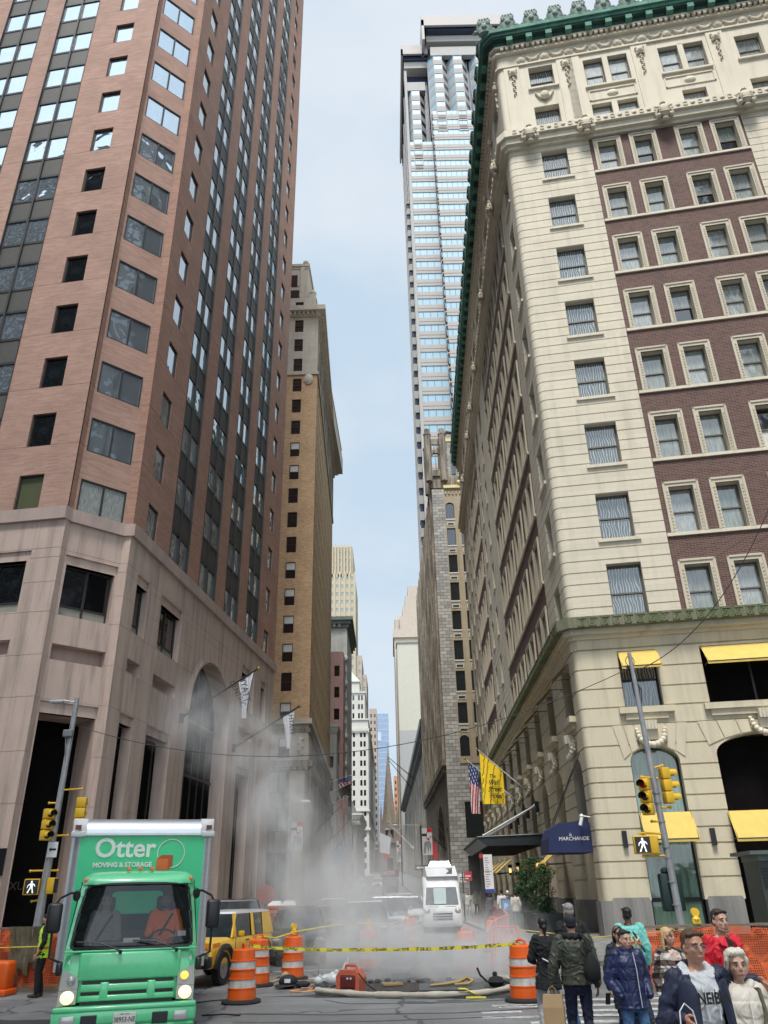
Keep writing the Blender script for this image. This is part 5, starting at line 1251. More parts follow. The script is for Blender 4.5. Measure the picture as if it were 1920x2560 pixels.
m.prism([(cx-12,z0),(cx+12,z0),(cx+12,20),(cx,30),(cx-12,20)], cy+10, cy+40); m.prism([(cx-3,24),(cx+3,24),(cx,30)], cy-1.4, cy); m.ball((cx,cy+5,75),.4,6); m.box(cx-.08,cx+.08,cy+4.9,cy+5.1,74.5,77.5); m.box(cx-.6,cx+.6,cy+4.9,cy+5.1,76.2,76.5)
m.build('stone_body', BRN, CH)
m = MB(); m.box(cx-2.2,cx-.4,cy-.15,cy,24,31); m.box(cx+.4,cx+2.2,cy-.15,cy,24,31); m.box(cx-1.6,cx+1.6,cy-.15,cy,z0,z0+7); m.build('lancet_windows', VOID, CH)
b_ = empty('office_building', (0,0,0), 'small orange brick building right of the church spire', 'building')
block(b_, 2.6, 9, 520, 540, 0, 67, M_stone('orange brick far', (.55,.28,.17), var=.1, streak=0), cols=3, fh=4, wf=.4, hf=.5)
# left side infill from the tan tower onward
b_ = empty('office_building', (0,0,0), 'narrow grey stone building with a dark green cornice beyond the tan tower', 'building')
NAR = M_stone('grey green stone', (.46,.46,.42), var=.15, streak=.5, stain=(.16,.17,.15))
block(b_, -22, -6.95, 131, 148, 0, 44.5, NAR, cols=7, fh=3.9, wf=.42, hf=.55, side='R', scols=7)
cornice(b_, -22, -6.95, 131, 148, 43.6, 45.4, 1.0, M_stone('dark green metal', (.15,.18,.165), var=.2, streak=.2), 'cornice'); m = MB(); [m.ball((-7.1-.3*(k%2),130.8,38-2.2*k),(.4,.3,.6),6) for k in range(9)]; m.build('carvings', NAR, b_, smooth=50)
b_ = empty('office_building', (0,0,0), 'red brick building with small windows just beyond the tan tower', 'building')
REDB = M_stone('faded red brick', (.46,.27,.235), var=.12, streak=.3, stain=(.2,.1,.08))
block(b_, -22, -7.25, 125, 130.8, 0, 37.6, REDB, cols=7, fh=3.5, wf=.4, hf=.5, side='R', scols=3)
b_ = empty('office_building', (0,0,0), 'small pale stone building in front of the red brick one', 'building')
block(b_, -22, -7.95, 120.2, 124.9, 0, 24.6, M_stone('pale stone', (.42,.41,.37), var=.08, streak=.3), cols=9, fh=3.3, wf=.4, hf=.5, side='R', scols=3); cornice(b_, -22, -7.95, 120.2, 124.9, 23.6, 24.8, .3, WST)
b_ = empty('office_building', (0,0,0), 'low grey classical building with a dark cornice, half lost in steam', 'building')
block(b_, -30, -7.9, 190, 230, 2, 15.6, M_stone('grey classical stone', (.36,.35,.32), var=.1, streak=.5), cols=9, fh=6.5, wf=.4, hf=.6, side='R', scols=10, zb=1.5); cornice(b_, -30, -7.9, 190, 230, 14.2, 15.8, 1.0, GREYS)
b_ = empty('office_building', (0,0,0), 'stepped white stone building with columns under its cornice', 'building')
block(b_, -30, -8.9, 236, 280, 2, 21, WST, cols=8, fh=4.2, wf=.4, hf=.55, side='R', scols=12, zb=2); cornice(b_, -30, -8.9, 236, 280, 20, 21.6, .9, WST); block(b_, -30, -11.5, 240, 275, 21, 26, WST, cols=9, fh=3.4, wf=.4, hf=.6, zb=.8, zt=.5)
b_ = empty('office_building', (0,0,0), 'long grey side wall running beside the white tower towards the church', 'building')
block(b_, -30, -9.3, 150, 188, 0, 27, M_stone('pinkish grey stone', (.38,.33,.30), var=.1, streak=.4), cols=7, fh=3.6, wf=.4, hf=.55, side='R', scols=14)
# buildings behind the camera, seen in the window reflections
b_ = empty('office_building', (0,0,0), 'dark gridded office slab reflected in the lower tower windows', 'building')
REF = M_stone('reflected grey stone', (.13,.125,.12), var=.2, streak=.2)
block(b_, -170, -9, -62, -38, 0, 150, REF); FB = Frame((-9, -38), 270)
m = MB()
for k in range(35): m.box(0, 161, -.3, 0, 4.2*k+1.2, 4.2*k+2.6, 0)
for k in range(40): m.box(4*k, 4*k+1.2, -.6, 0, 0, 150, 1)
FB.build(m, 'piers', [M('pale reflected glass', (.32,.36,.4), .3), M('dark pier', (.05,.05,.05), .6)], b_)
b_ = empty('office_building', (0,0,0), 'pale stone block across the crossing, seen only in reflections', 'building')
block(b_, 30, 60, -30, 10, 0, 104, REF); FB = Frame((30, 10), 180)
m = MB()
for k in range(25):
    for q in range(10): m.box(1+4*q, 3+4*q, -.1, .1, 4*k+2, 4*k+4, 0)
FB.build(m, 'windows', M('pale reflected glass', '', .3) if False else _mc['pale reflected glass'], b_)
# ================================================================== box truck
def M_paint(name, c, rough=.3, var=.12, coat=.6):
    return M(name, c, rough, 0, var, 2.2, coat=coat)
RUB = M('tyre rubber', (.018,.018,.019), .85, var=.3, bump=.3); STEEL = M('galvanised steel', (.33,.34,.35), .38, .75, var=.15)
ALU = M('brushed aluminium', (.55,.56,.58), .35, .7, var=.08, stretch=(1,1,8)); CHR = M('chrome', (.7,.7,.7), .12, 1)
BLKPL = M('black plastic', (.012,.012,.014), .42, var=.2); LENS = M('clear lens', (.45,.45,.44), .15, .3); AMB = M('amber lens', (.85,.30,.03), .25)
LIT = M('lit headlamp', (.9,.8,.5), .3, emit=(1,.82,.42), estr=1.3); LITA = M('lit indicator', (.9,.6,.1), .3, emit=(1,.62,.08), estr=1.2)
t_ = NT('vehicle glass'); t_.bsdf((.012,.016,.017), .03, 0, spec=.7, coat=.3, alpha=.45); VGL = t_.mat
VGD = M('dark vehicle glass', (.018,.024,.026), .05, 0, coat=.8, spec=.9)
def wheel(parent, loc, r=.4, w=.24, rz=0, rim=STEEL, name='wheel'):
    m = MB(); n = 24
    for (prof, mi) in (([(r*.62,-w/2),(r*.93,-w/2),(r,-w*.3),(r,w*.3),(r*.93,w/2),(r*.62,w/2)], 0), ([(r*.62,-w*.42),(r*.5,-w*.3),(r*.2,-w*.34),(.02,-w*.36)], 1), ([(r*.62,w*.42),(r*.5,w*.3),(r*.2,w*.34),(.02,w*.36)], 1)):
        m.rings([[(y, a_*math.cos(2*PI*k/n), a_*math.sin(2*PI*k/n)) for k in range(n)] for a_, y in prof], mi, caps=False)
    for k in range(28): 
        a = 2*PI*k/28; m.box(-w*.48, w*.48, -.012, .012, r-.006, r+.006, 0, Matrix.Rotation(a, 4, 'X'))
    i0 = [k for k, q in enumerate(m.m) if q == 0]; i1 = [k for k, q in enumerate(m.m) if q == 1]
    a, b = MB(), MB(); a.v = m.v; a.f = [m.f[k] for k in i0]; a.m = [0]*len(i0); b.v = m.v; b.f = [m.f[k] for k in i1]; b.m = [0]*len(i1)
    for q in (a, b):
        used = sorted({v for f in q.f for v in f}); mp_ = {v: i for i, v in enumerate(used)}; q.v = [m.v[v] for v in used]; q.f = [tuple(mp_[v] for v in f) for f in q.f]
    o = a.build(name, RUB, parent, loc, rz, smooth=35); b.build('rim', rim, o, smooth=35); return o
def rrect(x0, x1, z0, z1, r, n=4):
    P = []
    for cx, cz, a0 in ((x1-r,z1-r,0),(x0+r,z1-r,90),(x0+r,z0+r,180),(x1-r,z0+r,270)):
        for k in range(n+1): a = R(a0+90*k/n); P.append((cx+r*math.cos(a), cz+r*math.sin(a)))
    return P
yaw = R(16.5)
TK = empty('box_truck', (-3.92, 13.2, 0), 'mint green moving truck with a silver box body and lit headlamps', 'truck', yaw)
MINT = M_paint('mint green paint', (.12,.60,.28), .3); GRNP = M_paint('green box panel', (.016,.52,.22), .4, coat=.3)
# local: x across, y back (away from the viewer), z up; origin under the front bumper
m = MB()                       # cab shell: front rings from bumper to roof
def cab_ring(z, hw, yf, yb, r=.11): 
    P = []
    for cx, cy, a0 in ((hw-r, yf+r, 270), (hw-r, yb-.05, 0), (-hw+r, yb-.05, 90), (-hw+r, yf+r, 180)):
        for k in range(4): a = R(a0+90*k/3); rr = r if cy < yb-.1 else .05; P.append((cx+(hw-(hw-r)-0)*0+rr*math.cos(a)+(r-rr)*(1 if cx > 0 else -1), cy+rr*math.sin(a), z))
    return P
rings_ = [(.70,.955,.06),(.80,.96,.03),(.95,.965,.02),(1.15,.965,.04),(1.38,.955,.10)]
m.rings([cab_ring(z, hw, yf, 1.75) for z, hw, yf in rings_], 0, caps=False)
# pillars and roof around an open windscreen
def at_ws(z): f = (z-1.38)/(2.26-1.38); return .955-.10*f, .10+.30*f
for z0_, z1_ in ((1.38,1.6),(1.6,1.85),(1.85,2.08),(2.08,2.24)):
    h0, y0_ = at_ws(z0_); h1, y1_ = at_ws(z1_)
    for q in (-1, 1):
        m.poly([(q*h0,y0_+.16,z0_),(q*h1,y1_+.16,z1_),(q*(h1-.1),y1_+.02,z1_),(q*(h0-.07),y0_+.02,z0_)])
        m.poly([(q*h0,y0_+.16,z0_),(q*h1,y1_+.16,z1_),(q*h1,y1_+.28,z1_),(q*h0,y0_+.28,z0_)])
        m.poly([(q*h0,1.3,z0_),(q*h1,1.3,z1_),(q*h1,1.75,z1_),(q*h0,1.75,z0_)])
m.rings([[(x*.95,y,z) for x, y, z in cab_ring(2.24, .90, .36, 1.75, .2)], cab_ring(2.28,.86,.36,1.75,.2), cab_ring(2.36,.83,.44,1.75,.2), cab_ring(2.42,.74,.62,1.7,.2), cab_ring(2.44,.5,.9,1.6,.2)], 0)
m.poly([(-.955,1.74,.7),(.955,1.74,.7),(.86,1.74,2.3),(-.86,1.74,2.3)])
m.build('cab', MINT, TK, smooth=50)
m = MB()
WS = []
for k in range(13):
    x = -.86+1.72*k/12; c = 1-(x/.86)**2; WS.append((x, -.02-.075*c))
rs = []
for z in (1.40,1.55,1.75,1.95,2.12,2.22):
    h, y = at_ws(z); rs.append([(x*(h-.075)/.86, y+.04+yy, z+(-.035*(x/.86)**4 if z > 2.1 else (.03*(x/.86)**4 if z < 1.45 else 0))) for x, yy in WS])
m.rings(rs, 0, caps=False, closed=False); m.build('windscreen', VGL, TK, smooth=True)
m = MB(); m.tube([(-.875,.16,1.42),(-.845,.28,1.75),(-.78,.42,2.17),(-.70,.39,2.235),(0,.33,2.245),(.70,.39,2.235),(.78,.42,2.17),(.845,.28,1.75),(.875,.16,1.42),(.82,.07,1.375),(0,.02,1.365),(-.82,.07,1.375),(-.875,.16,1.42)], .024, 8); m.build('windscreen_seal', BLKPL, TK, smooth=True)
m = MB()    # side windows
for q in (-1, 1): m.poly([(q*.957,.30,1.42),(q*.957,1.3,1.42),(q*.875,1.3,2.2),(q*.872,.58,2.2)])
m.build('side_windows', VGD, TK)
# hood panel, grille, bumper
m = MB(); m.bbox(-.72,.72,-.035,.05,.97,1.33,.03); m.bbox(-.95,.95,-.015,.06,1.335,1.36,.008)
for z, h in ((.880,.046),(.752,.036)): m.bbox(-.66,.66,-.05,.05,z-h,z+h,.014)
for x in (-.33,.33): m.bbox(x-.06,x+.06,-.055,.03,.72,.95,.02)
m.build('front_panel', MINT, TK, smooth=50)
m = MB(); m.box(-.645,.645,-.016,.04,.60,.965); m.build('grille', BLKPL, TK)
m = MB(); m.bbox(-1.0,1.0,-.14,.3,.42,.63,.045); m.bbox(-.99,.99,-.15,.1,.60,.665,.02); m.bbox(-.98,.98,-.12,.2,.36,.43,.03); m.build('bumper', MINT, TK, smooth=50)
m = MB(); m.bbox(-.60,-.38,-.155,-.13,.42,.56,.01); m.bbox(.38,.60,-.155,-.13,.42,.56,.01); m.build('bumper_openings', BLKPL, TK)
for q in (-1,1):
    m = MB(); m.bbox(q*.78-.1,q*.78+.1,-.165,-.12,.44,.56,.015); m.build('fog_lamp', LENS, TK, smooth=True)
    m = MB(); pts = [(q*.93,1.13),(q*.70,1.02),(q*.70,.88),(q*.95,.86)]; m.prism(pts, -.02, .1, 0); m.build('indicator_lamp', LENS, TK)
    m = MB(); m.prism([(q*.95,.855),(q*.70,.875),(q*.70,.69),(q*.95,.67)], -.022, .1, 0); m.build('headlamp_housing', LENS, TK)
    m = MB(); m.ball((q*.825,-.03,.775),(.095,.03,.085),16); m.build('headlamp', LIT, TK, smooth=True)
    m = MB(); m.ball((q*.80,-.03,.99),(.06,.03,.055),14); m.build('indicator', LITA if q > 0 else LENS, TK, smooth=True)
PLATE = M('licence plate', (.62,.62,.58), .5)
m = MB(); m.bbox(-.155,.155,-.175,-.155,.42,.575,.006); m.build('licence_plate', PLATE, TK)
text_obj('lettering', '38953-NE', .088, INK, TK, (0,-.177,.487), (PI/2,0,0), ext=.001, sx=.82, bold=.001); text_obj('lettering', 'NEW YORK', .026, INK, TK, (0,-.177,.556), (PI/2,0,0), ext=.001)
for q in (-1,1): text_obj('lettering', '4', .1, WHT, TK, (q*.865,-.005,1.21), (PI/2,0,q*R(8)), ext=.001)
for k, (x, z) in enumerate(((-.80,2.285),(-.18,2.44),(0,2.445),(.18,2.44),(.80,2.285))):
    m = MB(); m.bbox(-.035,.035,-.04,.04,0,.05,.015); m.build('marker_lamp', M('orange marker lens', (.8,.16,.02), .3), TK, (x, .62 if abs(x) < .5 else .46, z-.005))
# wipers
m = MB()
for x0, x1 in ((-.80,-.17),(.0,.64)): m.tube([(x0,.05,1.47),(x0+.32,-.03,1.46),(x1-.12,-.06,1.395),(x1,-.075,1.345)], .012, 6); m.ball((x1+.01,-.08,1.33), .03, 8)
m.build('wipers', BLKPL, TK, smooth=True)
# mirrors
for q in (-1,1):
    m = MB(); m.tube([(q*.86,.3,2.12),(q*.98,.15,2.13),(q*1.12,.05,2.06),(q*1.16,.02,1.98)], .018, 8); m.tube([(q*1.16,.02,1.63),(q*1.15,.02,1.28),(q*1.02,.02,1.23),(q*.96,.05,1.2)], .018, 8); m.build('mirror_arm', BLKPL, TK, smooth=True)
    m = MB(); m.bbox(q*1.16-.105,q*1.16+.105,-.06,.06,1.60,2.0,.04); m.bbox(q*.99-.045,q*.99+.045,-.04,.04,1.05,1.22,.025); m.build('wing_mirror', BLKPL, TK, smooth=50)
    m = MB(); m.ball((q*.90,.22,2.09),(.06,.06,.08),8); m.build('mirror_mount', BLKPL, TK, smooth=True)
    m = MB(); m.tube([(q*.962,.42,.72),(q*.966,.42,1.38),(q*.885,.62,2.2)], .006, 4); m.tube([(q*.962,1.42,.72),(q*.966,1.42,1.4),(q*.885,1.4,2.2)], .006, 4); m.build('door_seam', BLKPL, TK)
# cab interior
m = MB(); m.box(-.9,.9,.35,.7,.9,1.38); m.bbox(-.6,.1,.3,.6,1.36,1.46,.04); m.box(-.86,.86,1.45,1.5,1.2,1.55); m.build('dashboard', BLKPL, TK)
m = MB(); m.box(-.93,.93,1.50,1.54,.9,2.3); m.build('rear_lining', M('dark cab lining', (.012,.012,.013), .8), TK)
m = MB(); m.prism(rrect(-.42,.42,1.80,2.14,.08), 1.46, 1.49); m.build('rear_window_panel', M('sunlit green panel', (.02,.45,.22), .5, emit=(.01,.35,.16), estr=.35), TK)  # green panel glows by emission to imitate daylight behind the cab
for x in (-.47,.45):
    m = MB(); m.bbox(x-.24,x+.24,1.1,1.35,1.0,1.85,.06); m.bbox(x-.13,x+.13,1.15,1.3,1.85,2.06,.04); m.build('seat', BLKPL, TK, smooth=50)
m = MB(); m.tube([(.45+.19*math.cos(a),.68-.02*math.sin(a),1.46+.12*math.sin(a)) for a in (2*PI*k/20 for k in range(21))], .014, 6); m.build('steering_wheel', BLKPL, TK, smooth=True)
m = MB(); m.box(-.14,.1,.13,.135,1.44,1.5); m.box(.66,.78,.24,.245,1.5,1.57); m.build('papers', M('white paper', (.7,.7,.7), .6), TK)
# box body
m = MB(); BX0, BX1, BY, BZ = -1.24, 1.24, 1.95, 3.42
def box_prof(y, z1, r): return [(x, y, z) for x, z in rrect(BX0, BX1, .95, z1, .1)]
m.box(BX0+.16, BX1-.16, BY+.02, 7.6, .95, BZ-.3, 0)
m.box(BX0, BX0+.02, BY+.2, 7.6, .95, BZ-.12, 1); m.box(BX1-.02, BX1, BY+.2, 7.6, .95, BZ-.12, 1); m.box(BX0+.02, BX1-.02, BY+.2, 7.6, BZ-.14, BZ-.1, 1)
m.build('box_body', [GRNP, ALU], TK)
for q in (-1,1):
    m = MB(); m.rings([[(q*(1.24-.18+.18*math.sin(a)), BY+.2-.18*math.cos(a)*1.0, z) for a in (PI/2*k/6 for k in range(7))] for z in (.95, BZ-.34)], caps=False, closed=False); m.build('corner_post', ALU, TK, smooth=True)

m = MB(); m.rings([[(x, BY+.26-.28*math.cos(a), BZ-.34+.26*math.sin(a)) for a in (PI/2*k/6 for k in range(7))] for x in (BX0+.2, BX1-.2)], caps=False, closed=False); m.box(BX0+.18,BX1-.18,BY-.03,BY+.0,BZ-.37,BZ-.335)
for k in range(34): m.ball((BX0+.26+.06*k,BY-.035,BZ-.352), .008, 5)
m.build('front_radius', ALU, TK, smooth=40)
for q in (-1,1):
    m = MB(); m.rings([[(q*(1.24-.24+r_*.24*math.sin(b)), BY+.26-.3*math.cos(a)*(.35+.65*math.cos(b)), BZ-.34+.27*math.sin(a)) for a in (PI/2*k/6 for k in range(7))] for b, r_ in ((0,1),(R(35),1),(R(65),1),(R(90),1.02))], caps=False, closed=False); m.bbox(q*1.13-.12,q*1.13+.12,BY-.045,BY+.1,BZ-.40,BZ-.30,.02); m.build('corner_cap', M('white corner casting', (.62,.62,.62), .4), TK, smooth=50)
    m = MB(); m.box(q*1.14-.05,q*1.14+.05,BY-.055,BY-.04,BZ-.28,BZ-.2); m.build('marker_lamp', M('dark red lens', (.12,.01,.01), .3), TK)
m = MB(); m.box(-.45,.45,1.6,7.5,.55,.95); m.box(-1.0,1.0,5.0,5.6,.55,.9); m.build('chassis', BLKPL, TK)
text_obj('lettering', 'Otter', .44, WHT, TK, (-.30, BY+.01, 2.83), (PI/2,0,0), bold=.009, sx=1.0)
text_obj('lettering', 'MOVING & STORAGE', .105, WHT, TK, (-.32, BY+.01, 2.565), (PI/2,0,0), bold=.004, sx=1.0)
m = MB(); cxr = .50; zr = 2.745
m.tube([(cxr+.235*math.cos(a), BY+.008, zr+.235*math.sin(a)) for a in (2*PI*k/40 for k in range(41))], .009, 6); m.build('logo_ring', WHT, TK, smooth=True)
m = MB(); m.box(.26,.46,BY-.002,BY+.015,2.48,2.66); m.build('logo_carton', M('orange carton', (.7,.14,.03), .6), TK); m = MB(); m.prism([(.26,2.66),(.46,2.66),(.54,2.72),(.34,2.72)],BY-.002,BY+.015); m.prism([(.46,2.48),(.54,2.54),(.54,2.72),(.46,2.66)],BY-.002,BY+.015); m.build('logo_carton', M('darker orange carton', (.42,.08,.02), .6), TK)
for q in (-1,1): wheel(TK, (q*.84, .95, .41), .41, .24); wheel(TK, (q*.82, 5.2, .41), .41, .5)
# ================================================================== cars
def car(name, label, loc, rz, color, kind='suv', s=1., group='cars queuing in the steamy street', lit=False, roofc=None, plate=False, detail=True, cat='car'):
    """local: front towards -y. kinds suv, sedan, van"""
    T = empty(name, loc, label, cat, rz, group)
    prof = {'suv': dict(L=4.6, W=1.86, H=1.68, hood=1.02, belt=1.08, sill=.28, hl=1.15, wsl=.75, rf=2.6, rb=.35),
            'sedan': dict(L=4.7, W=1.82, H=1.45, hood=.86, belt=.92, sill=.22, hl=1.35, wsl=.85, rf=1.5, rb=.8),
            'jeep': dict(L=4.6, W=1.9, H=1.82, hood=1.12, belt=1.16, sill=.45, hl=1.35, wsl=.38, rf=2.55, rb=.2)}[kind]
    L, W, H_, hood, belt, sill, hl, wsl, rf, rb = [prof[k]*s for k in ('L','W','H','hood','belt','sill','hl','wsl','rf','rb')]
    hw = W/2; m = MB()
    def ring(y, top, w_, low=sill):        # cross-section polygon (closed) of the lower body
        return [(-w_*.94,y,low),(-w_,y,low+.12*s),(-w_,y,top-.16*s),(-w_*.95,y,top-.04*s),(-w_*.78,y,top),(w_*.78,y,top),(w_*.95,y,top-.04*s),(w_,y,top-.16*s),(w_,y,low+.12*s),(w_*.94,y,low)]
    bl = kind == 'jeep'
    ys = [(0,.58*s+(.2*s if bl else 0),hw*(.82 if not bl else .95)),(.06*s,hood*.86,hw*(.9 if not bl else .97)),(.3*s,hood*.95,hw*.97),(hl,hood+.03*s,hw),(hl+wsl*.4,belt,hw),(L-.35*s,belt,hw),(L-.06*s,belt*.97,hw*.95),(L,belt*.8,hw*.9)]
    m.rings([ring(y, t, w_) for y, t, w_ in ys], 0); m.build('body', color, T, smooth=38)
    g = MB(); y1 = hl; y2 = hl+wsl; y3 = y2+rf; y4 = min(y3+rb, L-.08*s); tw = hw*.76 if kind != 'jeep' else hw*.84; z0_ = belt-.03*s
    P0 = [(-hw*.93,y1,z0_),(hw*.93,y1,z0_),(hw*.95,y4,z0_),(-hw*.95,y4,z0_)]; P1 = [(-tw,y2,H_-.06*s),(tw,y2,H_-.06*s),(tw,y3,H_-.06*s),(-tw,y3,H_-.06*s)]
    g.rings([P0, P1]); g.build('windows', VGD, T)
    r_ = MB(); r_.rings([[(-tw-.03*s,y2-.04*s,H_-.08*s),(tw+.03*s,y2-.04*s,H_-.08*s),(tw+.03*s,y3+.05*s,H_-.08*s),(-tw-.03*s,y3+.05*s,H_-.08*s)],[(-tw-.02*s,y2,H_-.03*s),(tw+.02*s,y2,H_-.03*s),(tw+.02*s,y3,H_-.03*s),(-tw-.02*s,y3,H_-.03*s)],[(-tw*.85,y2+.15*s,H_),(tw*.85,y2+.15*s,H_),(tw*.85,y3-.12*s,H_),(-tw*.85,y3-.12*s,H_)]])
    r_.build('roof', roofc or color, T, smooth=40)
    pm = MB()
    for q in (-1,1):
        for (ya, yb) in ((y1,y2),(y2+rf*.45,y2+rf*.45),(y4,y3)): pm.tube([(q*hw*.95,ya,z0_),(q*(tw+.005),yb,H_-.07*s)], .035*s, 5)
    pm.build('pillars', roofc and color or color, T, smooth=True)
    m = MB(); m.bbox(-hw*.55,hw*.55,-.03*s,.06*s,hood*.52,hood*.74,.01*s); m.bbox(-hw*.7,hw*.7,-.02*s,.1*s,sill+.02,sill+.16*s,.01*s); m.build('grille', BLKPL, T)
    for q in (-1,1):
        m = MB(); m.ball((q*hw*.76,.05*s,hood*.73),(.17*s,.09*s,.075*s),10); m.build('headlight', LIT if lit else LENS, T, smooth=True)
        m = MB(); m.bbox(q*(hw+.1*s)-.08*s,q*(hw+.1*s)+.08*s,y1+.3*s,y1+.42*s,belt,belt+.14*s,.03*s); m.build('wing_mirror', color, T, smooth=True)
        for y in (L*.19, L*.81): wheel(T, (q*(hw-.1*s), y, .34*s if not bl else .42*s), .34*s if not bl else .42*s, .2*s)
    if plate: m = MB(); m.box(-.16,.16,-.05,-.035,hood*.42,hood*.42+.11); m.build('licence_plate', PLATE, T)
    return T
YELP = M_paint('yellow car paint', (.85,.50,.01)); WHTP = M_paint('white car paint', (.70,.71,.72)); SILP = M('silver car paint', (.42,.44,.46), .25, .7, coat=.8); DGP = M_paint('black car paint', (.015,.016,.018), .2); GRYP = M('grey car paint', (.12,.13,.14), .3, .5, coat=.8)
Y = car('parked_suv', 'boxy bright yellow off-road car with a white roof behind the green truck', (-5.3, 21.9, 0), R(-14), YELP, 'jeep', .9, None, False, WHTP)
m = MB()        # black arches and bumper, round lamps set in a slot
for q in (-1,1):
    for y in (.79, 3.35): m.tube([(q*.86, y+.47*math.cos(a), .38+.47*math.sin(a)) for a in (PI*k/12 for k in range(13))], .075, 6)
m.bbox(-.86,.86,-.16,.1,.42,.68,.05); m.build('black_cladding', BLKPL, Y, smooth=50)
for q in (-1,1):
    m = MB(); m.bbox(q*.86-.006,q*.86+.012,.02,.45,.86,.96,.005); m.bbox(q*.6-.2,q*.6+.2,-.02,0,.84,.97,.01); m.build('indicator', AMB, Y)
    m = MB(); m.bbox(q*.863-.008,q*.863+.008,2.05,2.25,.92,.95,.004); m.build('door_handle', BLKPL, Y)
    m = MB(); m.box(q*.862-.004,q*.862+.004,1.38,1.39,.5,1.0); m.box(q*.862-.004,q*.862+.004,2.55,2.56,.5,1.0); m.build('door_seam', BLKPL, Y)
    for ya, yb in ((1.72,2.45),(2.6,3.2)): 
        pass
# left blocks of body colour around the side windows (thick rear pillar)
m = MB()
for q in (-1,1):
    for ya, yb in ((1.3,1.5),(2.5,2.72),(3.3,3.95)):
        m.poly([(q*.823,ya,1.02),(q*.823,yb,1.02),(q*.735,yb-.02,1.58),(q*.735,ya+.02,1.58)])
m.build('side_pillars', YELP, Y)
car('black_car', 'black car with pale bonnet reflections right behind the barrels', (-2.95, 27.3, 0), R(6), DGP, 'suv', .95)
car('dark_car', 'dark car with a bright windscreen in the middle of the steam', (-1.05, 33.6, 0), R(2), GRYP, 'suv', 1.)
car('silver_car', 'silver car facing out of the street, left of the white van', (-.15, 41.0, 0), R(2), SILP, 'suv', 1.05, lit=True)
car('white_car', 'small white car tucked behind the silver car', (.95, 47.5, 0), 0, WHTP, 'suv', 1.0)
car('grey_car', 'grey car with glass roof beside the back of the van', (.75, 62, 0), 0, GRYP, 'suv', 1.05)
car('black_car', 'black car with roof bars behind the yellow off-road car', (-5.6, 31.0, 0), R(10), DGP, 'suv', 1.1)
for i, (x, y, c, k, lb) in enumerate([(-3.2, 40, DGP, 'sedan', 'dark saloon half lost in steam beyond the black car'), (-3.4, 47, GRYP, 'suv', 'grey car in the left lane of the steam'), (-3.6, 55, DGP, 'sedan', 'low dark saloon deep in the steam'), (-3.7, 64, SILP, 'sedan', 'silver saloon deep in the steam'), (-3.9, 74, DGP, 'suv', 'dark car at the far edge of the steam'), (-3.9, 86, SILP, 'suv', 'silver car near the bare flagpoles'), (-4.0, 100, WHTP, 'suv', 'white car under the second bare flagpole'),
      (-2.6, 150, WHTP, 'suv', 'pale car with bright headlamps, left one of the distant pair'), (-5.6, 148, SILP, 'suv', 'silver car with bright headlamps far up the street by the left kerb'), (-.5, 175, SILP, 'suv', 'distant car at the foot of the white tower'), (-4.6, 178, DGP, 'suv', 'dark distant car by the low grey building')]):
    car('queuing_car', lb, (x, y, gz(y)), R(1), c, k, 1., lit='headlamps' in lb)
# white high-roof van
V = empty('camper_van', (2.55, 44.2, 0), 'white high-roofed van with a windscreen half lit and a roof unit', 'van', R(-2)); s = 1.0
m = MB()
def vr(y, w_, z0_, z1_, r=.12): return [(x, y, z) for x, z in rrect(-w_, w_, z0_, z1_, r, 3)]
m.rings([vr(0,.86,.42,.8), vr(.08,.98,.3,1.12), vr(.55,1.0,.3,1.28), vr(1.25,.98,.3,2.2,.3), vr(1.6,1.0,.3,2.62,.25), vr(1.9,1.0,.3,2.72,.2), vr(6.2,1.0,.3,2.72,.15)], 0); m.build('body', WHTP, V, smooth=45)
m = MB(); m.rings([[(-.86,.50,1.30),(.86,.50,1.30),(.86,.60,1.26),(-.86,.60,1.26)],[(-.78,1.16,2.10),(.78,1.16,2.10),(.78,1.26,2.06),(-.78,1.26,2.06)]]); o = m.build('windscreen', VGD, V)
m = MB(); m.poly([(-.40,.49,1.32),(.22,.49,1.32),(.24,1.13,2.07),(-.42,1.13,2.07)]); m.build('sunshade', M('silver sunshade', (.27,.36,.36), .5), V)
m = MB(); m.rings([[(-.72,1.32,2.62),(.92,1.32,2.62),(.92,1.9,2.62),(-.95,1.9,2.62)],[(-.82,1.5,3.12),(.80,1.5,3.12),(.85,4.5,3.12),(-.9,4.5,3.12)]]); m.build('roof_pod', WHTP, V, smooth=30)
m = MB(); m.poly([(-.66,1.37,2.70),(.76,1.37,2.70),(.70,1.47,3.04),(-.70,1.47,3.04)]); m.build('pod_window', M('pale reflective pane', (.30,.33,.36), .15, .4), V); m = MB(); m.poly([(.28,1.355,2.74),(.62,1.355,2.72),(.64,1.45,3.02),(.3,1.45,3.0),(.46,1.40,2.88)]); m.build('pod_decal', BLKPL, V)
m = MB(); m.rings([[(-.62,1.9,3.12),(.62,1.9,3.12),(.62,3.2,3.12),(-.62,3.2,3.12)],[(-.5,2.05,3.38),(.5,2.05,3.38),(.5,3.1,3.38),(-.5,3.1,3.38)]]); m.build('air_conditioner', WHTP, V, smooth=20)
m = MB(); m.bbox(-.5,.5,-.02,.1,.62,.98,.03); m.build('grille', M('grey grille', (.2,.2,.2), .5), V); m = MB(); [m.bbox(-.5,.5,-.05,0,z,z+.05,.01) for z in (.66,.78,.9)]; m.build('grille_bars', CHR, V)
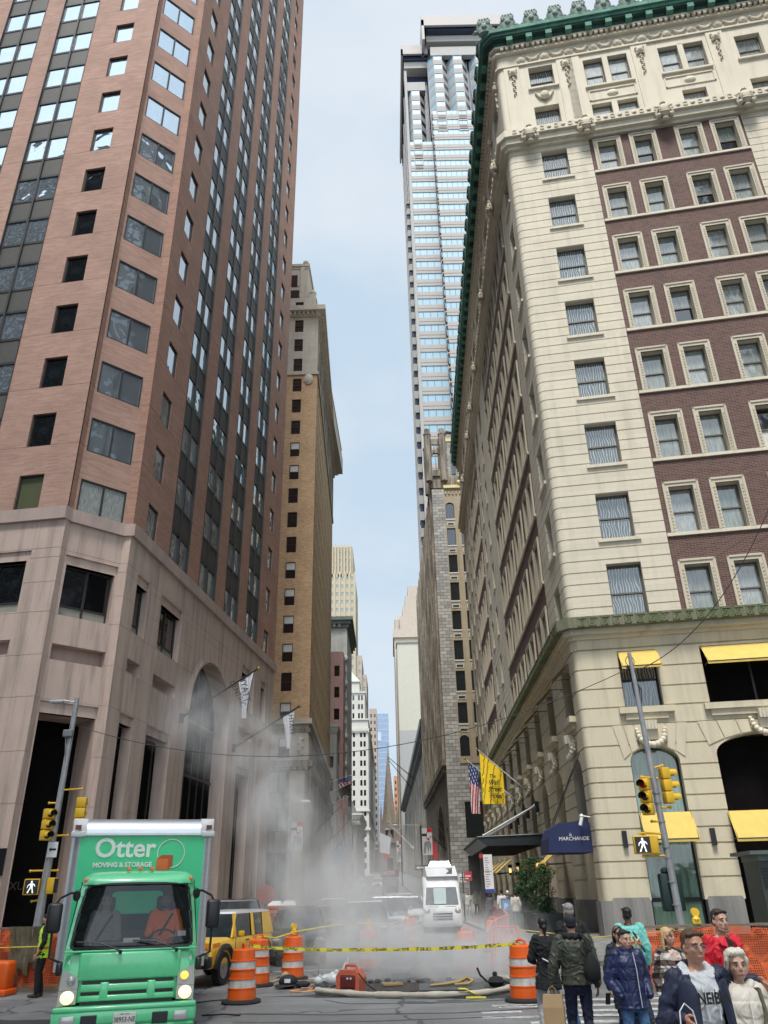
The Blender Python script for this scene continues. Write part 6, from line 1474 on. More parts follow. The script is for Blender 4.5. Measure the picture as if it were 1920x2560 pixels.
for q in (-1,1):
    m = MB(); m.ball((q*.78,.08,1.0),(.18,.1,.14),10); m.build('headlight', LENS, V, smooth=True); m = MB(); m.bbox(q*1.15-.08,q*1.15+.08,.9,1.0,1.35,1.75,.03); m.build('wing_mirror', M('grey plastic', (.2,.2,.2), .5), V, smooth=True)
    for y in (.95, 4.9): wheel(V, (q*.88, y, .36), .36, .22)
m = MB(); [m.box(x-.28,x+.28,.25,.3,1.205,1.215) for x in (-.45,.45)]; m.build('bonnet_vents', BLKPL, V)
# food truck
FT = empty('food_truck', (-.25, 118, gz(118)), 'distant food truck with a red sign reading TACOS', 'truck')
m = MB(); m.bbox(-1.15,1.15,0,7,.5,3.0,.1); m.build('body', M_paint('dull red brown paint', (.16,.06,.04)), FT)
m = MB(); m.box(-1.3,1.25,-.2,0,2.35,3.2); m.build('sign_board', M('dark red sign', (.16,.02,.02), .5), FT); text_obj('lettering', 'TACOS', .62, WHT, FT, (-.35,-.22,2.85), (PI/2,0,0), bold=.01)
m = MB(); m.box(-1.15,1.15,-.1,0,2.1,2.3); m.build('white_band', WHT, FT); m = MB(); m.box(-.9,.9,-.12,-.05,1.2,2.0); m.build('windscreen', VGD, FT)
for q in (-1,1): wheel(FT, (q*.95,1.2,.45), .45, .25)
# ================================================================== roadworks
ORG = M('orange barrel plastic', (.75,.115,.01), .45, var=.15, vs=5, bump=.1); REFW = M('grubby white reflective band', (.55,.55,.52), .45, var=.3, vs=9)
def barrel(x, y, label, s=1., lamp=False, tilt=0):
    T = empty('traffic_barrel', (x, y, 0), label, 'traffic barrel', random.uniform(0, 6), 'orange and white traffic barrels'); T.rotation_euler.x = tilt
    m = MB(); m.lathe([(.40,0),(.42,.025),(.40,.06),(.30,.075)], n=20); m.build('rubber_base', RUB, T, smooth=30); T['seed'] = 0
    m = MB(); prof = [(.295,.06,0),(.292,.26,0),(.300,.265,0),(.300,.285,0),(.282,.29,1),(.280,.43,1),(.292,.435,0),(.292,.455,0),(.272,.46,0),(.270,.60,0),(.282,.605,0),(.282,.625,0),(.262,.63,1),(.260,.76,1),(.27,.765,0),(.27,.785,0),(.25,.79,0),(.235,.97,0),(.20,.995,0),(.05,1.0,0)]
    n = 24
    for a, b in zip(prof[:-1], prof[1:]): m.rings([[(q[0]*s*math.cos(2*PI*k/n), q[0]*s*math.sin(2*PI*k/n), q[1]*s) for k in range(n)] for q in (a, b)], b[2] if b[2] == a[2] else 0, caps=False)
    m.lathe([(.05*s,1.0*s),(.001,1.0*s)], n=n, m=0, caps=False); m.build('drum', [ORG, REFW], T, smooth=30)
    m = MB(); m.tube([(-.12*s,0,.99*s),(-.12*s,0,1.06*s),(0,0,1.09*s),(.12*s,0,1.06*s),(.12*s,0,.99*s)], .025*s, 6); m.build('handle', ORG, T, smooth=True)
    if lamp:
        m = MB(); m.bbox(-.07,.07,-.05,.05,1.02,1.12,.02); m.lathe([(.07,0),(.07,.03),(.02,.05)], (0,0,1.12), 10); m.cyl((0,-.03,1.22),(0,.03,1.22),.085,n=14); m.build('warning_lamp', M('yellow warning lamp', (.8,.5,.02), .35), T, smooth=40)
    return T
barrel(-3.22, 19.0, 'nearest orange barrel, its scuffed top tied to yellow tape', 1.0)
barrel(-3.38, 22.1, 'orange barrel half hidden behind the nearest one', 1.02)
barrel(-2.67, 23.5, 'orange barrel with a yellow lamp, next to the dark cap on the road', 1.0, True)
barrel(-.72, 25.6, 'orange barrel with yellow lamp fading into the steam left of centre', 1.0, True)
barrel(.65, 33.2, 'orange barrel standing alone in front of the silver car and van', 1.05)
barrel(2.64, 18.3, 'orange barrel beside the woman in the black coat at the crosswalk', 1.0)
barrel(2.0, 24.2, 'orange barrel almost dissolved in the steam by the pit', 1.0)
barrel(3.6, 31.5, 'orange barrel in the mist beyond the mesh barrier', 1.0)
# caution tape
t_ = NT('caution tape'); uv = t_.coord('Object'); sp = t_.n('SeparateXYZ'); t_.l(uv, sp.inputs[0]); fr_ = t_.math('FRACT', t_.math('MULTIPLY', sp.outputs[0], 2.1)); 
nz = t_.math('GREATER_THAN', t_.noise(t_.coord('Object', (38,1,30)), 1.0, 1), .48); k_ = t_.math('MULTIPLY', t_.math('LESS_THAN', fr_, .68), nz)
t_.bsdf(t_.mix(t_.math('MULTIPLY', k_, .85), (.78,.68,.05), (.03,.03,.03)), .5); TAPE = t_.mat
def tape(pts, label, w_=.075, sag=.06, name='caution_tape'):
    m = MB(); P = []
    for a, b in zip(pts[:-1], pts[1:]):
        a, b = Vector(a), Vector(b); n = 14
        for k in range(n+1):
            f = k/n; P.append(a.lerp(b, f)+Vector((0, .01*math.sin(f*30), -sag*4*f*(1-f))))
    m.rings([[tuple(p+Vector((0,0,w_/2*(1+.2*math.sin(i*1.7)))))for i, p in enumerate(P)], [tuple(p-Vector((0,0,w_/2))) for p in P]], caps=False, closed=False)
    o = m.build(name, TAPE); tag(o, label, 'caution tape'); return o
tape([(-3.1,18.95,1.04),(-.5,18.9,.93),(2.6,18.2,1.02)], 'yellow and black caution tape stretched across the pit in front', .062, .03)
YROPE = M('yellow cord', (.72,.62,.08), .6)
def cord(pts, r, mat, label, cat='cord', name='cord', n=6):
    m = MB(); m.tube(pts, r, n); o = m.build(name, mat, smooth=True); tag(o, label, cat); return o
cord([(-2.65,23.4,1.1),(-1.6,24.6,1.2),(-.72,25.6,1.18),(.0,29,1.05),(.65,33.2,1.15)], .018, YROPE, 'thin yellow tape linking the barrels behind the pit')
cord([(-3.4,22,1.08),(-3.05,22.8,1.0),(-2.7,23.4,1.08)], .018, YROPE, 'short yellow tape between two left barrels')
cord([(-13,22.2,.92),(-10,22.0,.95),(-8.4,21.3,1.0)], .014, YROPE, 'thin yellow cord along the left construction fence')
cord([(3.3,27,.95),(5.5,24.6,.75),(7.5,22.5,1.0)], .012, YROPE, 'thin yellow cord trailing over the pavement on the right')
# pit, plate, planks, hose, generator
DIRT = M('wet dark pit earth', (.03,.027,.024), .6, var=.5, vs=8, bump=.6, bs=20)
m = MB(); m.box(-1.3,2.9,20.3,22.6,-1.0,-.9); 
m = MB(); m.poly([(-1.2,20.6,.005),(.3,20.25,.005),(2.7,20.4,.005),(3.0,21.6,.005),(.9,22.3,.005),(-1.0,22.2,.005)]); o = m.build('excavated_pit', DIRT); tag(o, 'dark broken opening in the road where the steam rises', 'pit')
blotch('road', .2, 19.9, 2.6, .5, PATCH, .0028, seed=21, label='damp dark patch in front of the pit')
blotch('road', 2.2, 19.2, 1.4, .35, PATCH, .0034, seed=22, label='damp dark patch by the hose')
m = MB()
for k in range(130):
    a = random.uniform(0, 2*PI); x = .75+2.3*math.cos(a)*random.uniform(.7,1.25); y = 21.2+1.2*math.sin(a)*random.uniform(.7,1.3); r = random.uniform(.015,.09); m.ball((x,y,r*.4),(r,r*.8,r*.55),6)
o = m.build('rubble', M('asphalt rubble', (.06,.056,.05), .9, var=.4)); tag(o, 'loose lumps of broken asphalt round the pit', 'rubble', kind='stuff')
m = MB(); m.bbox(-.72,.72,-.5,.5,0,.035,.008); o = m.build('steel_plate', M('dull steel road plate', (.13,.135,.14), .5, .6, var=.3), loc=(1.28,20.15,.075), rz=R(-2), rot=(R(1),0,R(-2))); tag(o, 'dark steel road plate lying at the edge of the pit', 'steel plate')
m = MB(); m.tube([(-.55,0,0),(-.2,.05,.02),(.1,.12,.05),(.3,.25,.12),(.42,.1,.06),(.3,-.02,.02),(.0,-.02,.01)], [.03,.04,.05,.05,.04,.04,.03], 6); o = m.build('folded_strap', M('tan webbing', (.38,.28,.13), .8), loc=(1.35,20.1,.13)); tag(o, 'tan folded strap lying on the steel plate', 'strap')
m = MB(); m.box(-.25,.25,-.12,-.01,0,.04); m.box(-.24,.22,.01,.12,.01,.05); o = m.build('planks', M('raw plank', (.36,.25,.13), .8), loc=(-.05,21.5,.02), rz=R(20)); tag(o, 'two short raw planks on the far lip of the pit', 'planks')
HOSE = M('off-white canvas hose', (.48,.44,.36), .8, var=.2, bump=.2)
pts = [(-1.75,20.1,.09),(-1.3,19.75,.08),(-.6,19.35,.07),(.2,19.1,.07),(1.1,19.02,.07),(1.9,19.2,.07),(2.5,19.8,.08),(2.85,20.6,.09),(2.8,21.4,.1),(2.45,21.9,.12)]
sm = []
for i in range(len(pts)-1):
    p0, p1, p2, p3 = [Vector(pts[max(0,min(len(pts)-1,i+q))]) for q in (-1,0,1,2)]
    for k in range(6): t = k/6; sm.append(tuple(.5*((2*p1)+(-p0+p2)*t+(2*p0-5*p1+4*p2-p3)*t*t+(-p0+3*p1-3*p2+p3)*t**3)))
m = MB(); m.tube(sm, [.058+.008*math.sin(i*.9)+.006*math.sin(i*2.3) for i in range(len(sm))], 10); o = m.build('canvas_hose', HOSE, smooth=True); tag(o, 'thick off-white canvas hose curving round the pit', 'hose')
cord([(1.35,18.98,.17),(1.5,19.0,.16),(1.62,19.02,.1),(1.8,18.9,.03),(1.5,18.85,.02),(1.9,18.8,.02)], .022, YROPE, 'knotted scrap of yellow tape on the hose')
GEN = empty('generator', (-.98, 20.3, 0), 'small red and black portable generator beside the pit', 'generator', R(-22))
m = MB(); m.prism([(-.28,.04),(.28,.04),(.29,.3),(.2,.46),(-.18,.46),(-.28,.34)], -.2, .2); o = m.build('housing', M('faded red casing', (.55,.13,.07), .45, var=.2), GEN, smooth=30)
m = MB(); m.tube([(-.14,0,.42),(-.12,0,.54),(.12,0,.54),(.18,0,.44)], .035, 8); m.build('carry_handle', M('faded red casing', ''), GEN, smooth=True) if False else m.build('carry_handle', _mc['faded red casing'], GEN, smooth=True)
m = MB(); m.bbox(-.16,.2,-.225,-.19,.1,.36,.03); m.build('control_panel', M('dark red panel', (.12,.02,.02), .5), GEN); m = MB(); [m.box(-.30,-.278,-.14+.05*k,-.12+.05*k,.1,.3) for k in range(6)]; m.build('louvres', BLKPL, GEN)
m = MB(); [m.cyl((x,-.24,z),(x,-.22,z),.022,n=10) for x, z in ((.1,.3),(.02,.3))]; m.build('sockets', WHT, GEN); m = MB(); m.box(-.26,.26,-.18,.18,0,.05); m.build('feet', RUB, GEN)
cord([(-.8,20.1,.4),(-.6,19.9,.2),(-.35,19.8,.04),(.1,19.75,.02),(.7,19.7,.02)], .014, RUB, 'black cable looping from the generator across the ground', 'cable', 'cable')
cord([(-3.65,17.2,.012),(-3.2,17.15,.03),(-2.9,17.1,.012)], .014, RUB, 'short black rubber cable lying in the road', 'cable', 'cable')
cord([(-4.3,19.0,.01),(-3.9,19.3,.02),(-3.6,19.5,.01)], .012, RUB, 'thin black wire under the nearest barrel', 'cable', 'cable')
m = MB(); m.ball((0,0,.13),(.24,.18,.15),12); m.rings([[(.26*math.cos(a)-.05,.22*math.sin(a)-.18,.05+.02*math.cos(a)) for a in (2*PI*k/12 for k in range(12))],[(.24*math.cos(a)-.05,.2*math.sin(a)-.16,.08) for a in (2*PI*k/12 for k in range(12))]]); m.ball((.34,-.05,.07),(.2,.14,.08),10)
o = m.build('tool_bag', M('black nylon', (.012,.012,.016), .7, var=.4), loc=(-2.55,21.6,0), smooth=True); tag(o, 'crumpled black bag and cap shape on the road by the barrels', 'bag')
m = MB(); m.box(-.07,.07,-.2,-.19,.12,.2); o2 = m.build('white_label', WHT, o)
cord([(-2.2,21.3,.02),(-1.9,21.0,.04),(-2.0,20.7,.02),(-1.6,20.9,.03),(-1.75,20.5,.02),(-1.4,20.8,.03),(-2.1,20.5,.02),(-2.4,20.7,.02),(-2.2,20.9,.02)], .016, M('orange cord', (.75,.32,.15), .6), 'tangled pale orange cord on the road beside the hose')
m = MB(); m.cyl((0,0,0),(0,0,1.05),.012,n=6); m.ball((0,0,.02),(.06,.06,.02),8); o = m.build('steel_pin', STEEL, loc=(-1.98,23.5,0)); tag(o, 'thin upright steel pin behind the orange generator', 'pin')
TRANSP = M('cloudy plastic', (.55,.57,.58), .3, var=.2)
for x, y, sx, sz, lb in ((-1.45,21.6,.2,.3,'clear plastic jug beside the generator'),(-1.85,21.9,.12,.2,'small clear bottle lying by the jug'),(-1.6,22.3,.26,.22,'crumpled clear plastic bag behind the jug'),(.15,24.0,.35,.25,'white plastic sack on the road behind the pit'),(-1.2,22.6,.12,.45,'tall clear bottle behind the generator')):
    m = MB(); m.ball((0,0,sz*.5),(sx,sx*.8,sz*.5),10); m.ball((sx*.3,0,sz*.9),(sx*.4,sx*.4,sz*.3),8); o = m.build('plastic_bag', TRANSP, loc=(x,y,0), smooth=True); tag(o, lb, 'plastic litter')
m = MB(); m.ball((0,0,.12),(.13,.1,.14),8); m.tube([(-.1,0,.1),(-.35,-.1,.03),(-.6,-.2,.02)], .03, 6); o = m.build('work_glove', M('tan glove', (.4,.3,.18), .8), loc=(-2.75,22.6,0), smooth=True); tag(o, 'tan bundle of gloves and rope at the foot of the lamp barrel', 'gloves')
m = MB(); m.box(-.5,.4,-.25,.2,0,.05); o = m.build('plywood', M('dirty plywood', (.2,.15,.09), .9, var=.3), loc=(-2.35,22.6,.0), rz=R(12)); tag(o, 'flat dirty board under the lamp barrel', 'board')
m = MB(); m.ball((0,0,.12),(.2,.16,.13),8); m.tube([(-.2,0,.12),(-.35,.05,.25),(-.42,0,.4)], .025, 6); m.tube([(.15,0,.15),(.4,-.1,.05),(.6,.05,.03)], .02, 6); m.ball((-.02,0,.27),.06,6)
o = m.build('hand_pump', RUB, loc=(2.35,20.7,0), smooth=True); tag(o, 'small black pump with hoses at the right end of the plate', 'pump')
# orange mesh crowd barriers
OBAR = M('orange red barrier', (.72,.13,.07), .5, var=.15)
def barrier(a, b, label, h=1.1):
    a, b = Vector(a), Vector(b); L_ = (b-a).length; T = empty('crowd_barrier', (a.x,a.y,0), label, 'barrier', math.atan2(b.y-a.y, b.x-a.x), 'orange crowd barriers'); r = .1
    m = MB(); P = [(0,0,.15),(0,0,h-r)]+[(r-r*math.cos(q),0,h-r+r*math.sin(q)) for q in (PI/2*k/4 for k in range(5))]+[(L_-r+r*math.sin(q),0,h-r+r*math.cos(q)) for q in (PI/2*k/4 for k in range(5))]+[(L_,0,.15)]
    m.tube(P, .028, 6); m.tube([(0,0,.22),(L_,0,.22)], .024, 6); m.build('frame', OBAR, T, smooth=True)
    m = MB(); n = max(4, int(L_/.085))
    for k in range(1, n): m.box(L_*k/n-.008, L_*k/n+.008, -.006, .006, .22, h-.03)
    m.build('bars', OBAR, T)
    m = MB()
    for x in (.15, L_-.15): m.tube([(x,-.28,.01),(x,0,.2),(x,.28,.01)], .02, 5)
    m.build('feet', OBAR, T); return T
barrier((2.75,24.0),(3.35,23.5),'near orange barrier turned side-on at the end of the row'); barrier((2.7,24.3),(3.3,28.5),'second orange barrier running up the kerb'); barrier((3.4,28.8),(4.4,33.5),'third orange barrier, bowed along the kerb'); barrier((4.5,34),(5.0,39),'fourth orange barrier in front of the parking meter'); barrier((5.15,40),(5.9,52),'farthest orange barrier beside the pedestrians')
# netted construction fences
t_ = NT('orange safety netting'); v_ = t_.coord('Object'); sp = t_.n('SeparateXYZ'); t_.l(v_, sp.inputs[0])
gx = t_.math('LESS_THAN', t_.math('FRACT', t_.math('MULTIPLY', sp.outputs[0], 22)), .42); gz_n = t_.math('LESS_THAN', t_.math('FRACT', t_.math('MULTIPLY', sp.outputs[2], 22)), .42)
n_ = t_.noise(v_, 3, 3); al = t_.math('MAXIMUM', t_.math('MAXIMUM', gx, gz_n), t_.math('GREATER_THAN', n_, .56))
t_.bsdf(t_.mix(n_, (.55,.075,.02), (.72,.16,.05)), .6, alpha=t_.math('MULTIPLY', al, .93)); NET = t_.mat
WOOD = M('weathered timber', (.20,.155,.11), .85, var=.35, vs=6, stretch=(1,1,6)); PLY = M('brown plywood', (.15,.075,.045), .8, var=.25)
def net_fence(a, b, h, label, back=True, seed=1):
    a, b = Vector(a), Vector(b); L_ = (b-a).length; T = empty('construction_fence', (a.x,a.y,0), label, 'fence', math.atan2(b.y-a.y, b.x-a.x)); rnd = random.Random(seed)
    m = MB(); nx, nz_ = int(L_*5), 8; G = [[(L_*i/nx, -.06+.05*math.sin(i*.9+k*.7)*rnd.uniform(.3,1)+.03*math.sin(i*2.3), .1+(h-.12)*k/nz_+(-.03*math.sin(i*.5) if k == nz_ else 0)) for k in range(nz_+1)] for i in range(nx+1)]
    for i in range(nx):
        for k in range(nz_): m.poly([G[i][k],G[i+1][k],G[i+1][k+1],G[i][k+1]])
    m.build('netting', NET, T)
    n = int(L_/1.6)+1
    for k in range(n+1): m = MB(); x = L_*k/n; m.box(x-.05,x+.05,0,.09,0,h+.02); m.build('post', WOOD, T)
    m = MB(); m.box(0,L_,-.02,.1,h,h+.05); m.box(0,L_,.02,.08,.55,.64); m.build('rails', WOOD, T)
    m = MB(); m.box(0,L_,-.08,.12,0,.13); m.build('kickboard', WOOD, T)
    if back: m = MB(); m.box(0,L_,.14,.17,.15,h*.86); m.build('boarding', PLY, T)
    return T
net_fence((5.35,19.3),(14.5,19.6),1.2,'orange netted timber fence behind the pedestrians on the right',seed=3)
net_fence((-14,22.9),(-6.2,21.3),1.35,'orange netted timber fence behind the worker on the left',seed=8)
net_fence((-6.5,26.5),(-2.9,31.2),1.35,'reddish netted fence in the steam behind the yellow car',seed=9)
m = MB(); rnd = random.Random(2)
for j in range(3):
    x0 = -.35+.33*j; G = [[(x0+.30*i/6+(.1-.05*j)*(k/8), -.12-.05*math.sin(i*2+j)-.03*math.cos(k), 1.42-1.0*(k/8)*(1-.12*j)-.04*i*(k/8)) for k in range(9)] for i in range(7)]
    for i in range(6):
        for k in range(8): m.poly([G[i][k],G[i+1][k],G[i+1][k+1],G[i][k+1]])
o = m.build('work_jacket', M('khaki canvas', (.16,.14,.09), .85, var=.35, bump=.3), loc=(-9.2,21.85,0), rz=R(-11), smooth=True); tag(o, 'khaki jacket draped over the left orange fence', 'jacket')
BT = empty('barrier_box', (-9.55,21.3,0), 'low orange plastic barrier unit standing against the left fence', 'barrier', R(-10)); m = MB(); m.bbox(-.55,.45,-.2,.2,.12,.72,.08); m.bbox(-.6,.5,-.25,.25,0,.14,.03); m.build('body', ORG, BT, smooth=50); m = MB(); m.box(-.3,.0,-.215,-.2,.3,.5); m.build('label', WHT, BT)
T = empty('warning_lamp', (6.72,19.35,1.25), 'round yellow warning lamp on top of the right orange fence', 'warning lamp'); m = MB(); m.bbox(-.09,.09,-.05,.05,0,.1,.02); m.lathe([(.09,0),(.07,.05),(.03,.08)],(0,0,.1),12); m.cyl((0,-.04,.24),(0,.04,.24),.09,n=16); m.build('lamp_body', _mc['yellow warning lamp'], T, smooth=40)
# orange booth in the steam
PB = empty('site_booth', (-4.0,31.2,0), 'red-orange site booth with a white double-humped roof in the steam', 'booth', R(4)); m = MB(); m.bbox(-.5,.5,0,1.0,.1,1.55,.04); m.bbox(-.52,.52,-.02,1.02,1.5,1.62,.02); m.build('cabin', M('dull orange red plastic', (.50,.10,.05), .6, var=.15), PB, smooth=50)
m = MB(); [m.rings([[(x-.25,-.02,1.62),(x+.25,-.02,1.62),(x+.25,1.02,1.62),(x-.25,1.02,1.62)],[(x-.19,.05,1.76),(x+.19,.05,1.76),(x+.19,.95,1.76),(x-.19,.95,1.76)]]) for x in (-.26,.26)]; m.build('roof', WHT, PB); m = MB(); m.box(-.3,.3,-.035,-.02,1.3,1.38); m.build('label_strip', WHT, PB)
SG = empty('road_sign', (-4.05,27.6,0), 'round pale warning sign barely visible in the steam', 'sign'); m = MB(); m.cyl((0,0,0),(0,0,2.2),.03); m.build('post', STEEL, SG); m = MB(); m.cyl((0,-.02,2.0),(0,.0,2.0),.28,n=20); m.build('disc', M('faded red sign', (.5,.2,.17), .6), SG)
# ================================================================== signal poles, lamps, signs
SIGY = M('signal yellow', (.72,.44,.02), .45, var=.12); SIGBK = M('signal black visor', (.02,.02,.02), .5); LENSD = M('dark signal lens', (.03,.02,.02), .25); LENSR = M('dim red lens', (.25,.01,.015), .25)
GALV = M('weathered galvanised pole', (.33,.34,.35), .5, .35, var=.3, vs=5, stretch=(1,1,.6), bump=.1)
WALK = M('lit walking figure', '#ffffff', .5, emit=(1,1,1), estr=.6)
def signal_head(loc, rz, label, red=False, back=False):
    T = empty('traffic_signal', loc, label, 'traffic signal', rz, 'yellow traffic signals'); T.scale = (.9,.9,.9)
    for k in range(3):
        m = MB(); z = -.36*k; m.bbox(-.17,.17,-.12,.14,z-.17,z+.17,.03); m.build('housing', SIGY, T, smooth=40)
        m = MB(); n = 16; m.rings([[(.135*math.cos(a),y,z+.135*math.sin(a)) for a in (PI*(-.12)+PI*1.24*k2/n for k2 in range(n+1))] for y in (-.12,-.36)], caps=False, closed=False); m.rings([[(.125*math.cos(a),y,z+.125*math.sin(a)) for a in (PI*(-.12)+PI*1.24*k2/n for k2 in range(n+1))] for y in (-.12,-.36)], 1, caps=False, closed=False); m.build('visor', [SIGY, SIGBK], T, smooth=True)
        m = MB(); m.ball((0,-.12,z),(.12,.04,.12),12); m.build('lens', LENSR if (red and k == 0) else LENSD, T, smooth=True)
    return T
def ped_head(loc, rz, label, face=True):
    T = empty('pedestrian_signal', loc, label, 'pedestrian signal', rz, 'yellow pedestrian signals'); m = MB(); m.bbox(-.23,.23,-.09,.13,-.23,.23,.03); m.build('housing', SIGY, T, smooth=40)
    m = MB(); m.box(-.2,.2,-.097,-.089,-.2,.2); m.build('screen', SIGBK, T)
    if face:
        m = MB(); y = -.101
        m.ball((.0,y,.14),(.03,.003,.035),8); m.prism([(-.035,.1),(.04,.1),(.045,-.0),(-.03,-.0)], y-.002, y)
        for P in ([(-.03,.0),(.02,.0),(-.04,-.1),(-.07,-.18),(-.11,-.17),(-.07,-.09)],[(.0,.0),(.045,.0),(.06,-.08),(.085,-.18),(.045,-.18),(.03,-.09)],[(-.035,.1),(-.03,.05),(-.09,.03),(-.1,-.03),(-.12,-.03),(-.11,.04)],[(.04,.1),(.045,.05),(.08,.04),(.11,.0),(.12,.015),(.09,.07)]): m.prism(P, y-.002, y)
        m.build('walking_figure', WALK, T)
    return T
def brackets(parent, items, mat=SIGY):
    for a, b in items: m = MB(); m.cyl(a, b, .028, n=8); m.ball(b, .045, 8); m.ball(a, .05, 8); m.build('bracket', mat, parent, smooth=True)
# right pole
RP = empty('signal_pole', (7.57,23,0), 'tall leaning metal signal pole in front of the hotel corner', 'signal pole'); 
m = MB(); m.tube([(0,0,.0),(0,0,1.3),(-.1,0,5),(-.2,0,8.4)], [.115,.10,.085,.06], 12)
for z in (1.55,2.1,2.7,2.95,3.6,4.1,4.35): m.lathe([(.112,0),(.112,.03)], (-.02*z,0,z), 12)
m.build('pole', GALV, RP, smooth=50)
m = MB(); m.bbox(-.32,.26,.1,.36,1.4,2.32,.04); m.ball((-.14,.2,2.38),(.12,.12,.09),10); m.build('control_box', M('dark green metal box', (.008,.03,.025), .5), RP, smooth=40)
m = MB(); m.tube([(-.2+.16*math.cos(a)*.8, .05, 8.15+.16*math.sin(a)) for a in (2*PI*k/16 for k in range(17))], .012, 5)
for k in range(5): m.tube([(-.2-.03*k,.1,8.0),(-.17+.05*k,.14,7.3),(-.12,.14,6.6-.1*k),(-.2+.03*k,.14,7.2),(-.25,.1,8.0)], .016, 5)
m.build('cable_coil', RUB, RP, smooth=True)
brackets(RP, [((0,0,4.75),(-.42,-.02,4.80)),((0,0,3.62),(-.35,-.05,3.62)),((-.1,0,5.02),(.22,.0,5.10)),((0,0,3.98),(.25,0,3.98)),((0,0,3.3),(-.72,-.05,3.33)),((0,0,2.75),(-.72,-.05,2.75))])
signal_head((7.14,22.85,4.58), R(-35), 'yellow signal on the right pole with a dim red top lens, facing left', red=True)
signal_head((7.82,23.0,4.88), R(95), 'yellow signal on the right pole seen from the side, higher of the pair')
ped_head((6.85,22.9,3.03), R(-8), 'lit walking-figure signal on the right pole'); ped_head((7.22,23.05,3.03), R(80), 'yellow pedestrian signal seen side-on behind the right pole', face=False)
# left pole
LP = empty('signal_pole', (-11.02,27,0), 'slim pale lamp and signal pole beside the granite pier on the left', 'signal pole')
m = MB(); m.tube([(-.03,0,0),(0,0,2),(.06,0,5),(.12,0,8.3)], [.15,.13,.10,.08], 12); m.build('pole', GALV, LP, smooth=50)
m = MB(); m.tube([(.12,0,8.15),(-.25,-.1,8.2),(-.35,-.1,8.2)], .03, 6); m.bbox(-.75,-.3,-.22,.02,8.12,8.22,.04); m.build('lamp_head', M('pale lamp head', (.5,.52,.52), .4), LP, smooth=40)
m = MB(); m.bbox(-.12,.2,-.2,.0,6.95,7.2,.04); m.tube([(.1,-.1,7.3),(.0,-.14,6.9),(.06,-.12,6.4),(.1,-.05,6.0)], .02, 5); m.build('junction_box', M('grey box', (.2,.2,.2), .6), LP)
m = MB(); m.box(-.02,.3,-.16,-.14,3.2,3.65); m.build('small_sign', WHT, LP); m = MB(); m.prism([(.03,3.43),(.1,3.5),(.1,3.46),(.26,3.46),(.26,3.4),(.1,3.4),(.1,3.36)], -.166, -.161); m.build('sign_arrow', INK, LP)
brackets(LP, [((0,0,4.85),(-.25,-.05,4.85)),((.05,0,5.25),(.75,0,5.28)),((0,0,3.85),(.5,0,3.85)),((0,0,2.82),(-.5,-.05,2.82)),((0,0,2.82),(.35,.0,2.82)),((0,0,2.0),(-.3,-.05,1.95))])
signal_head((-11.15,26.8,4.5), R(50), 'yellow signal on the left pole facing the street')
signal_head((-10.2,27,4.85), R(185), 'yellow signal on the left pole seen from behind, above the truck', back=True)
ped_head((-11.35,26.85,2.36), R(12), 'lit walking-figure signal on the left pole'); ped_head((-10.75,27,2.38), R(95), 'yellow pedestrian signal seen side-on on the left pole', face=False)
# overhead wires
WIRE = M('black wire', (.02,.02,.02), .6)
def cat_(a, b, sag, n=26): a, b = Vector(a), Vector(b); return [tuple(a.lerp(b, k/n)+Vector((0,0,-sag*4*(k/n)*(1-k/n)))) for k in range(n+1)]
cord(cat_((-10.9,27,7.4),(7.35,23,7.95),1.75), .012, WIRE, 'thin black cable sagging between the two signal poles', 'cable', 'overhead_cable')
cord(cat_((7.37,23,7.8),(13.2,20,15.6),1.6), .014, WIRE, 'black cable rising from the right pole out of the picture', 'cable', 'overhead_cable')
# street lamps with banners
BAN = [M('banner white', (.5,.5,.5), .7, var=.1), M('banner red', (.5,.02,.03), .7), INK, M('banner grey figure', (.2,.21,.22), .7, var=.5, vs=8)]
def banner(parent, x, y, z0, z1, w_):
    m = MB(); h = z1-z0; m.box(x, x+w_, y-.01, y+.01, z0, z1, 0)
    def r(a, b, c, d_, k): m.box(x+w_*a, x+w_*b, y-.02, y-.011, z0+h*c, z0+h*d_, k)
    r(.5,1,.84,1,1); r(.0,.45,.70,.80,2); r(.45,.5,.62,.84,2); r(.5,.75,.55,.64,1); r(.75,.98,.67,.69,2); r(.8,.83,.58,.72,2); r(.6,.9,.905,.93,0)
    m.prism([(x+w_*a, z0+h*b) for a, b in ((.1,.1),(.2,.45),(.35,.52),(.55,.5),(.7,.56),(.9,.4),(.85,.08),(.7,.3),(.6,.05),(.45,.35),(.3,.04))], y-.02, y-.011, 3)
    m.build('banner', BAN, parent)
def street_lamp(loc, h, arm, label, bz=None, bx=.1, bw=1.25, polem=None, flags=None):
    T = empty('street_lamp', loc, label, 'street lamp', 0, 'street lamps along the kerbs'); m = MB(); m.tube([(0,0,0),(0,0,h*.5),(0,0,h)], [.14,.11,.08], 8); m.build('pole', polem or BLKP, T, smooth=50)
    m = MB(); m.tube([(0,0,h-.1),(arm*.3,0,h),(arm,0,h+.05)], .045, 6); m.build('arm', M('grey arm', (.35,.35,.35), .5), T, smooth=True)
    m = MB(); m.ball((arm*1.08,0,h+.02),(.42,.2,.14),10); m.build('lamp_head', M('pale lamp head', ''), T, smooth=True) if 0 else m.build('lamp_head', _mc['pale lamp head'], T, smooth=True)
    if bz: banner(T, bx, -.05, bz[0], bz[1], bw)
    return T
t = street_lamp((3.78,105,gz(105)), 8.4, -3.0, 'street lamp with its arm over the street and a red and white banner', (4.9,8.0), .12, 1.25)
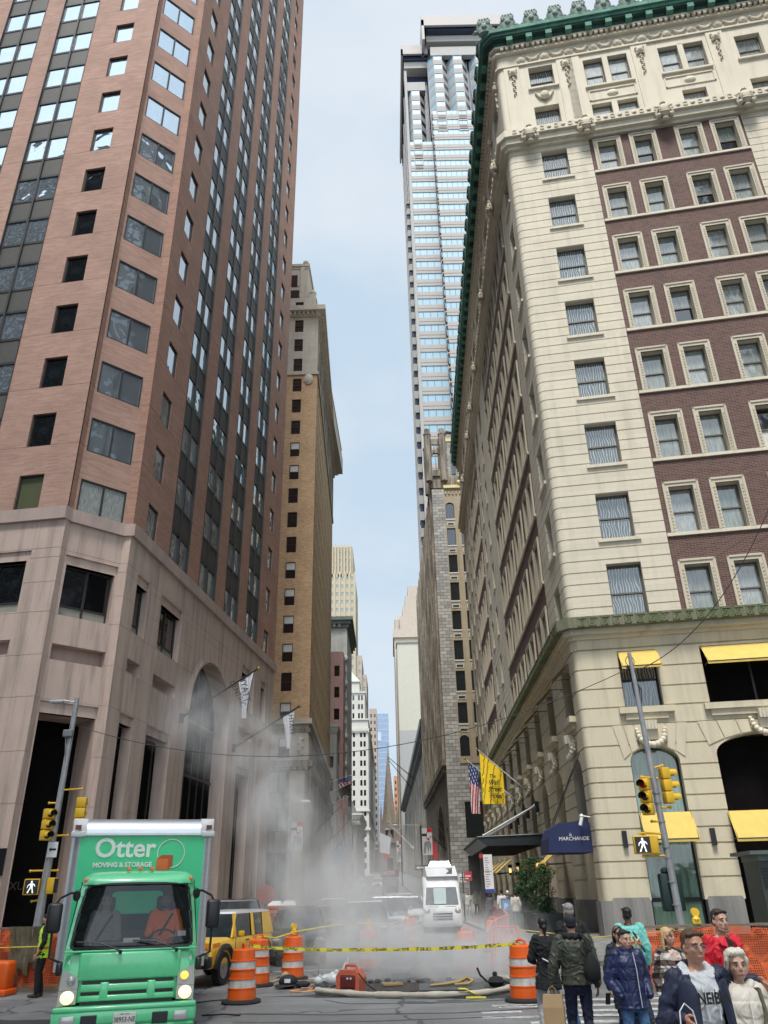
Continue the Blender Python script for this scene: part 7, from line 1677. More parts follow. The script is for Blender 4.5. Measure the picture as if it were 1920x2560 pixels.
m = MB(); m.bbox(-.9,1.2,-.1,-.06,3.2,3.8,.01); m.build('one_way_sign', [INK], t); m = MB(); m.prism([(-.8,3.5),(-.35,3.72),(-.35,3.58),(1.05,3.58),(1.05,3.42),(-.35,3.42),(-.35,3.28)], -.13, -.101); m.build('arrow', WHT, t)
m = MB(); m.prism([(1.3,4.6),(2.0,4.3),(1.9,5.9),(1.4,6.6)], -.03, .03); m.build('red_pennant', F_RED, t)
t = street_lamp((2.0,165,gz(165)), 10.2-gz(165)+2.4, -2.6, 'farther street lamp with the second red and white banner', (4.2,8.0), -.9 if 0 else -.95, .0001 if 0 else 1.0)
m = MB(); m.prism([(-4.3,6.0),(-2.4,5.6),(-2.0,8.6),(-4.2,9.6)], -.03, .03); m.build('white_pennant', CLOTHW, t); m = MB(); m.prism([(-3.6,5.0),(-2.9,4.2),(-2.4,5.6),(-3.6,5.9)], -.03, .03); m.build('red_pennant', F_RED, t)
t = street_lamp((-7.3,60,0), 7.9, 1.0, 'street lamp with a red and white banner blurred by steam on the left', (4.66,6.55), .1, .85, GALV)
for i, (x, y, z) in enumerate(((-.9,250,9.3),(-1.3,262,8.1))): street_lamp((x,y,gz(y)), z, -3.2, ('far street lamp with a long arm above the cars','far street lamp with the lower of two long arms')[i])
slanted_flag((7.16,110,6.54),(4.96,108.5,8.3), None, 'bare dark flagpole on the arched wall, lowest on the right','flagpole', name='flagpole', polemat=BLKP, r=.06)
slanted_flag((6.35,213,27.9),(-.45,212,33.5), None, 'long bare flagpole from the dark eave, upper of two','flagpole', name='flagpole', polemat=BLKP, r=.13)
slanted_flag((6.3,240,28.6),(-.6,239,37), None, 'long bare flagpole from the dark eave, lower of two','flagpole', name='flagpole', polemat=BLKP, r=.13)
for i, (x0, y, z0, x1, z1) in enumerate(((1.5,170,9.6,-3.6,14.6),(1.6,160,9.0,-3.5,13.2))):
    slanted_flag((x0+2.6,y,z0),(x1+3.0,y-1,z1), None, ('thin white flagpole crossing in front of the church, upper','thin white flagpole crossing in front of the church, lower')[i],'flagpole', name='flagpole', polemat=WPOLE, r=.07)
# sign posts, parking board, meter
def sign_post(loc, h, label, col, w_=.35, hs=.45, dx=.15):
    T = empty('sign_post', loc, label, 'street sign'); m = MB(); m.box(-.04,.04,-.03,.03,0,h); m.build('post', BLKP, T); m = MB(); m.box(dx-w_*.2,dx+w_,-.05,-.03,h-hs,h); m.build('sign_plate', col, T); m = MB(); m.box(dx-.0,dx+w_*.8,-.06,-.051,h-hs*.55,h-hs*.42); m.box(dx,dx+w_*.5,-.06,-.051,h-hs*.8,h-hs*.7); m.build('sign_text_bars', INK if col is WHT else WHT, T); return T
sign_post((4.45,58,.15), 2.75, 'black post with a small white parking sign beside the van', WHT, .42, .5)
sign_post((4.15,50,.15), 2.75, 'black post with a small red parking sign', M('red sign plate', (.45,.02,.03), .5), .4, .5)
T = empty('parking_board', (4.62,43.5,.15), 'black post with a tall narrow white parking rules board', 'street sign'); m = MB(); m.box(-.07,.07,-.04,.04,0,3.55); m.build('post', BLKP, T); m = MB(); m.box(.1,.55,-.07,-.03,1.65,3.42,0); m.box(.1,.55,-.071,-.07,1.65,1.82,1); m.box(.14,.5,-.075,-.07,2.62,2.64,2); m.box(-.1,.08,-.06,-.02,3.25,3.45,3)
for k in range(13): m.box(.15,.3+.012*(k*7%9),-.074,-.07,1.92+.11*k,1.95+.11*k,2)
m.build('board', [WHT, M('blue strip', (.04,.06,.3), .5), M('grey print', (.2,.1,.1), .6), M('red tag', (.5,.03,.03), .5)], T)
T = empty('parking_meter', (5.18,39.6,.15), 'dark blue parking meter box with a white letter P', 'parking meter', R(-4)); m = MB(); m.bbox(-.2,.2,-.16,.16,0,1.42,.03); m.build('body', M('dark slate metal', (.03,.045,.07), .45), T, smooth=40); m = MB(); m.bbox(-.17,.17,-.175,-.155,.95,1.36,.01); m.build('blue_face', M('parking blue', (.03,.25,.55), .5), T); text_obj('lettering', 'P', .32, WHT, T, (0,-.18,1.1), (PI/2,0,0), bold=.01)
# newspaper kiosk / shelter at the right edge
KS = empty('bus_shelter', (11.6,25.2,.15), 'grey-green glass shelter with a lit panel cut by the right edge', 'shelter', R(-6)); m = MB(); m.box(-1.2,2.5,-1.1,.9,2.62,2.72); m.box(-.95,2.4,-.9,.7,2.45,2.62); m.build('roof', M('grey green metal', (.10,.13,.12), .45, .2), KS)
m = MB(); m.box(-.95,-.1,-.8,.6,.1,2.45); m.build('cabinet', M('dark grey green metal', (.045,.06,.055), .45, .3), KS); m = MB(); [m.box(-.9,-.55,-.83,-.80,1.75+.08*k,1.79+.08*k) for k in range(7)]; m.build('louvres', BLKPL, KS)
m = MB(); m.box(-.1,.02,-.85,-.7,.1,2.5); m.box(.9,1.0,-.85,-.7,.1,2.5); m.build('posts', M('dark grey green metal', '') if 0 else _mc['dark grey green metal'], KS); m = MB(); m.box(.06,.88,-.8,-.74,.4,2.3); m.build('lit_panel', M('pale lit panel', (.45,.58,.58), .4, emit=(.5,.7,.7), estr=.3), KS)
# planters with shrubs along the hotel wall
LEAF = [M('shrub leaf dark', (.012,.035,.012), .6, var=.4), M('shrub leaf', (.03,.085,.025), .55, var=.4), M('shrub leaf light', (.075,.16,.045), .5, var=.3)]
SLATE = M('dark slate planter', (.035,.045,.05), .6, var=.2)
def planter(s, d_, h, w_, label, seed):
    p = F_S.p(-s, -d_, .15); T = empty('planter', p, label, 'planter', F_S.rz, 'planters along the hotel wall'); rnd = random.Random(seed)
    m = MB(); m.rings([[(-.55*w_,-.5,0),(.55*w_,-.5,0),(.55*w_,.5,0),(-.55*w_,.5,0)],[(-.68*w_,-.6,.85),(.68*w_,-.6,.85),(.68*w_,.6,.85),(-.68*w_,.6,.85)]]); m.build('pot', SLATE, T)
    m = MB()
    for k in range(7): a = rnd.uniform(0,6.28); m.tube([(0,0,.8),(.2*math.cos(a),.2*math.sin(a),.8+h*.4),(.4*math.cos(a),.35*math.sin(a),.8+h*rnd.uniform(.6,.95))], [.03,.02,.008], 5)
    m.build('stem', M('shrub stem', (.08,.06,.04), .8), T)
    m = MB()
    cl = [(rnd.gauss(0,.33*w_), rnd.gauss(0,.28), .8+h*rnd.random()**.85*.97, rnd.uniform(.12,.3)) for _ in range(46)]
    for cx, cy, cz, cr in cl:
        fz = (cz-.8)/h; cx *= (1.15-.75*fz); cy *= (1.1-.7*fz); mi0 = rnd.choice((0,0,1,1,2))
        for _ in range(58):
            v = Vector((rnd.gauss(0,1),rnd.gauss(0,1),rnd.gauss(0,1))).normalized()*cr*rnd.random()**.4; c = Vector((cx,cy,cz))+v
            a = Vector((rnd.gauss(0,1),rnd.gauss(0,1),rnd.gauss(.3,1))).normalized(); b = a.cross(Vector((rnd.gauss(0,1),rnd.gauss(0,1),rnd.gauss(0,1)))).normalized(); l_ = rnd.uniform(.03,.075)
            m.poly([tuple(c-a*l_), tuple(c+b*l_*.35), tuple(c+a*l_), tuple(c-b*l_*.35)], mi0 if rnd.random() < .6 else rnd.choice((0,1,2)))
    m.build('foliage', LEAF, T); return T
planter(4.6,1.6,2.1,.9,'nearest dark planter with a bushy light green shrub by the hotel',1); planter(7.2,1.7,2.4,.9,'second dark planter with a tall leafy shrub by the hotel',2); planter(10.2,1.6,2.2,.8,'third planter with a dark shrub under the blue awning line',3); planter(13.4,1.6,2.0,.8,'farthest planter with a low dark shrub near the canopy',4)
# camera on the blue awning corner
t = empty('security_camera', F_S.p(-.75,-.35,4.55), 'small white security camera at the corner beside the blue awning', 'camera', F_S.rz); m = MB(); m.cyl((0,0,0),(0,-.1,-.3),.07,n=10); m.ball((0,0,.05),.09,8); m.build('body', WHT, t, smooth=True); m = MB(); m.cyl((0,0,.05),(.0,.4,.0),.03); m.build('arm', WHT, t)
# ================================================================== people
SKIN = M('skin', (.56,.33,.24), .5, var=.08, vs=20); SKINT = M('tanned skin', (.48,.25,.165), .5, var=.08, vs=20); SKINB = M('brown skin', (.12,.055,.03), .5, var=.08, vs=20)
LIP = M('lips', (.33,.09,.07), .45); EYEW = M('eye white', (.5,.48,.45), .3); EYED = M('iris', (.03,.02,.015), .2); BROW = M('eyebrow', (.04,.025,.015), .8)
from mathutils import noise as mnoise
def fold(c, a=.011, f=1.0):
    v = Vector((c.x*7*f, c.y*7*f, c.z*9*f)); w = mnoise.noise(v*.6+Vector((3,1,7)))
    r = 1-abs(mnoise.noise(v+Vector((w*2,0,w*3))))*2.2
    return a*(max(r, 0)**3)-a*.35+.4*a*mnoise.noise(v*2.7)
def remeshed(mb, name, mats, parent, vox, smooth_it=6, disp=None, mi=None, loc=(0,0,0)):
    me = mb.mesh(name+'_raw', mats); o = bpy.data.objects.new('tmp', me); COL.objects.link(o)
    r = o.modifiers.new('r', 'REMESH'); r.mode = 'VOXEL'; r.voxel_size = vox; r.use_smooth_shade = True
    s_ = o.modifiers.new('s', 'SMOOTH'); s_.iterations = smooth_it; s_.factor = .5
    dg = bpy.context.evaluated_depsgraph_get(); out = bpy.data.meshes.new_from_object(o.evaluated_get(dg)); bpy.data.objects.remove(o)
    out.materials.clear()
    for mt in mats: out.materials.append(mt)
    if disp:
        nrm = [v.normal.copy() for v in out.vertices]
        for v, n in zip(out.vertices, nrm):
            d_ = disp(v.co, n); v.co = v.co + (n*d_ if not isinstance(d_, Vector) else d_)
    if mi:
        for p in out.polygons: p.material_index = mi(p.center)
    else: out.polygons.foreach_set('material_index', [0]*len(out.polygons))
    out.polygons.foreach_set('use_smooth', [True]*len(out.polygons)); out.name = name
    return link(name, out, parent, loc)
def limb(m, pts, rs, n=10):
    pts = [Vector(p) for p in pts]
    for k in range(len(pts)-1): m.tube([pts[k], pts[k].lerp(pts[k+1], .5), pts[k+1]], [rs[k], (rs[k]+rs[k+1])/2*1.02, rs[k+1]], n)
    for p, r in zip(pts, rs): m.ball(p, r*.99, n)
def hand(m, w, d_, side, curl=.5, s=1., palm=None):
    "w wrist, d_ direction of the fingers; palm = direction the palm faces"
    w = Vector(w); d_ = Vector(d_).normalized(); pn = Vector(palm) if palm else Vector((-side,0,0)); pn = (pn-d_*pn.dot(d_)).normalized(); sd = d_.cross(pn).normalized()
    if sd.y > 0: sd = -sd         # thumb side forward
    for q in (-.024,-.008,.008,.024): limb(m, [w+sd*q*.6*s, w+d_*.085*s+sd*q*1.15*s], [.018*s,.0135*s], 6)
    for i, (q, L_) in enumerate(((.033,.068),(.012,.078),(-.010,.072),(-.031,.056))):
        p = w+d_*.09*s+sd*q*s; dd = (d_+pn*curl*.5).normalized(); p2 = p+dd*L_*.5*s; d3 = (d_+pn*(curl*1.6)).normalized(); p3 = p2+d3*L_*.3*s; d4 = (d_*.6+pn*(curl*2.4)).normalized(); p4 = p3+d4*L_*.25*s
        limb(m, [p,p2,p3,p4], [.0105*s,.0098*s,.009*s,.008*s], 6)
    t0 = w+d_*.02*s+sd*.028*s; t1 = t0+(d_*.6+sd*.7+pn*.3).normalized()*.042*s; t2 = t1+(d_*.9+sd*.2+pn*.4).normalized()*.04*s; limb(m, [t0,t1,t2], [.016*s,.0125*s,.0095*s], 6)
def person(label, loc, rz, H_=1.78, skin=SKIN, fem=False, pose=None, top=None, legs=None, shoes=None, hair=None, lod=1, beard=None, face=True, headturn=0, headtilt=0, build=1.0, cat='person', group=None, hands=True, legmat=None, loose=0):
    """local: faces -y. pose overrides joint positions for a 1.8 m figure."""
    T = empty('person', loc, label, cat, rz, group); k = H_/1.8; P = dict(hipL=(.095,0,.93), kneeL=(.10,-.10,.50), ankL=(.10,.02,.09), hipR=(-.095,0,.93), kneeR=(-.10,-.02,.50), ankR=(-.10,.18,.10),
        shL=(.172*build,.0,1.455), elL=(.235*build,.04,1.16), wrL=(.25*build,-.06,.92), shR=(-.172*build,.0,1.455), elR=(-.235*build,.05,1.16), wrR=(-.25*build,-.02,.92), neck=(0,.0,1.50), head=(0,-.022,1.638), hdL=None, hdR=None, toeL=0, toeR=0)
    if fem: P.update(shL=(.150*build,0,1.445), shR=(-.150*build,0,1.445))
    P.update(pose or {})
    for q in list(P):
        if isinstance(P[q], tuple): P[q] = Vector(P[q])*k
    vox = {1:.0085, 2:.012, 3:.02}[lod]; m = MB(); f = .9 if fem else 1.0; b = build
    # torso
    def ell(z, rx, ry, y=0, n=16): return [(rx*k*math.cos(2*PI*i/n), y*k+ry*k*math.sin(2*PI*i/n), z*k) for i in range(n)]
    TR = [(.84,.13,.10,0),(.93,.165,.115,.005),(1.02,.155*b,.11*b,0),(1.13,.142*b*f,.105*b,0),(1.27,.158*b*f,.115*b,.0),(1.38,.165*b*f,.115*b,.005),(1.46,.13*f,.085,.01),(1.50,.07,.06,.01)]
    m.rings([ell(*t) for t in TR])
    hd = P['head']; HM = Matrix.Translation(hd) @ Matrix.Rotation(R(headturn), 4, 'Z') @ Matrix.Rotation(R(headtilt), 4, 'X')
    def hp(x, y, z): return tuple(HM @ Vector((x*k, y*k, z*k)))
    limb(m, [P['neck']-Vector((0,0,.03*k)), hd+Vector((0,.015*k,-.06*k))], [.058*k*(.88 if fem else 1), .052*k*(.88 if fem else 1)])
    Rm = HM.to_3x3()
    m.ball(hp(0,.012,.045), (.077*k,.093*k,.084*k), 16, T=Rm); m.ball(hp(0,-.018,-.028), (.066*k,.073*k,.077*k), 16, T=Rm); m.ball(hp(0,-.045,-.078), (.040*k,.034*k,.026*k), 10, T=Rm)
    m.tube([hp(0,-.084,.022), hp(0,-.101,-.014)], [.009*k,.0125*k], 8); m.ball(hp(0,-.099,-.018), (.0155*k,.012*k,.010*k), 8, T=Rm)
    m.ball(hp(0,-.082,-.058), (.026*k,.013*k,.013*k), 8, T=Rm)
    for q in (-1,1): m.ball(hp(q*.077,.012,.0), (.010*k,.02*k,.032*k), 8, T=Rm); m.ball(hp(q*.036,-.066,-.012), (.026*k,.018*k,.022*k), 8, T=Rm); m.ball(hp(q*.03,-.078,.038), (.028*k,.012*k,.009*k), 8, T=Rm)
    for q, sg in (('L',1),('R',-1)):
        limb(m, [P['sh'+q], P['el'+q], P['wr'+q]], [.052*k*f*b, .040*k*f*b, .027*k*f])
        d_ = (P['wr'+q]-P['el'+q]).normalized() if P['hd'+q] is None else P['hd'+q]/k
        if hands: hand(m, P['wr'+q], d_, sg, .45, k*(.9 if fem else 1), palm=(-sg, 0, .0))
        limb(m, [P['hip'+q], P['knee'+q], P['ank'+q]], [.078*k, .052*k, .036*k])
    body = remeshed(m, 'body', [skin], T, vox, 3)
    # trousers
    if legs:
        m = MB(); e = .014+loose
        m.rings([ell(.80,.12,.10), ell(.88,.168,.125), ell(.95,.175,.128), ell(1.02,.165*b,.12*b)])
        for q in 'LR': limb(m, [P['hip'+q]-Vector((0,0,.02)), P['knee'+q], P['ank'+q]+Vector((0,0,.02*k))], [.095*k+loose, .066*k+loose, (.056+loose)*k], 12)
        rr = random.Random(hash(label) % 999)
        remeshed(m, 'trousers', [legs], T, vox*1.2, 3, disp=lambda c, n: fold(c, .010, 1.4))
        for q in 'LR':
            m = MB(); a = P['ank'+q]; m.ball(a+Vector((0,-.075*k,-.045*k)), (.046*k,.13*k,.04*k), 12); m.ball(a+Vector((0,.02*k,-.03*k)), (.042*k,.055*k,.06*k), 10)
            m.build('shoe', shoes or INK, T, smooth=True)
    # top garment
    if top:
        mat = top['mat']; e = top.get('puff', .02); zl = top.get('hem', .88); m = MB(); st = top.get('flare', 0)
        rings_ = [(zl-.01,.168*b+e+st,.125*b+e+st,0)]+[(z, rx+e, ry+e, y) for z, rx, ry, y in TR[1:] if z > zl+.03 and z < 1.5]
        rings_ += [(1.485,.10*f+e*.4,.075+e*.4,.012)]
        m.rings([ell(*t) for t in rings_])
        for q in 'LR':
            m.ball(P['sh'+q], (.056*k*b+e*.55), 10); w_ = P['wr'+q]; el = P['el'+q]; cf = top.get('sleeve', 1.0); we = el.lerp(w_, cf)
            limb(m, [P['sh'+q], el, we], [.056*k*b+e*.55, .046*k*b+e*.65, .033*k+e*.5], 12)
        if top.get('collar'): m.rings([ell(1.46,.085+.02,.075+.02,.015), ell(1.50+top['collar'],.07+top.get('cw',.0),.068+top.get('cw',.0),.012)])
        if top.get('hood'):
            for a in range(9): q = PI*a/8; m.ball((.10*k*math.cos(q), .02*k+.09*k*math.sin(q), (1.49+.02*math.sin(q))*k), (.05*k,.045*k,.045*k), 8)
        qz = top.get('quilt')
        def dsp(c, n):
            d_ = fold(c, .014 if not qz else .008)
            if qz: d_ += .012*(abs(math.sin(c.z*PI/qz))**.35-1)
            return d_
        g = remeshed(m, top.get('name', 'jacket'), [mat]+([top['mat2']] if top.get('mat2') else []), T, vox*1.1, 3, disp=dsp, mi=top.get('mi'))
    for fn in (top or {}).get('extra', []): fn(T, k, P, hp)
    # hair
    if hair:
        kind, hm = hair[0], hair[1]; m = MB()
        if kind == 'cap':
            m.ball(hp(0,.015,.05), (.083*k,.10*k,.082*k), 14, T=Rm); m.ball(hp(0,.04,0), (.078*k,.07*k,.05*k), 10, T=Rm)
        elif kind == 'short':
            m.ball(hp(0,.021,.064), (.0785*k,.092*k,.074*k), 14, T=Rm); m.ball(hp(0,.052,.01), (.0735*k,.053*k,.062*k), 12, T=Rm)
            for a in range(9): q = PI*(a/8); m.ball(hp(.06*math.cos(q), -.044-.010*math.sin(q), .096+.010*math.sin(q)), (.020*k,.024*k,.015*k), 8, T=Rm)
            for q in (-1,1): m.ball(hp(q*.072,.012,.03), (.008*k,.028*k,.026*k), 8, T=Rm)
        elif kind == 'bun':
            m.ball(hp(0,.022,.055), (.082*k,.097*k,.084*k), 14, T=Rm); m.ball(hp(0,.05,0), (.076*k,.06*k,.06*k), 10, T=Rm); m.ball(hp(0,.10,-.03), (.045*k,.045*k,.05*k), 10, T=Rm); limb(m, [hp(0,.10,-.06), hp(0,.10,-.16)], [.03*k,.015*k])
        elif kind == 'crop':
            m.ball(hp(0,.034,.066), (.086*k,.092*k,.080*k), 14, T=Rm); m.ball(hp(0,.058,.005), (.082*k,.058*k,.075*k), 12, T=Rm)
            for a in range(6): x = -.07+.026*a; limb(m, [hp(.03,-.045,.135), hp(x*.9,-.070,.108), hp(x*1.15,-.066,.082)], [.018*k,.017*k,.009*k], 7)
            for q in (-1,1): limb(m, [hp(q*.05,-.02,.12), hp(q*.084,-.02,.05), hp(q*.088,.01,-.01), hp(q*.078,.03,-.06)], [.022*k,.021*k,.020*k,.012*k], 7)
        elif kind in ('long', 'bob'):
            m.ball(hp(0,.032,.058), (.080*k,.092*k,.080*k), 14, T=Rm); L_ = .30 if kind == 'long' else .05
            for a in range(13):
                q = PI*(.06+.88*a/12); x, y = .078*math.cos(q), .022+.068*math.sin(q); limb(m, [hp(x*.9,y,.06), hp(x*1.06,y+.005,-.05), hp(x*(1.2 if kind == 'long' else .95),y*1.0+.01,-.06-L_*.6), hp(x*(1.15 if kind == 'long' else .8),y+.0,-.06-L_)], [.022*k,.021*k,.020*k,.009*k], 7)
            for q in (-1,1): limb(m, [hp(q*.005,-.075,.115), hp(q*.05,-.085,.085), hp(q*.078,-.045,.03)], [.012*k,.016*k,.014*k], 7)
        remeshed(m, 'hair', [hm], T, .008 if lod < 3 else .014, 2, disp=(lambda c, n: .0045*math.sin(c.x*260+c.z*30)*math.sin(c.y*210+c.z*20)) if kind != 'cap' else None)
        if kind == 'cap' and len(hair) > 2:
            m = MB(); m.ball(hp(0,-.115,.05), (.06*k,.05*k,.012*k), 10, T=Rm); m.build('cap_peak', hm, T, smooth=True)
    if face and lod < 3:
        for q in (-1,1):
            m = MB(); m.ball(hp(q*.031,-.0840,.012), (.0135*k,.006*k,.0052*k), 10, T=Rm); m.build('eye', EYEW, T, smooth=True)
            m = MB(); m.ball(hp(q*.031,-.0895,.012), (.0062*k,.0025*k,.0056*k), 8, T=Rm); m.build('iris', EYED, T, smooth=True)
            m = MB(); m.tube([hp(q*.014,-.092,.034), hp(q*.034,-.094,.041), hp(q*.052,-.08,.034)], [.003*k,.0045*k,.0025*k], 6); m.build('eyebrow', BROW if not hair or hair[0] != 'x' else BROW, T, smooth=True)
            m = MB(); m.tube([hp(q*.016,-.089,.015), hp(q*.031,-.0925,.0185), hp(q*.046,-.084,.015)], .0020*k, 5); m.build('eyelid', M('eyelash line', (.06,.03,.02), .7), T, smooth=True)
        m = MB(); m.tube([hp(-.024,-.089,-.056), hp(0,-.098,-.054), hp(.024,-.089,-.056)], [.003*k,.0062*k,.003*k], 7); m.build('lips', LIP, T, smooth=True)
    if beard:
        m = MB()
        for a in range(11): q = PI*a/10; m.ball(hp(.055*math.cos(q), -.035-.045*math.sin(q), -.07-.022*math.sin(q)), .017*k, 6)
        m.ball(hp(0,-.093,-.043),(.024*k,.007*k,.005*k),6,T=Rm); m.build('stubble', beard, T, smooth=True)
    return T
def part(fn, name, mat, smooth=True):
    def f(T, k, P, hp): m = MB(); fn(m, k, P, hp); m.build(name, mat, T, smooth=smooth)
    return f
NAVYC = M('navy quilted nylon', (.012,.02,.075), .42, var=.2, vs=12, bump=.2, bs=80); NAVYJ = M('dark navy jacket', (.012,.017,.045), .6, var=.2, bump=.15, bs=120); HOODW = M('pale grey sweatshirt', (.52,.54,.56), .85, var=.06, bump=.15, bs=200); CRM = M('cream puffer nylon', (.62,.57,.49), .55, var=.06)
OLIVE = M('olive bomber nylon', (.045,.05,.033), .5, var=.25, vs=8); BLKF = M('black fabric', (.010,.010,.012), .8, var=.3); DENIM = M('blue denim', (.045,.11,.22), .85, var=.3, vs=9, bump=.25, bs=160); DDEN = M('dark denim', (.012,.018,.045), .85, var=.25, vs=9, bump=.2, bs=160); REDJ = M('red overshirt', (.62,.012,.03), .7, var=.1, bump=.1); TEAL = M('turquoise jumper', (.20,.58,.53), .85, var=.08); GRYT = M('light grey trousers', (.42,.43,.45), .85, var=.1)
HB = M('brown hair', (.085,.04,.02), .6, var=.3, vs=40); HBK = M('black hair', (.012,.009,.008), .5, var=.3, vs=40); HBL = M('blond hair', (.55,.38,.16), .5, var=.25, vs=40); HWH = M('silver blond hair', (.62,.58,.48), .5, var=.15, vs=40); HGR = M('grey hair', (.27,.25,.23), .6, var=.3, vs=40); HCU = M('dark brown curly hair', (.035,.018,.012), .6, var=.3, vs=40)
t_ = NT('plaid wool'); v_ = t_.coord('Object'); sp = t_.n('SeparateXYZ'); t_.l(v_, sp.inputs[0]); ax = t_.math('ADD', sp.outputs[0], sp.outputs[1])
a_ = t_.math('LESS_THAN', t_.math('FRACT', t_.math('MULTIPLY', ax, 7)), .45); b_ = t_.math('LESS_THAN', t_.math('FRACT', t_.math('MULTIPLY', sp.outputs[2], 7)), .45); sm_ = t_.math('MULTIPLY', t_.math('ADD', a_, b_), .5)
t_.bsdf(t_.ramp(sm_, [(.0, (.62,.58,.52)), (.5, (.13,.09,.075)), (1, (.012,.010,.010))]), .9); PLAID = t_.mat; 
for e_ in [n for n in PLAID.node_tree.nodes if n.type == 'VALTORGB']: e_.color_ramp.interpolation = 'CONSTANT'; e_.color_ramp.elements[1].position = .3; e_.color_ramp.elements[2].position = .8
# 1 man in the pale hoodie with his arm round the woman
def hoodie_extra(T, k, P, hp):
    m = MB()
    for q in (-1, 1):       # open jacket fronts
        m.rings([[(q*.075,-.150,1.44),(q*.20,-.10,1.46),(q*.235,.0,1.40)],[(q*.095,-.185,1.2),(q*.215,-.12,1.2),(q*.24,.0,1.2)],[(q*.115,-.185,.98),(q*.22,-.12,.98),(q*.25,.0,.98)],[(q*.13,-.175,.82),(q*.225,-.12,.82),(q*.255,.0,.82)]], caps=False, closed=False)
    m.v = [(x*k,y*k,z*k) for x,y,z in m.v]; o = m.build('open_jacket_front', NAVYJ, T, smooth=True); o.modifiers.new('s','SOLIDIFY').thickness = .02; sb = o.modifiers.new('b','SUBSURF'); sb.levels = sb.render_levels = 2
    m = MB()
    for q in (-1,1): m.tube([(q*.05*k,-.155*k,1.40*k),(q*.055*k,-.18*k,1.30*k),(q*.045*k,-.185*k,1.18*k)], .005*k, 6)
    m.build('drawstrings', WHT, T, smooth=True)
    m = MB(); m.tube([hp(-.055,-.099,.012),hp(-.012,-.103,.012)],.0022,5)
    for q in (-1,1):
        m.tube([hp(q*.034+.022*math.cos(a),-.1,.010+.015*math.sin(a)) for a in (2*PI*j/12 for j in range(13))], .0022, 5); m.tube([hp(q*.056,-.098,.014),hp(q*.078,.0,.012)], .002, 5)
    m.build('glasses', STEEL, T, smooth=True)
hood_mi = lambda c: 1 if (c.y < -.06 and abs(c.x) < .095+.05*(1.5-c.z) and c.z > .86) or (c.z > 1.46 and abs(c.x) < .14 and c.y < .06) else 0
MAN = person('man in an open navy jacket over a pale grey hooded sweatshirt, arm round a companion', (2.36,7.0,0), R(8), 1.79, SKINT, pose=dict(shL=(.185,.02,1.45), elL=(.36,.22,1.36), wrL=(.57,.14,1.39), hdL=(.35,-.75,-.45), elR=(-.31,.04,1.14), wrR=(-.27,-.22,1.20), hdR=(.2,-.75,-.4), shR=(-.18,0,1.445)),
    top=dict(mat=NAVYJ, mat2=HOODW, mi=hood_mi, puff=.032, hem=.84, hood=True, collar=.0, extra=[hoodie_extra], flare=.02), legs=DENIM, hair=('short', HB), headturn=6, build=1.02)
text_obj('lettering', 'NEIBIA', .105, INK, MAN, (.0,-.212,1.31), (PI/2,0,0), ext=.002, sx=.82, bold=.003)
# small paper bag in his right hand
T = empty('shopping_bag', (2.11,6.63,.96), 'small red and white shopping bag held by the man in the hooded sweatshirt', 'bag', R(10)); m = MB(); m.prism([(-.09,-.06),(.10,-.06),(.085,.2),(-.075,.2)], -.03,.03, axis='y'); m.build('body', M('red bag paper', (.55,.02,.03), .5), T)
m = MB(); m.box(-.06,.07,-.036,-.031,.02,.06); m.box(-.06,-.03,-.036,-.031,.02,.15); m.box(.0,.03,-.036,-.031,.05,.15); m.build('print', WHT, T); m = MB(); m.tube([(-.06,-.01,.19),(-.05,-.01,.30),(0,-.0,.345),(.05,-.01,.30),(.07,-.01,.19)], .005, 5); m.build('handles', WHT, T, smooth=True)
# 2 woman with silver blond hair
def vest_extra(T, k, P, hp):
    m = MB()
    for a in range(11): q = -.35+3.85*a/10; m.ball((.115*k*math.cos(q), (.03+.11*math.sin(q))*k, (1.50-.015*math.cos(q*2))*k), (.055*k,.05*k,.05*k), 8)
    remeshed(m, 'padded_hood', [CRM], T, .01, 4, disp=lambda c, n: .006*math.sin(c.x*70)*math.sin(c.z*60))
    m = MB(); m.tube([(.12*k,-.10*k,1.47*k),(.09*k,-.185*k,1.3*k),(-.02*k,-.20*k,1.05*k),(-.13*k,-.20*k,.92*k)], .016*k, 6); m.tube([(.12*k,-.10*k,1.47*k),(.10*k,.08*k,1.46*k),(-.05*k,.17*k,1.2*k)], .014*k, 6); m.build('bag_strap', M('olive strap', (.09,.085,.055), .8), T, smooth=True)
    m = MB(); m.tube([(-.04*k,-.175*k,1.42*k),(-.05*k,-.195*k,1.3*k),(-.045*k,-.2*k,1.15*k)], .004, 5); m.tube([(.04*k,-.175*k,1.42*k),(.05*k,-.19*k,1.35*k)], .004, 5); m.build('drawstrings', WHT, T, smooth=True)
W1 = person('woman with short silver blond hair wearing a cream puffer vest', (2.73,7.15,0), R(12), 1.635, SKIN, True, pose=dict(elL=(.27,.02,1.18), wrL=(.30,.0,.95), elR=(-.20,-.05,1.16), wrR=(-.12,-.2,1.0)),
    top=dict(mat=CRM, mat2=DENIM, mi=lambda c: 1 if abs(c.x) > .245 else 0, puff=.042, hem=.84, quilt=.115, collar=.02, cw=.03, extra=[vest_extra], name='puffer_vest'), legs=DENIM, hair=('crop', HWH), headturn=-14, build=1.08)
T = empty('shoulder_bag', (2.56,6.83,1.02), 'olive leather shoulder bag worn across the cream puffer vest', 'bag', R(5)); m = MB(); m.bbox(-.17,.13,-.07,.07,-.16,.1,.05); m.build('body', M('olive leather', (.07,.065,.045), .45), T, smooth=50); m = MB(); m.bbox(-.16,.12,-.08,-.068,-.03,.09,.01); m.build('flap', M('olive leather', '') if 0 else _mc['olive leather'], T, smooth=40); m = MB(); m.bbox(-.03,.01,-.09,-.08,-.04,0.0,.004); m.build('buckle', CHR, T)
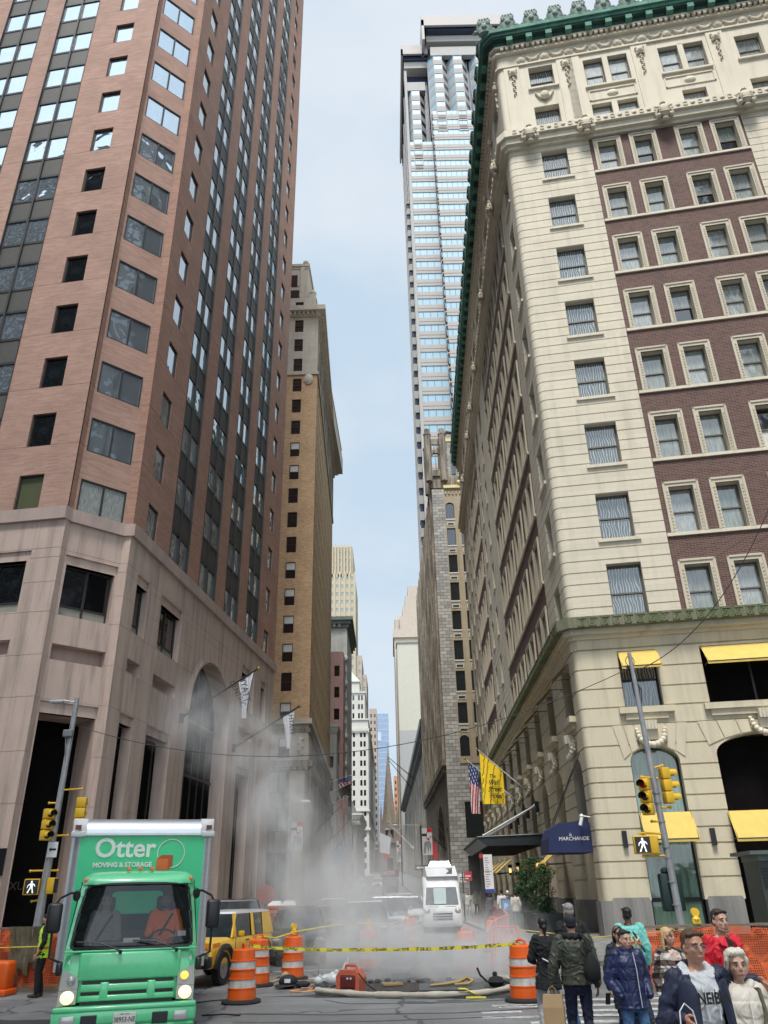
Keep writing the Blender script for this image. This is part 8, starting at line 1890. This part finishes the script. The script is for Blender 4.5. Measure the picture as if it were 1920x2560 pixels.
# 3 man in the red overshirt
def red_extra(T, k, P, hp):
    m = MB(); m.rings([[(q*.075*k,-.138*k,1.46*k),(q*.13*k,-.165*k,1.40*k),(q*.045*k,-.172*k,1.34*k)] for q in (-1,)] , caps=False, closed=False) if 0 else None
    for q in (-1,1): m.poly([(q*.05*k,-.125*k,1.50*k),(q*.12*k,-.10*k,1.50*k),(q*.135*k,-.165*k,1.42*k),(q*.06*k,-.175*k,1.40*k)]); m.bbox(q*.12*k-.05,q*.12*k+.05,-.172*k,-.158*k,1.22*k,1.32*k,.005); m.tube([(q*.068*k,-.155*k,1.42*k),(q*.075*k,-.165*k,1.1*k),(q*.08*k,-.16*k,.86*k)], .010, 6)
    m.build('collar_and_pockets', REDJ, T)
person('curly-haired man in an open bright red overshirt and black t-shirt', (3.8,10.2,0), R(16), 1.84, SKIN, top=dict(mat=REDJ, mat2=BLKF, mi=lambda c: 1 if c.y < -.08 and abs(c.x) < .062 else 0, puff=.018, hem=.84, extra=[red_extra]), legs=DDEN, hair=('short', HCU), beard=M('stubble shade', (.26,.15,.11), .8), build=.98)
# 4 blond woman in plaid
person('young blond woman with long hair in a black and white plaid coat', (3.58,11.5,0), R(14), 1.60, SKIN, True, top=dict(mat=PLAID, mat2=M('pale pink jumper', (.55,.42,.36), .85), mi=lambda c: 1 if c.y < -.06 and abs(c.x) < .06 and c.z > 1.2 else 0, puff=.035, hem=.66, flare=.02, collar=.02, name='coat'), legs=DDEN, hair=('long', HBL), headturn=22)
# 5 man in the navy puffer
def zip_extra(T, k, P, hp): m = MB(); m.tube([(0,-.185*k,1.5*k),(0.005,-.222*k,1.3*k),(.01,-.215*k,1.1*k),(.02,-.21*k,.86*k)], .006*k, 6); m.build('zip', M('pale zip', (.6,.6,.6), .4), T, smooth=True)
person('dark-haired man in a navy quilted jacket zipped up with hands in pockets', (2.88,11.0,0), R(14), 1.605, SKIN, pose=dict(elL=(.275,.06,1.17), wrL=(.22,-.10,1.0), elR=(-.275,.06,1.17), wrR=(-.22,-.10,1.0)), top=dict(mat=NAVYC, puff=.052, hem=.84, quilt=.13, collar=.06, cw=.025, extra=[zip_extra], name='quilted_jacket'), legs=DENIM, hair=('short', HBK), build=1.0, hands=False, headturn=5)
# 6 man in turquoise, seen from behind
def teal_extra(T, k, P, hp):
    m = MB(); m.ball((-.02,.158*k,1.24*k),(.10,.014,.11),12); m.build('back_print', M('yellow print', (.6,.55,.2), .8), T, smooth=True)
    for i, (a, c) in enumerate(((0,(.6,.12,.08)),(1.2,(.1,.3,.5)),(2.4,(.6,.6,.6)),(3.6,(.6,.12,.08)),(4.8,(.1,.3,.5)))): m = MB(); m.tube([(-.02+.02*math.cos(a),.178*k,1.24*k+.02*math.sin(a)),(-.02+.09*math.cos(a),.168*k,1.24*k+.09*math.sin(a))], [.012,.024], 6); m.build('back_print', M('print colour %d' % i, c, .8), T, smooth=True)
    m = MB(); m.tube([(.09*k,.04*k,1.52*k),(-.02*k,.175*k,1.36*k),(-.17*k,.15*k,1.08*k)], .014, 6); m.build('bag_strap', BLKF, T, smooth=True)
person('man seen from behind in a turquoise jumper with a round back print', (4.04,15.0,0), R(186), 1.755, SKINB, top=dict(mat=TEAL, puff=.04, hem=.86, extra=[teal_extra], name='jumper'), legs=DDEN, hair=('short', HBK), face=False, build=1.08)
# 7 dark-haired woman behind the navy puffer man
person('dark-haired woman in a long black coat holding a phone, half hidden', (3.22,12.6,0), R(10), 1.58, SKIN, True, pose=dict(elR=(-.25,.0,1.14), wrR=(-.28,-.08,.92)), top=dict(mat=M('black navy coat', (.014,.018,.03), .7, var=.2), puff=.04, hem=.62, hood=True, sleeve=.95, name='coat'), legs=DDEN, hair=('bob', HCU), headturn=-15)
m = MB(); m.bbox(-.035,.035,-.006,.006,-.075,.075,.005); o = m.build('phone', INK, loc=(2.93,12.45,.68), rot=(R(20),0,R(10))); tag(o, 'small dark phone in the hand of the woman in the long coat', 'phone')
# 8 man in the olive bomber, back view
def bomber_extra(T, k, P, hp):
    m = MB(); m.rings([[((.178+.03)*k*math.cos(a), (.14)*k*math.sin(a)*1.1, z*k) for a in (2*PI*i/20 for i in range(20))] for z in (.93,.995)]); m.build('ribbed_hem', BLKF, T, smooth=True)
    m = MB()
    for a in range(9): q = PI*a/8; m.ball((.10*k*math.cos(q), (.02+.08*math.sin(q))*k, (1.50)*k), (.05*k,.05*k,.05*k), 8)
    remeshed(m, 'hood', [BLKF], T, .01, 3, disp=lambda c, n: .005*math.sin(c.x*80+c.z*50))
BM = person('man seen from behind in an olive bomber jacket and black baseball cap', (2.44,12.0,0), R(178), 1.76, SKINT, pose=dict(elL=(.30,.03,1.16), wrL=(.34,-.02,.92)), top=dict(mat=OLIVE, puff=.036, hem=.93, collar=.02, extra=[bomber_extra], name='bomber_jacket'), legs=DDEN, hair=('cap', M('black cap cloth', (.012,.013,.022), .8), 1), face=False, build=1.1)
T = empty('backpack', (2.62,11.80,1.14), 'black drawstring backpack hanging off the right shoulder of the bomber jacket', 'backpack', R(-10)); m = MB(); m.rings([[(rx*math.cos(2*PI*i/14), ry*math.sin(2*PI*i/14)*1.0, z) for i in range(14)] for z, rx, ry in ((-.19,.05,.03),(-.16,.095,.055),(-.05,.105,.06),(.04,.085,.05),(.10,.05,.03),(.15,.015,.012))]); m.build('sack', BLKF, T, smooth=50); m = MB(); m.tube([(0,0,.15),(-.05,.0,.28),(-.12,.06,.36)], .012, 6); m.tube([(0.02,0,.15),(.0,.02,.27),(-.09,.08,.36)], .01, 6); m.build('cord', BLKF, T, smooth=True)
T = empty('paper_bag', (2.07,11.85,.47), 'brown paper carrier bag held by the man in the bomber jacket', 'bag', R(-18)); m = MB(); m.rings([[(-.13,-.055,0),(.13,-.055,0),(.13,.055,0),(-.13,.055,0)],[(-.135,-.06,.20),(.135,-.06,.20),(.135,.06,.20),(-.135,.06,.20)],[(-.12,-.04,.34),(.12,-.04,.34),(.12,.04,.34),(-.12,.04,.34)]]); m.build('body', M('brown kraft paper', (.42,.28,.15), .8, var=.12, bump=.2, bs=20), T); m = MB(); m.tube([(-.05,0,.33),(-.045,0,.40),(0,0,.43),(.045,0,.40),(.05,0,.33)], .005, 5); m.build('handles', _mc['brown kraft paper'], T)
# 9 grey-haired man, back view
def grey_extra(T, k, P, hp): m = MB(); m.rings([[(.066*k*math.cos(a), (.012+.064*math.sin(a))*k, z*k) for a in (2*PI*i/16 for i in range(16))] for z in (1.49,1.55)], caps=False); m.build('blue_collar', M('blue collar', (.02,.25,.5), .8), T, smooth=True)
person('tall grey-haired man seen from behind in a black jacket and blue jeans', (2.86,14.1,0), R(190), 1.86, SKIN, pose=dict(elR=(-.27,.05,1.18), wrR=(-.33,-.08,.96), kneeR=(-.10,-.02,.52), ankR=(-.10,.05,.1), kneeL=(.1,-.05,.5), ankL=(.1,.1,.1)), top=dict(mat=BLKF, puff=.03, hem=.88, extra=[grey_extra]), legs=DENIM, hair=('short', HGR), face=False, shoes=M('olive trainer', (.06,.06,.045), .7))
# 10 woman with bun, back view
def phone_extra(T, k, P, hp): m = MB(); m.tube([(.10*k,.148*k,1.16*k),(-.02*k,.17*k,1.10*k)], .012, 6); m.build('white_tag', WHT, T, smooth=True)
person('woman with a dark bun seen from behind in a black jacket and light grey trousers', (2.38,13.9,0), R(186), 1.67, SKIN, True, pose=dict(elR=(-.25,-.05,1.15), wrR=(-.16,-.2,1.12), elL=(.25,-.05,1.15), wrL=(.16,-.2,1.1), ankL=(.12,.0,.09), kneeL=(.12,-.08,.5)), top=dict(mat=BLKF, puff=.03, hem=.72, flare=.03, extra=[phone_extra]), legs=GRYT, hair=('bun', HBK), face=False, loose=.008, shoes=WHT)
# 11 worker in the vest
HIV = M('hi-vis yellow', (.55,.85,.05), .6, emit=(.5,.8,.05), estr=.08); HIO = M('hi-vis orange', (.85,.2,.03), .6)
WK = person('road worker in a yellow and orange safety vest standing by the left fence', (-8.25,20.75,0), R(-75), 1.76, SKINT, pose=dict(kneeL=(.1,-.03,.5), ankL=(.1,.0,.09), kneeR=(-.1,-.03,.5), ankR=(-.1,.06,.09), elL=(.26,.02,1.15), wrL=(.25,-.1,.9)), top=dict(mat=HIV, mat2=BLKF, mi=lambda c: 1 if abs(c.x) > .205 or c.z > 1.47 else 0, puff=.03, hem=.82, name='safety_vest', sleeve=.5, extra=[part(lambda m, k, P, hp: [m.rings([[(.205*k*math.cos(a), .155*k*math.sin(a), z*k) for a in (2*PI*i/20 for i in range(20))] for z in (z0, z0+.05)], caps=False) for z0 in (1.0,)], 'orange_band', HIO)]), legs=BLKF, hair=('cap', M('black cap cloth', '') if 0 else _mc['black cap cloth']), shoes=M('brown boot', (.07,.04,.03), .8), lod=2, loose=.01)
# 12, 13 in the truck cab
def seated(label, x, skin, mat, hairm, arms, hm='short', bd=None, extra=[]):
    c, s_ = math.cos(yaw), math.sin(yaw); lx, ly = x, .98; p = (-3.92+c*lx-s_*ly, 13.2+s_*lx+c*ly, .42)
    return person(label, p, yaw, 1.72, skin, pose=dict(arms, hipL=(.10,0,.85), kneeL=(.12,-.38,.80), ankL=(.12,-.42,.45), hipR=(-.10,0,.85), kneeR=(-.12,-.38,.80), ankR=(-.12,-.42,.45)), top=dict(mat=mat, puff=.025, hem=.88, name='t_shirt', sleeve=.15, extra=extra), legs=DDEN, hair=(hm, hairm), lod=2, beard=bd)
belt = part(lambda m, k, P, hp: m.tube([(.12*k,-.11*k,1.45*k),(.0,-.155*k,1.25*k),(-.14*k,-.14*k,1.0*k)], .018, 6), 'seat_belt', BLKF)
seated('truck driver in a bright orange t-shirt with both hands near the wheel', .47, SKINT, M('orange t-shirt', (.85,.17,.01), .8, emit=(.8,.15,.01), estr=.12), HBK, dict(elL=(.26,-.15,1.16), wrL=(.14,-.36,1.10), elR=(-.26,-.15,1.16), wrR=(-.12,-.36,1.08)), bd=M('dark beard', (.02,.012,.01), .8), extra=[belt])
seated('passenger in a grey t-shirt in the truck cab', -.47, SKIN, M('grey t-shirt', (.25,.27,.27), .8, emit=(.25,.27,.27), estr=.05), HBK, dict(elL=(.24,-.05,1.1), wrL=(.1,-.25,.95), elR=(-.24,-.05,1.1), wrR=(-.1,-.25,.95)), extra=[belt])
# distant pedestrians on the pavement
far = [('distant woman in white looking at her phone beside the sign post', 5.35,60.8, 1.68, (.6,.58,.55), (.6,.6,.58), HBK, True), ('distant man in a cream jacket behind the woman in white', 6.1,62.5, 1.78, (.5,.45,.35), (.05,.05,.06), HB, False), ('distant person in a long khaki coat', 6.0,58.0, 1.72, (.22,.21,.13), (.2,.18,.12), HB, True), ('distant man in a dark suit under the canopy', 7.1,63.5, 1.8, (.03,.03,.04), (.03,.03,.04), HBK, False),
  ('woman with dark curly hair in grey beside the parking board', 5.35,47.5, 1.66, (.08,.08,.085), (.03,.03,.03), HBK, True), ('young man in a white t-shirt with a black backpack', 5.55,43.8, 1.8, (.65,.66,.66), (.08,.12,.2), HBK, False), ('person in a white cap just behind the parking meter', 6.0,44.8, 1.76, (.03,.035,.05), (.03,.03,.03), WHT, False), ('person in a cream jacket carrying a green bag by the meter', 6.05,42.5, 1.72, (.55,.53,.45), (.02,.02,.02), HBK, False), ('man in a dark blue shirt walking by the planters', 6.75,43.8, 1.82, (.015,.02,.05), (.03,.035,.05), HBK, False)]
for i, (lb, x, y, h, ct, cl, hm, fm) in enumerate(far):
    person(lb, (x,y,.15), R([0,10,-20,5,15,200,10,190,0][i]), h, SKIN if i not in (4,8) else SKINB, fm, top=dict(mat=M('far top %d' % i, ct, .8), puff=.03, hem=.84 if i != 2 else .5), legs=M('far legs %d' % i, cl, .8), hair=('short' if not fm else 'long', hm) if i != 6 else ('cap', WHT), lod=3, group='pedestrians on the far pavement', shoes=WHT if i in (0,8) else INK, face=False, pose=dict(wrL=(.1,-.25,1.2), elL=(.22,-.05,1.15)) if i == 0 else None)
m = MB(); m.bbox(-.14,.14,-.06,.06,0,.32,.03); m.tube([(-.06,0,.3),(0,0,.42),(.06,0,.3)], .01, 5); o = m.build('shopping_bag', M('green bag', (.01,.12,.05), .6), loc=(6.3,42.2,.5)); tag(o, 'dark green bag carried beside the parking meter', 'bag')
for i, (x, y) in enumerate(((-.9,76),(-.3,79),(-1.6,77.5))):
    person(('worker in the road left of the grey car, one in a pale green top','worker in the road with a white and orange top','dark-clothed worker in the road beyond the cars')[i], (x,y,gz(y)), R(180), 1.8, SKIN, top=dict(mat=(HIV, WHT, BLKF)[i], puff=.03, hem=.84), legs=BLKF, hair=('short', HBK), lod=3, face=False, group='workers far up the street')
# ================================================================== steam
def steam(name, box, blobs, dens, nscale, label, lo=.42, hi=.62, seed=0., stretch=(1,1,.7)):
    t = NT(name+' volume'); tc = t.n('TexCoord'); P = tc.outputs['Object']
    total = None
    for (cx, cy_, cz), (rx, ry, rz_), s_ in blobs:
        mp = t.n('Mapping'); mp.inputs['Location'].default_value = (-cx/rx, -cy_/ry, -cz/rz_); mp.inputs['Scale'].default_value = (1/rx, 1/ry, 1/rz_); t.l(P, mp.inputs[0])
        ln = t.n('VectorMath'); ln.operation = 'LENGTH'; t.l(mp.outputs[0], ln.inputs[0])
        v = t.math('MAXIMUM', t.math('SUBTRACT', 1, ln.outputs['Value']), 0); v = t.math('MULTIPLY', t.math('POWER', v, 1.15), s_)
        total = v if total is None else t.math('ADD', total, v)
    mp = t.n('Mapping'); mp.inputs['Scale'].default_value = stretch; mp.inputs['Rotation'].default_value = (0, R(25), 0); mp.inputs['Location'].default_value = (seed,0,0); t.l(P, mp.inputs[0])
    nd = t.n('TexNoise'); nd.inputs['Scale'].default_value = nscale; nd.inputs['Detail'].default_value = 4; nd.inputs['Roughness'].default_value = .58; nd.inputs['Distortion'].default_value = .9; t.l(mp.outputs[0], nd.inputs['Vector'])
    nr = t.n('MapRange'); nr.inputs['From Min'].default_value = lo; nr.inputs['From Max'].default_value = hi; nr.inputs['To Min'].default_value = .06; t.l(nd.outputs[0], nr.inputs[0])
    d_ = t.math('MULTIPLY', t.math('MULTIPLY', total, nr.outputs[0]), dens)
    pv = t.n('VolumePrincipled'); pv.inputs['Color'].default_value = (.985,.985,.985,1); pv.inputs['Anisotropy'].default_value = .15; t.l(d_, pv.inputs['Density'])
    t.l(pv.outputs[0], t.out.inputs['Volume'])
    m = MB(); m.box(*box); o = m.build(name, t.mat); tag(o, label, 'steam', kind='stuff'); return o
steam('steam', (-10.5,4.6,20.2,30.2,.01,11.0), [((2.1,22.2,.35),(1.6,1.6,1.25),2.6), ((.8,22.8,.6),(2.2,1.7,1.25),1.5), ((-.9,23.2,.5),(2.0,1.7,1.3),1.2), ((3.0,23.6,.8),(1.4,1.8,1.2),.9), ((-2.0,24.8,1.5),(2.2,2.2,1.9),.75), ((-2.7,25.8,3.3),(2.1,2.3,2.2),.62), ((-3.7,26.2,5.0),(2.2,2.4,2.1),.55), ((-5.0,26.6,6.6),(2.3,2.2,1.8),.36), ((-6.6,26.8,7.6),(2.4,2.0,1.6),.25), ((0,27.5,1.6),(3.4,2.6,2.2),.3)], 2.25, .75, 'white steam pouring from the pit and drifting up past the granite base', .45, .66)
steam('street_haze', (-7.8,3.9,30.4,74,.01,8.5), [((-2.6,38,2.0),(4.6,12,3.8),1.0), ((-3.4,56,2.4),(4.6,18,4.2),.7)], .11, .3, 'thin steam hanging low over the queue of cars', .35, .7, 3.)
# ------------------------------------------------------------------ text curves become meshes
dg = bpy.context.evaluated_depsgraph_get()
_done = {}
for o in [o for o in sc.objects if o.type == 'FONT']:
    if o.data not in _done:
        me = bpy.data.meshes.new_from_object(o.evaluated_get(dg)); _done[o.data] = me
    me = _done[o.data]; n = link('lettering_', me, o.parent); n.location = o.location; n.rotation_euler = o.rotation_euler; n.scale = o.scale
    nm = o.name; bpy.data.objects.remove(o); n.name = 'lettering'
sc.camera = co
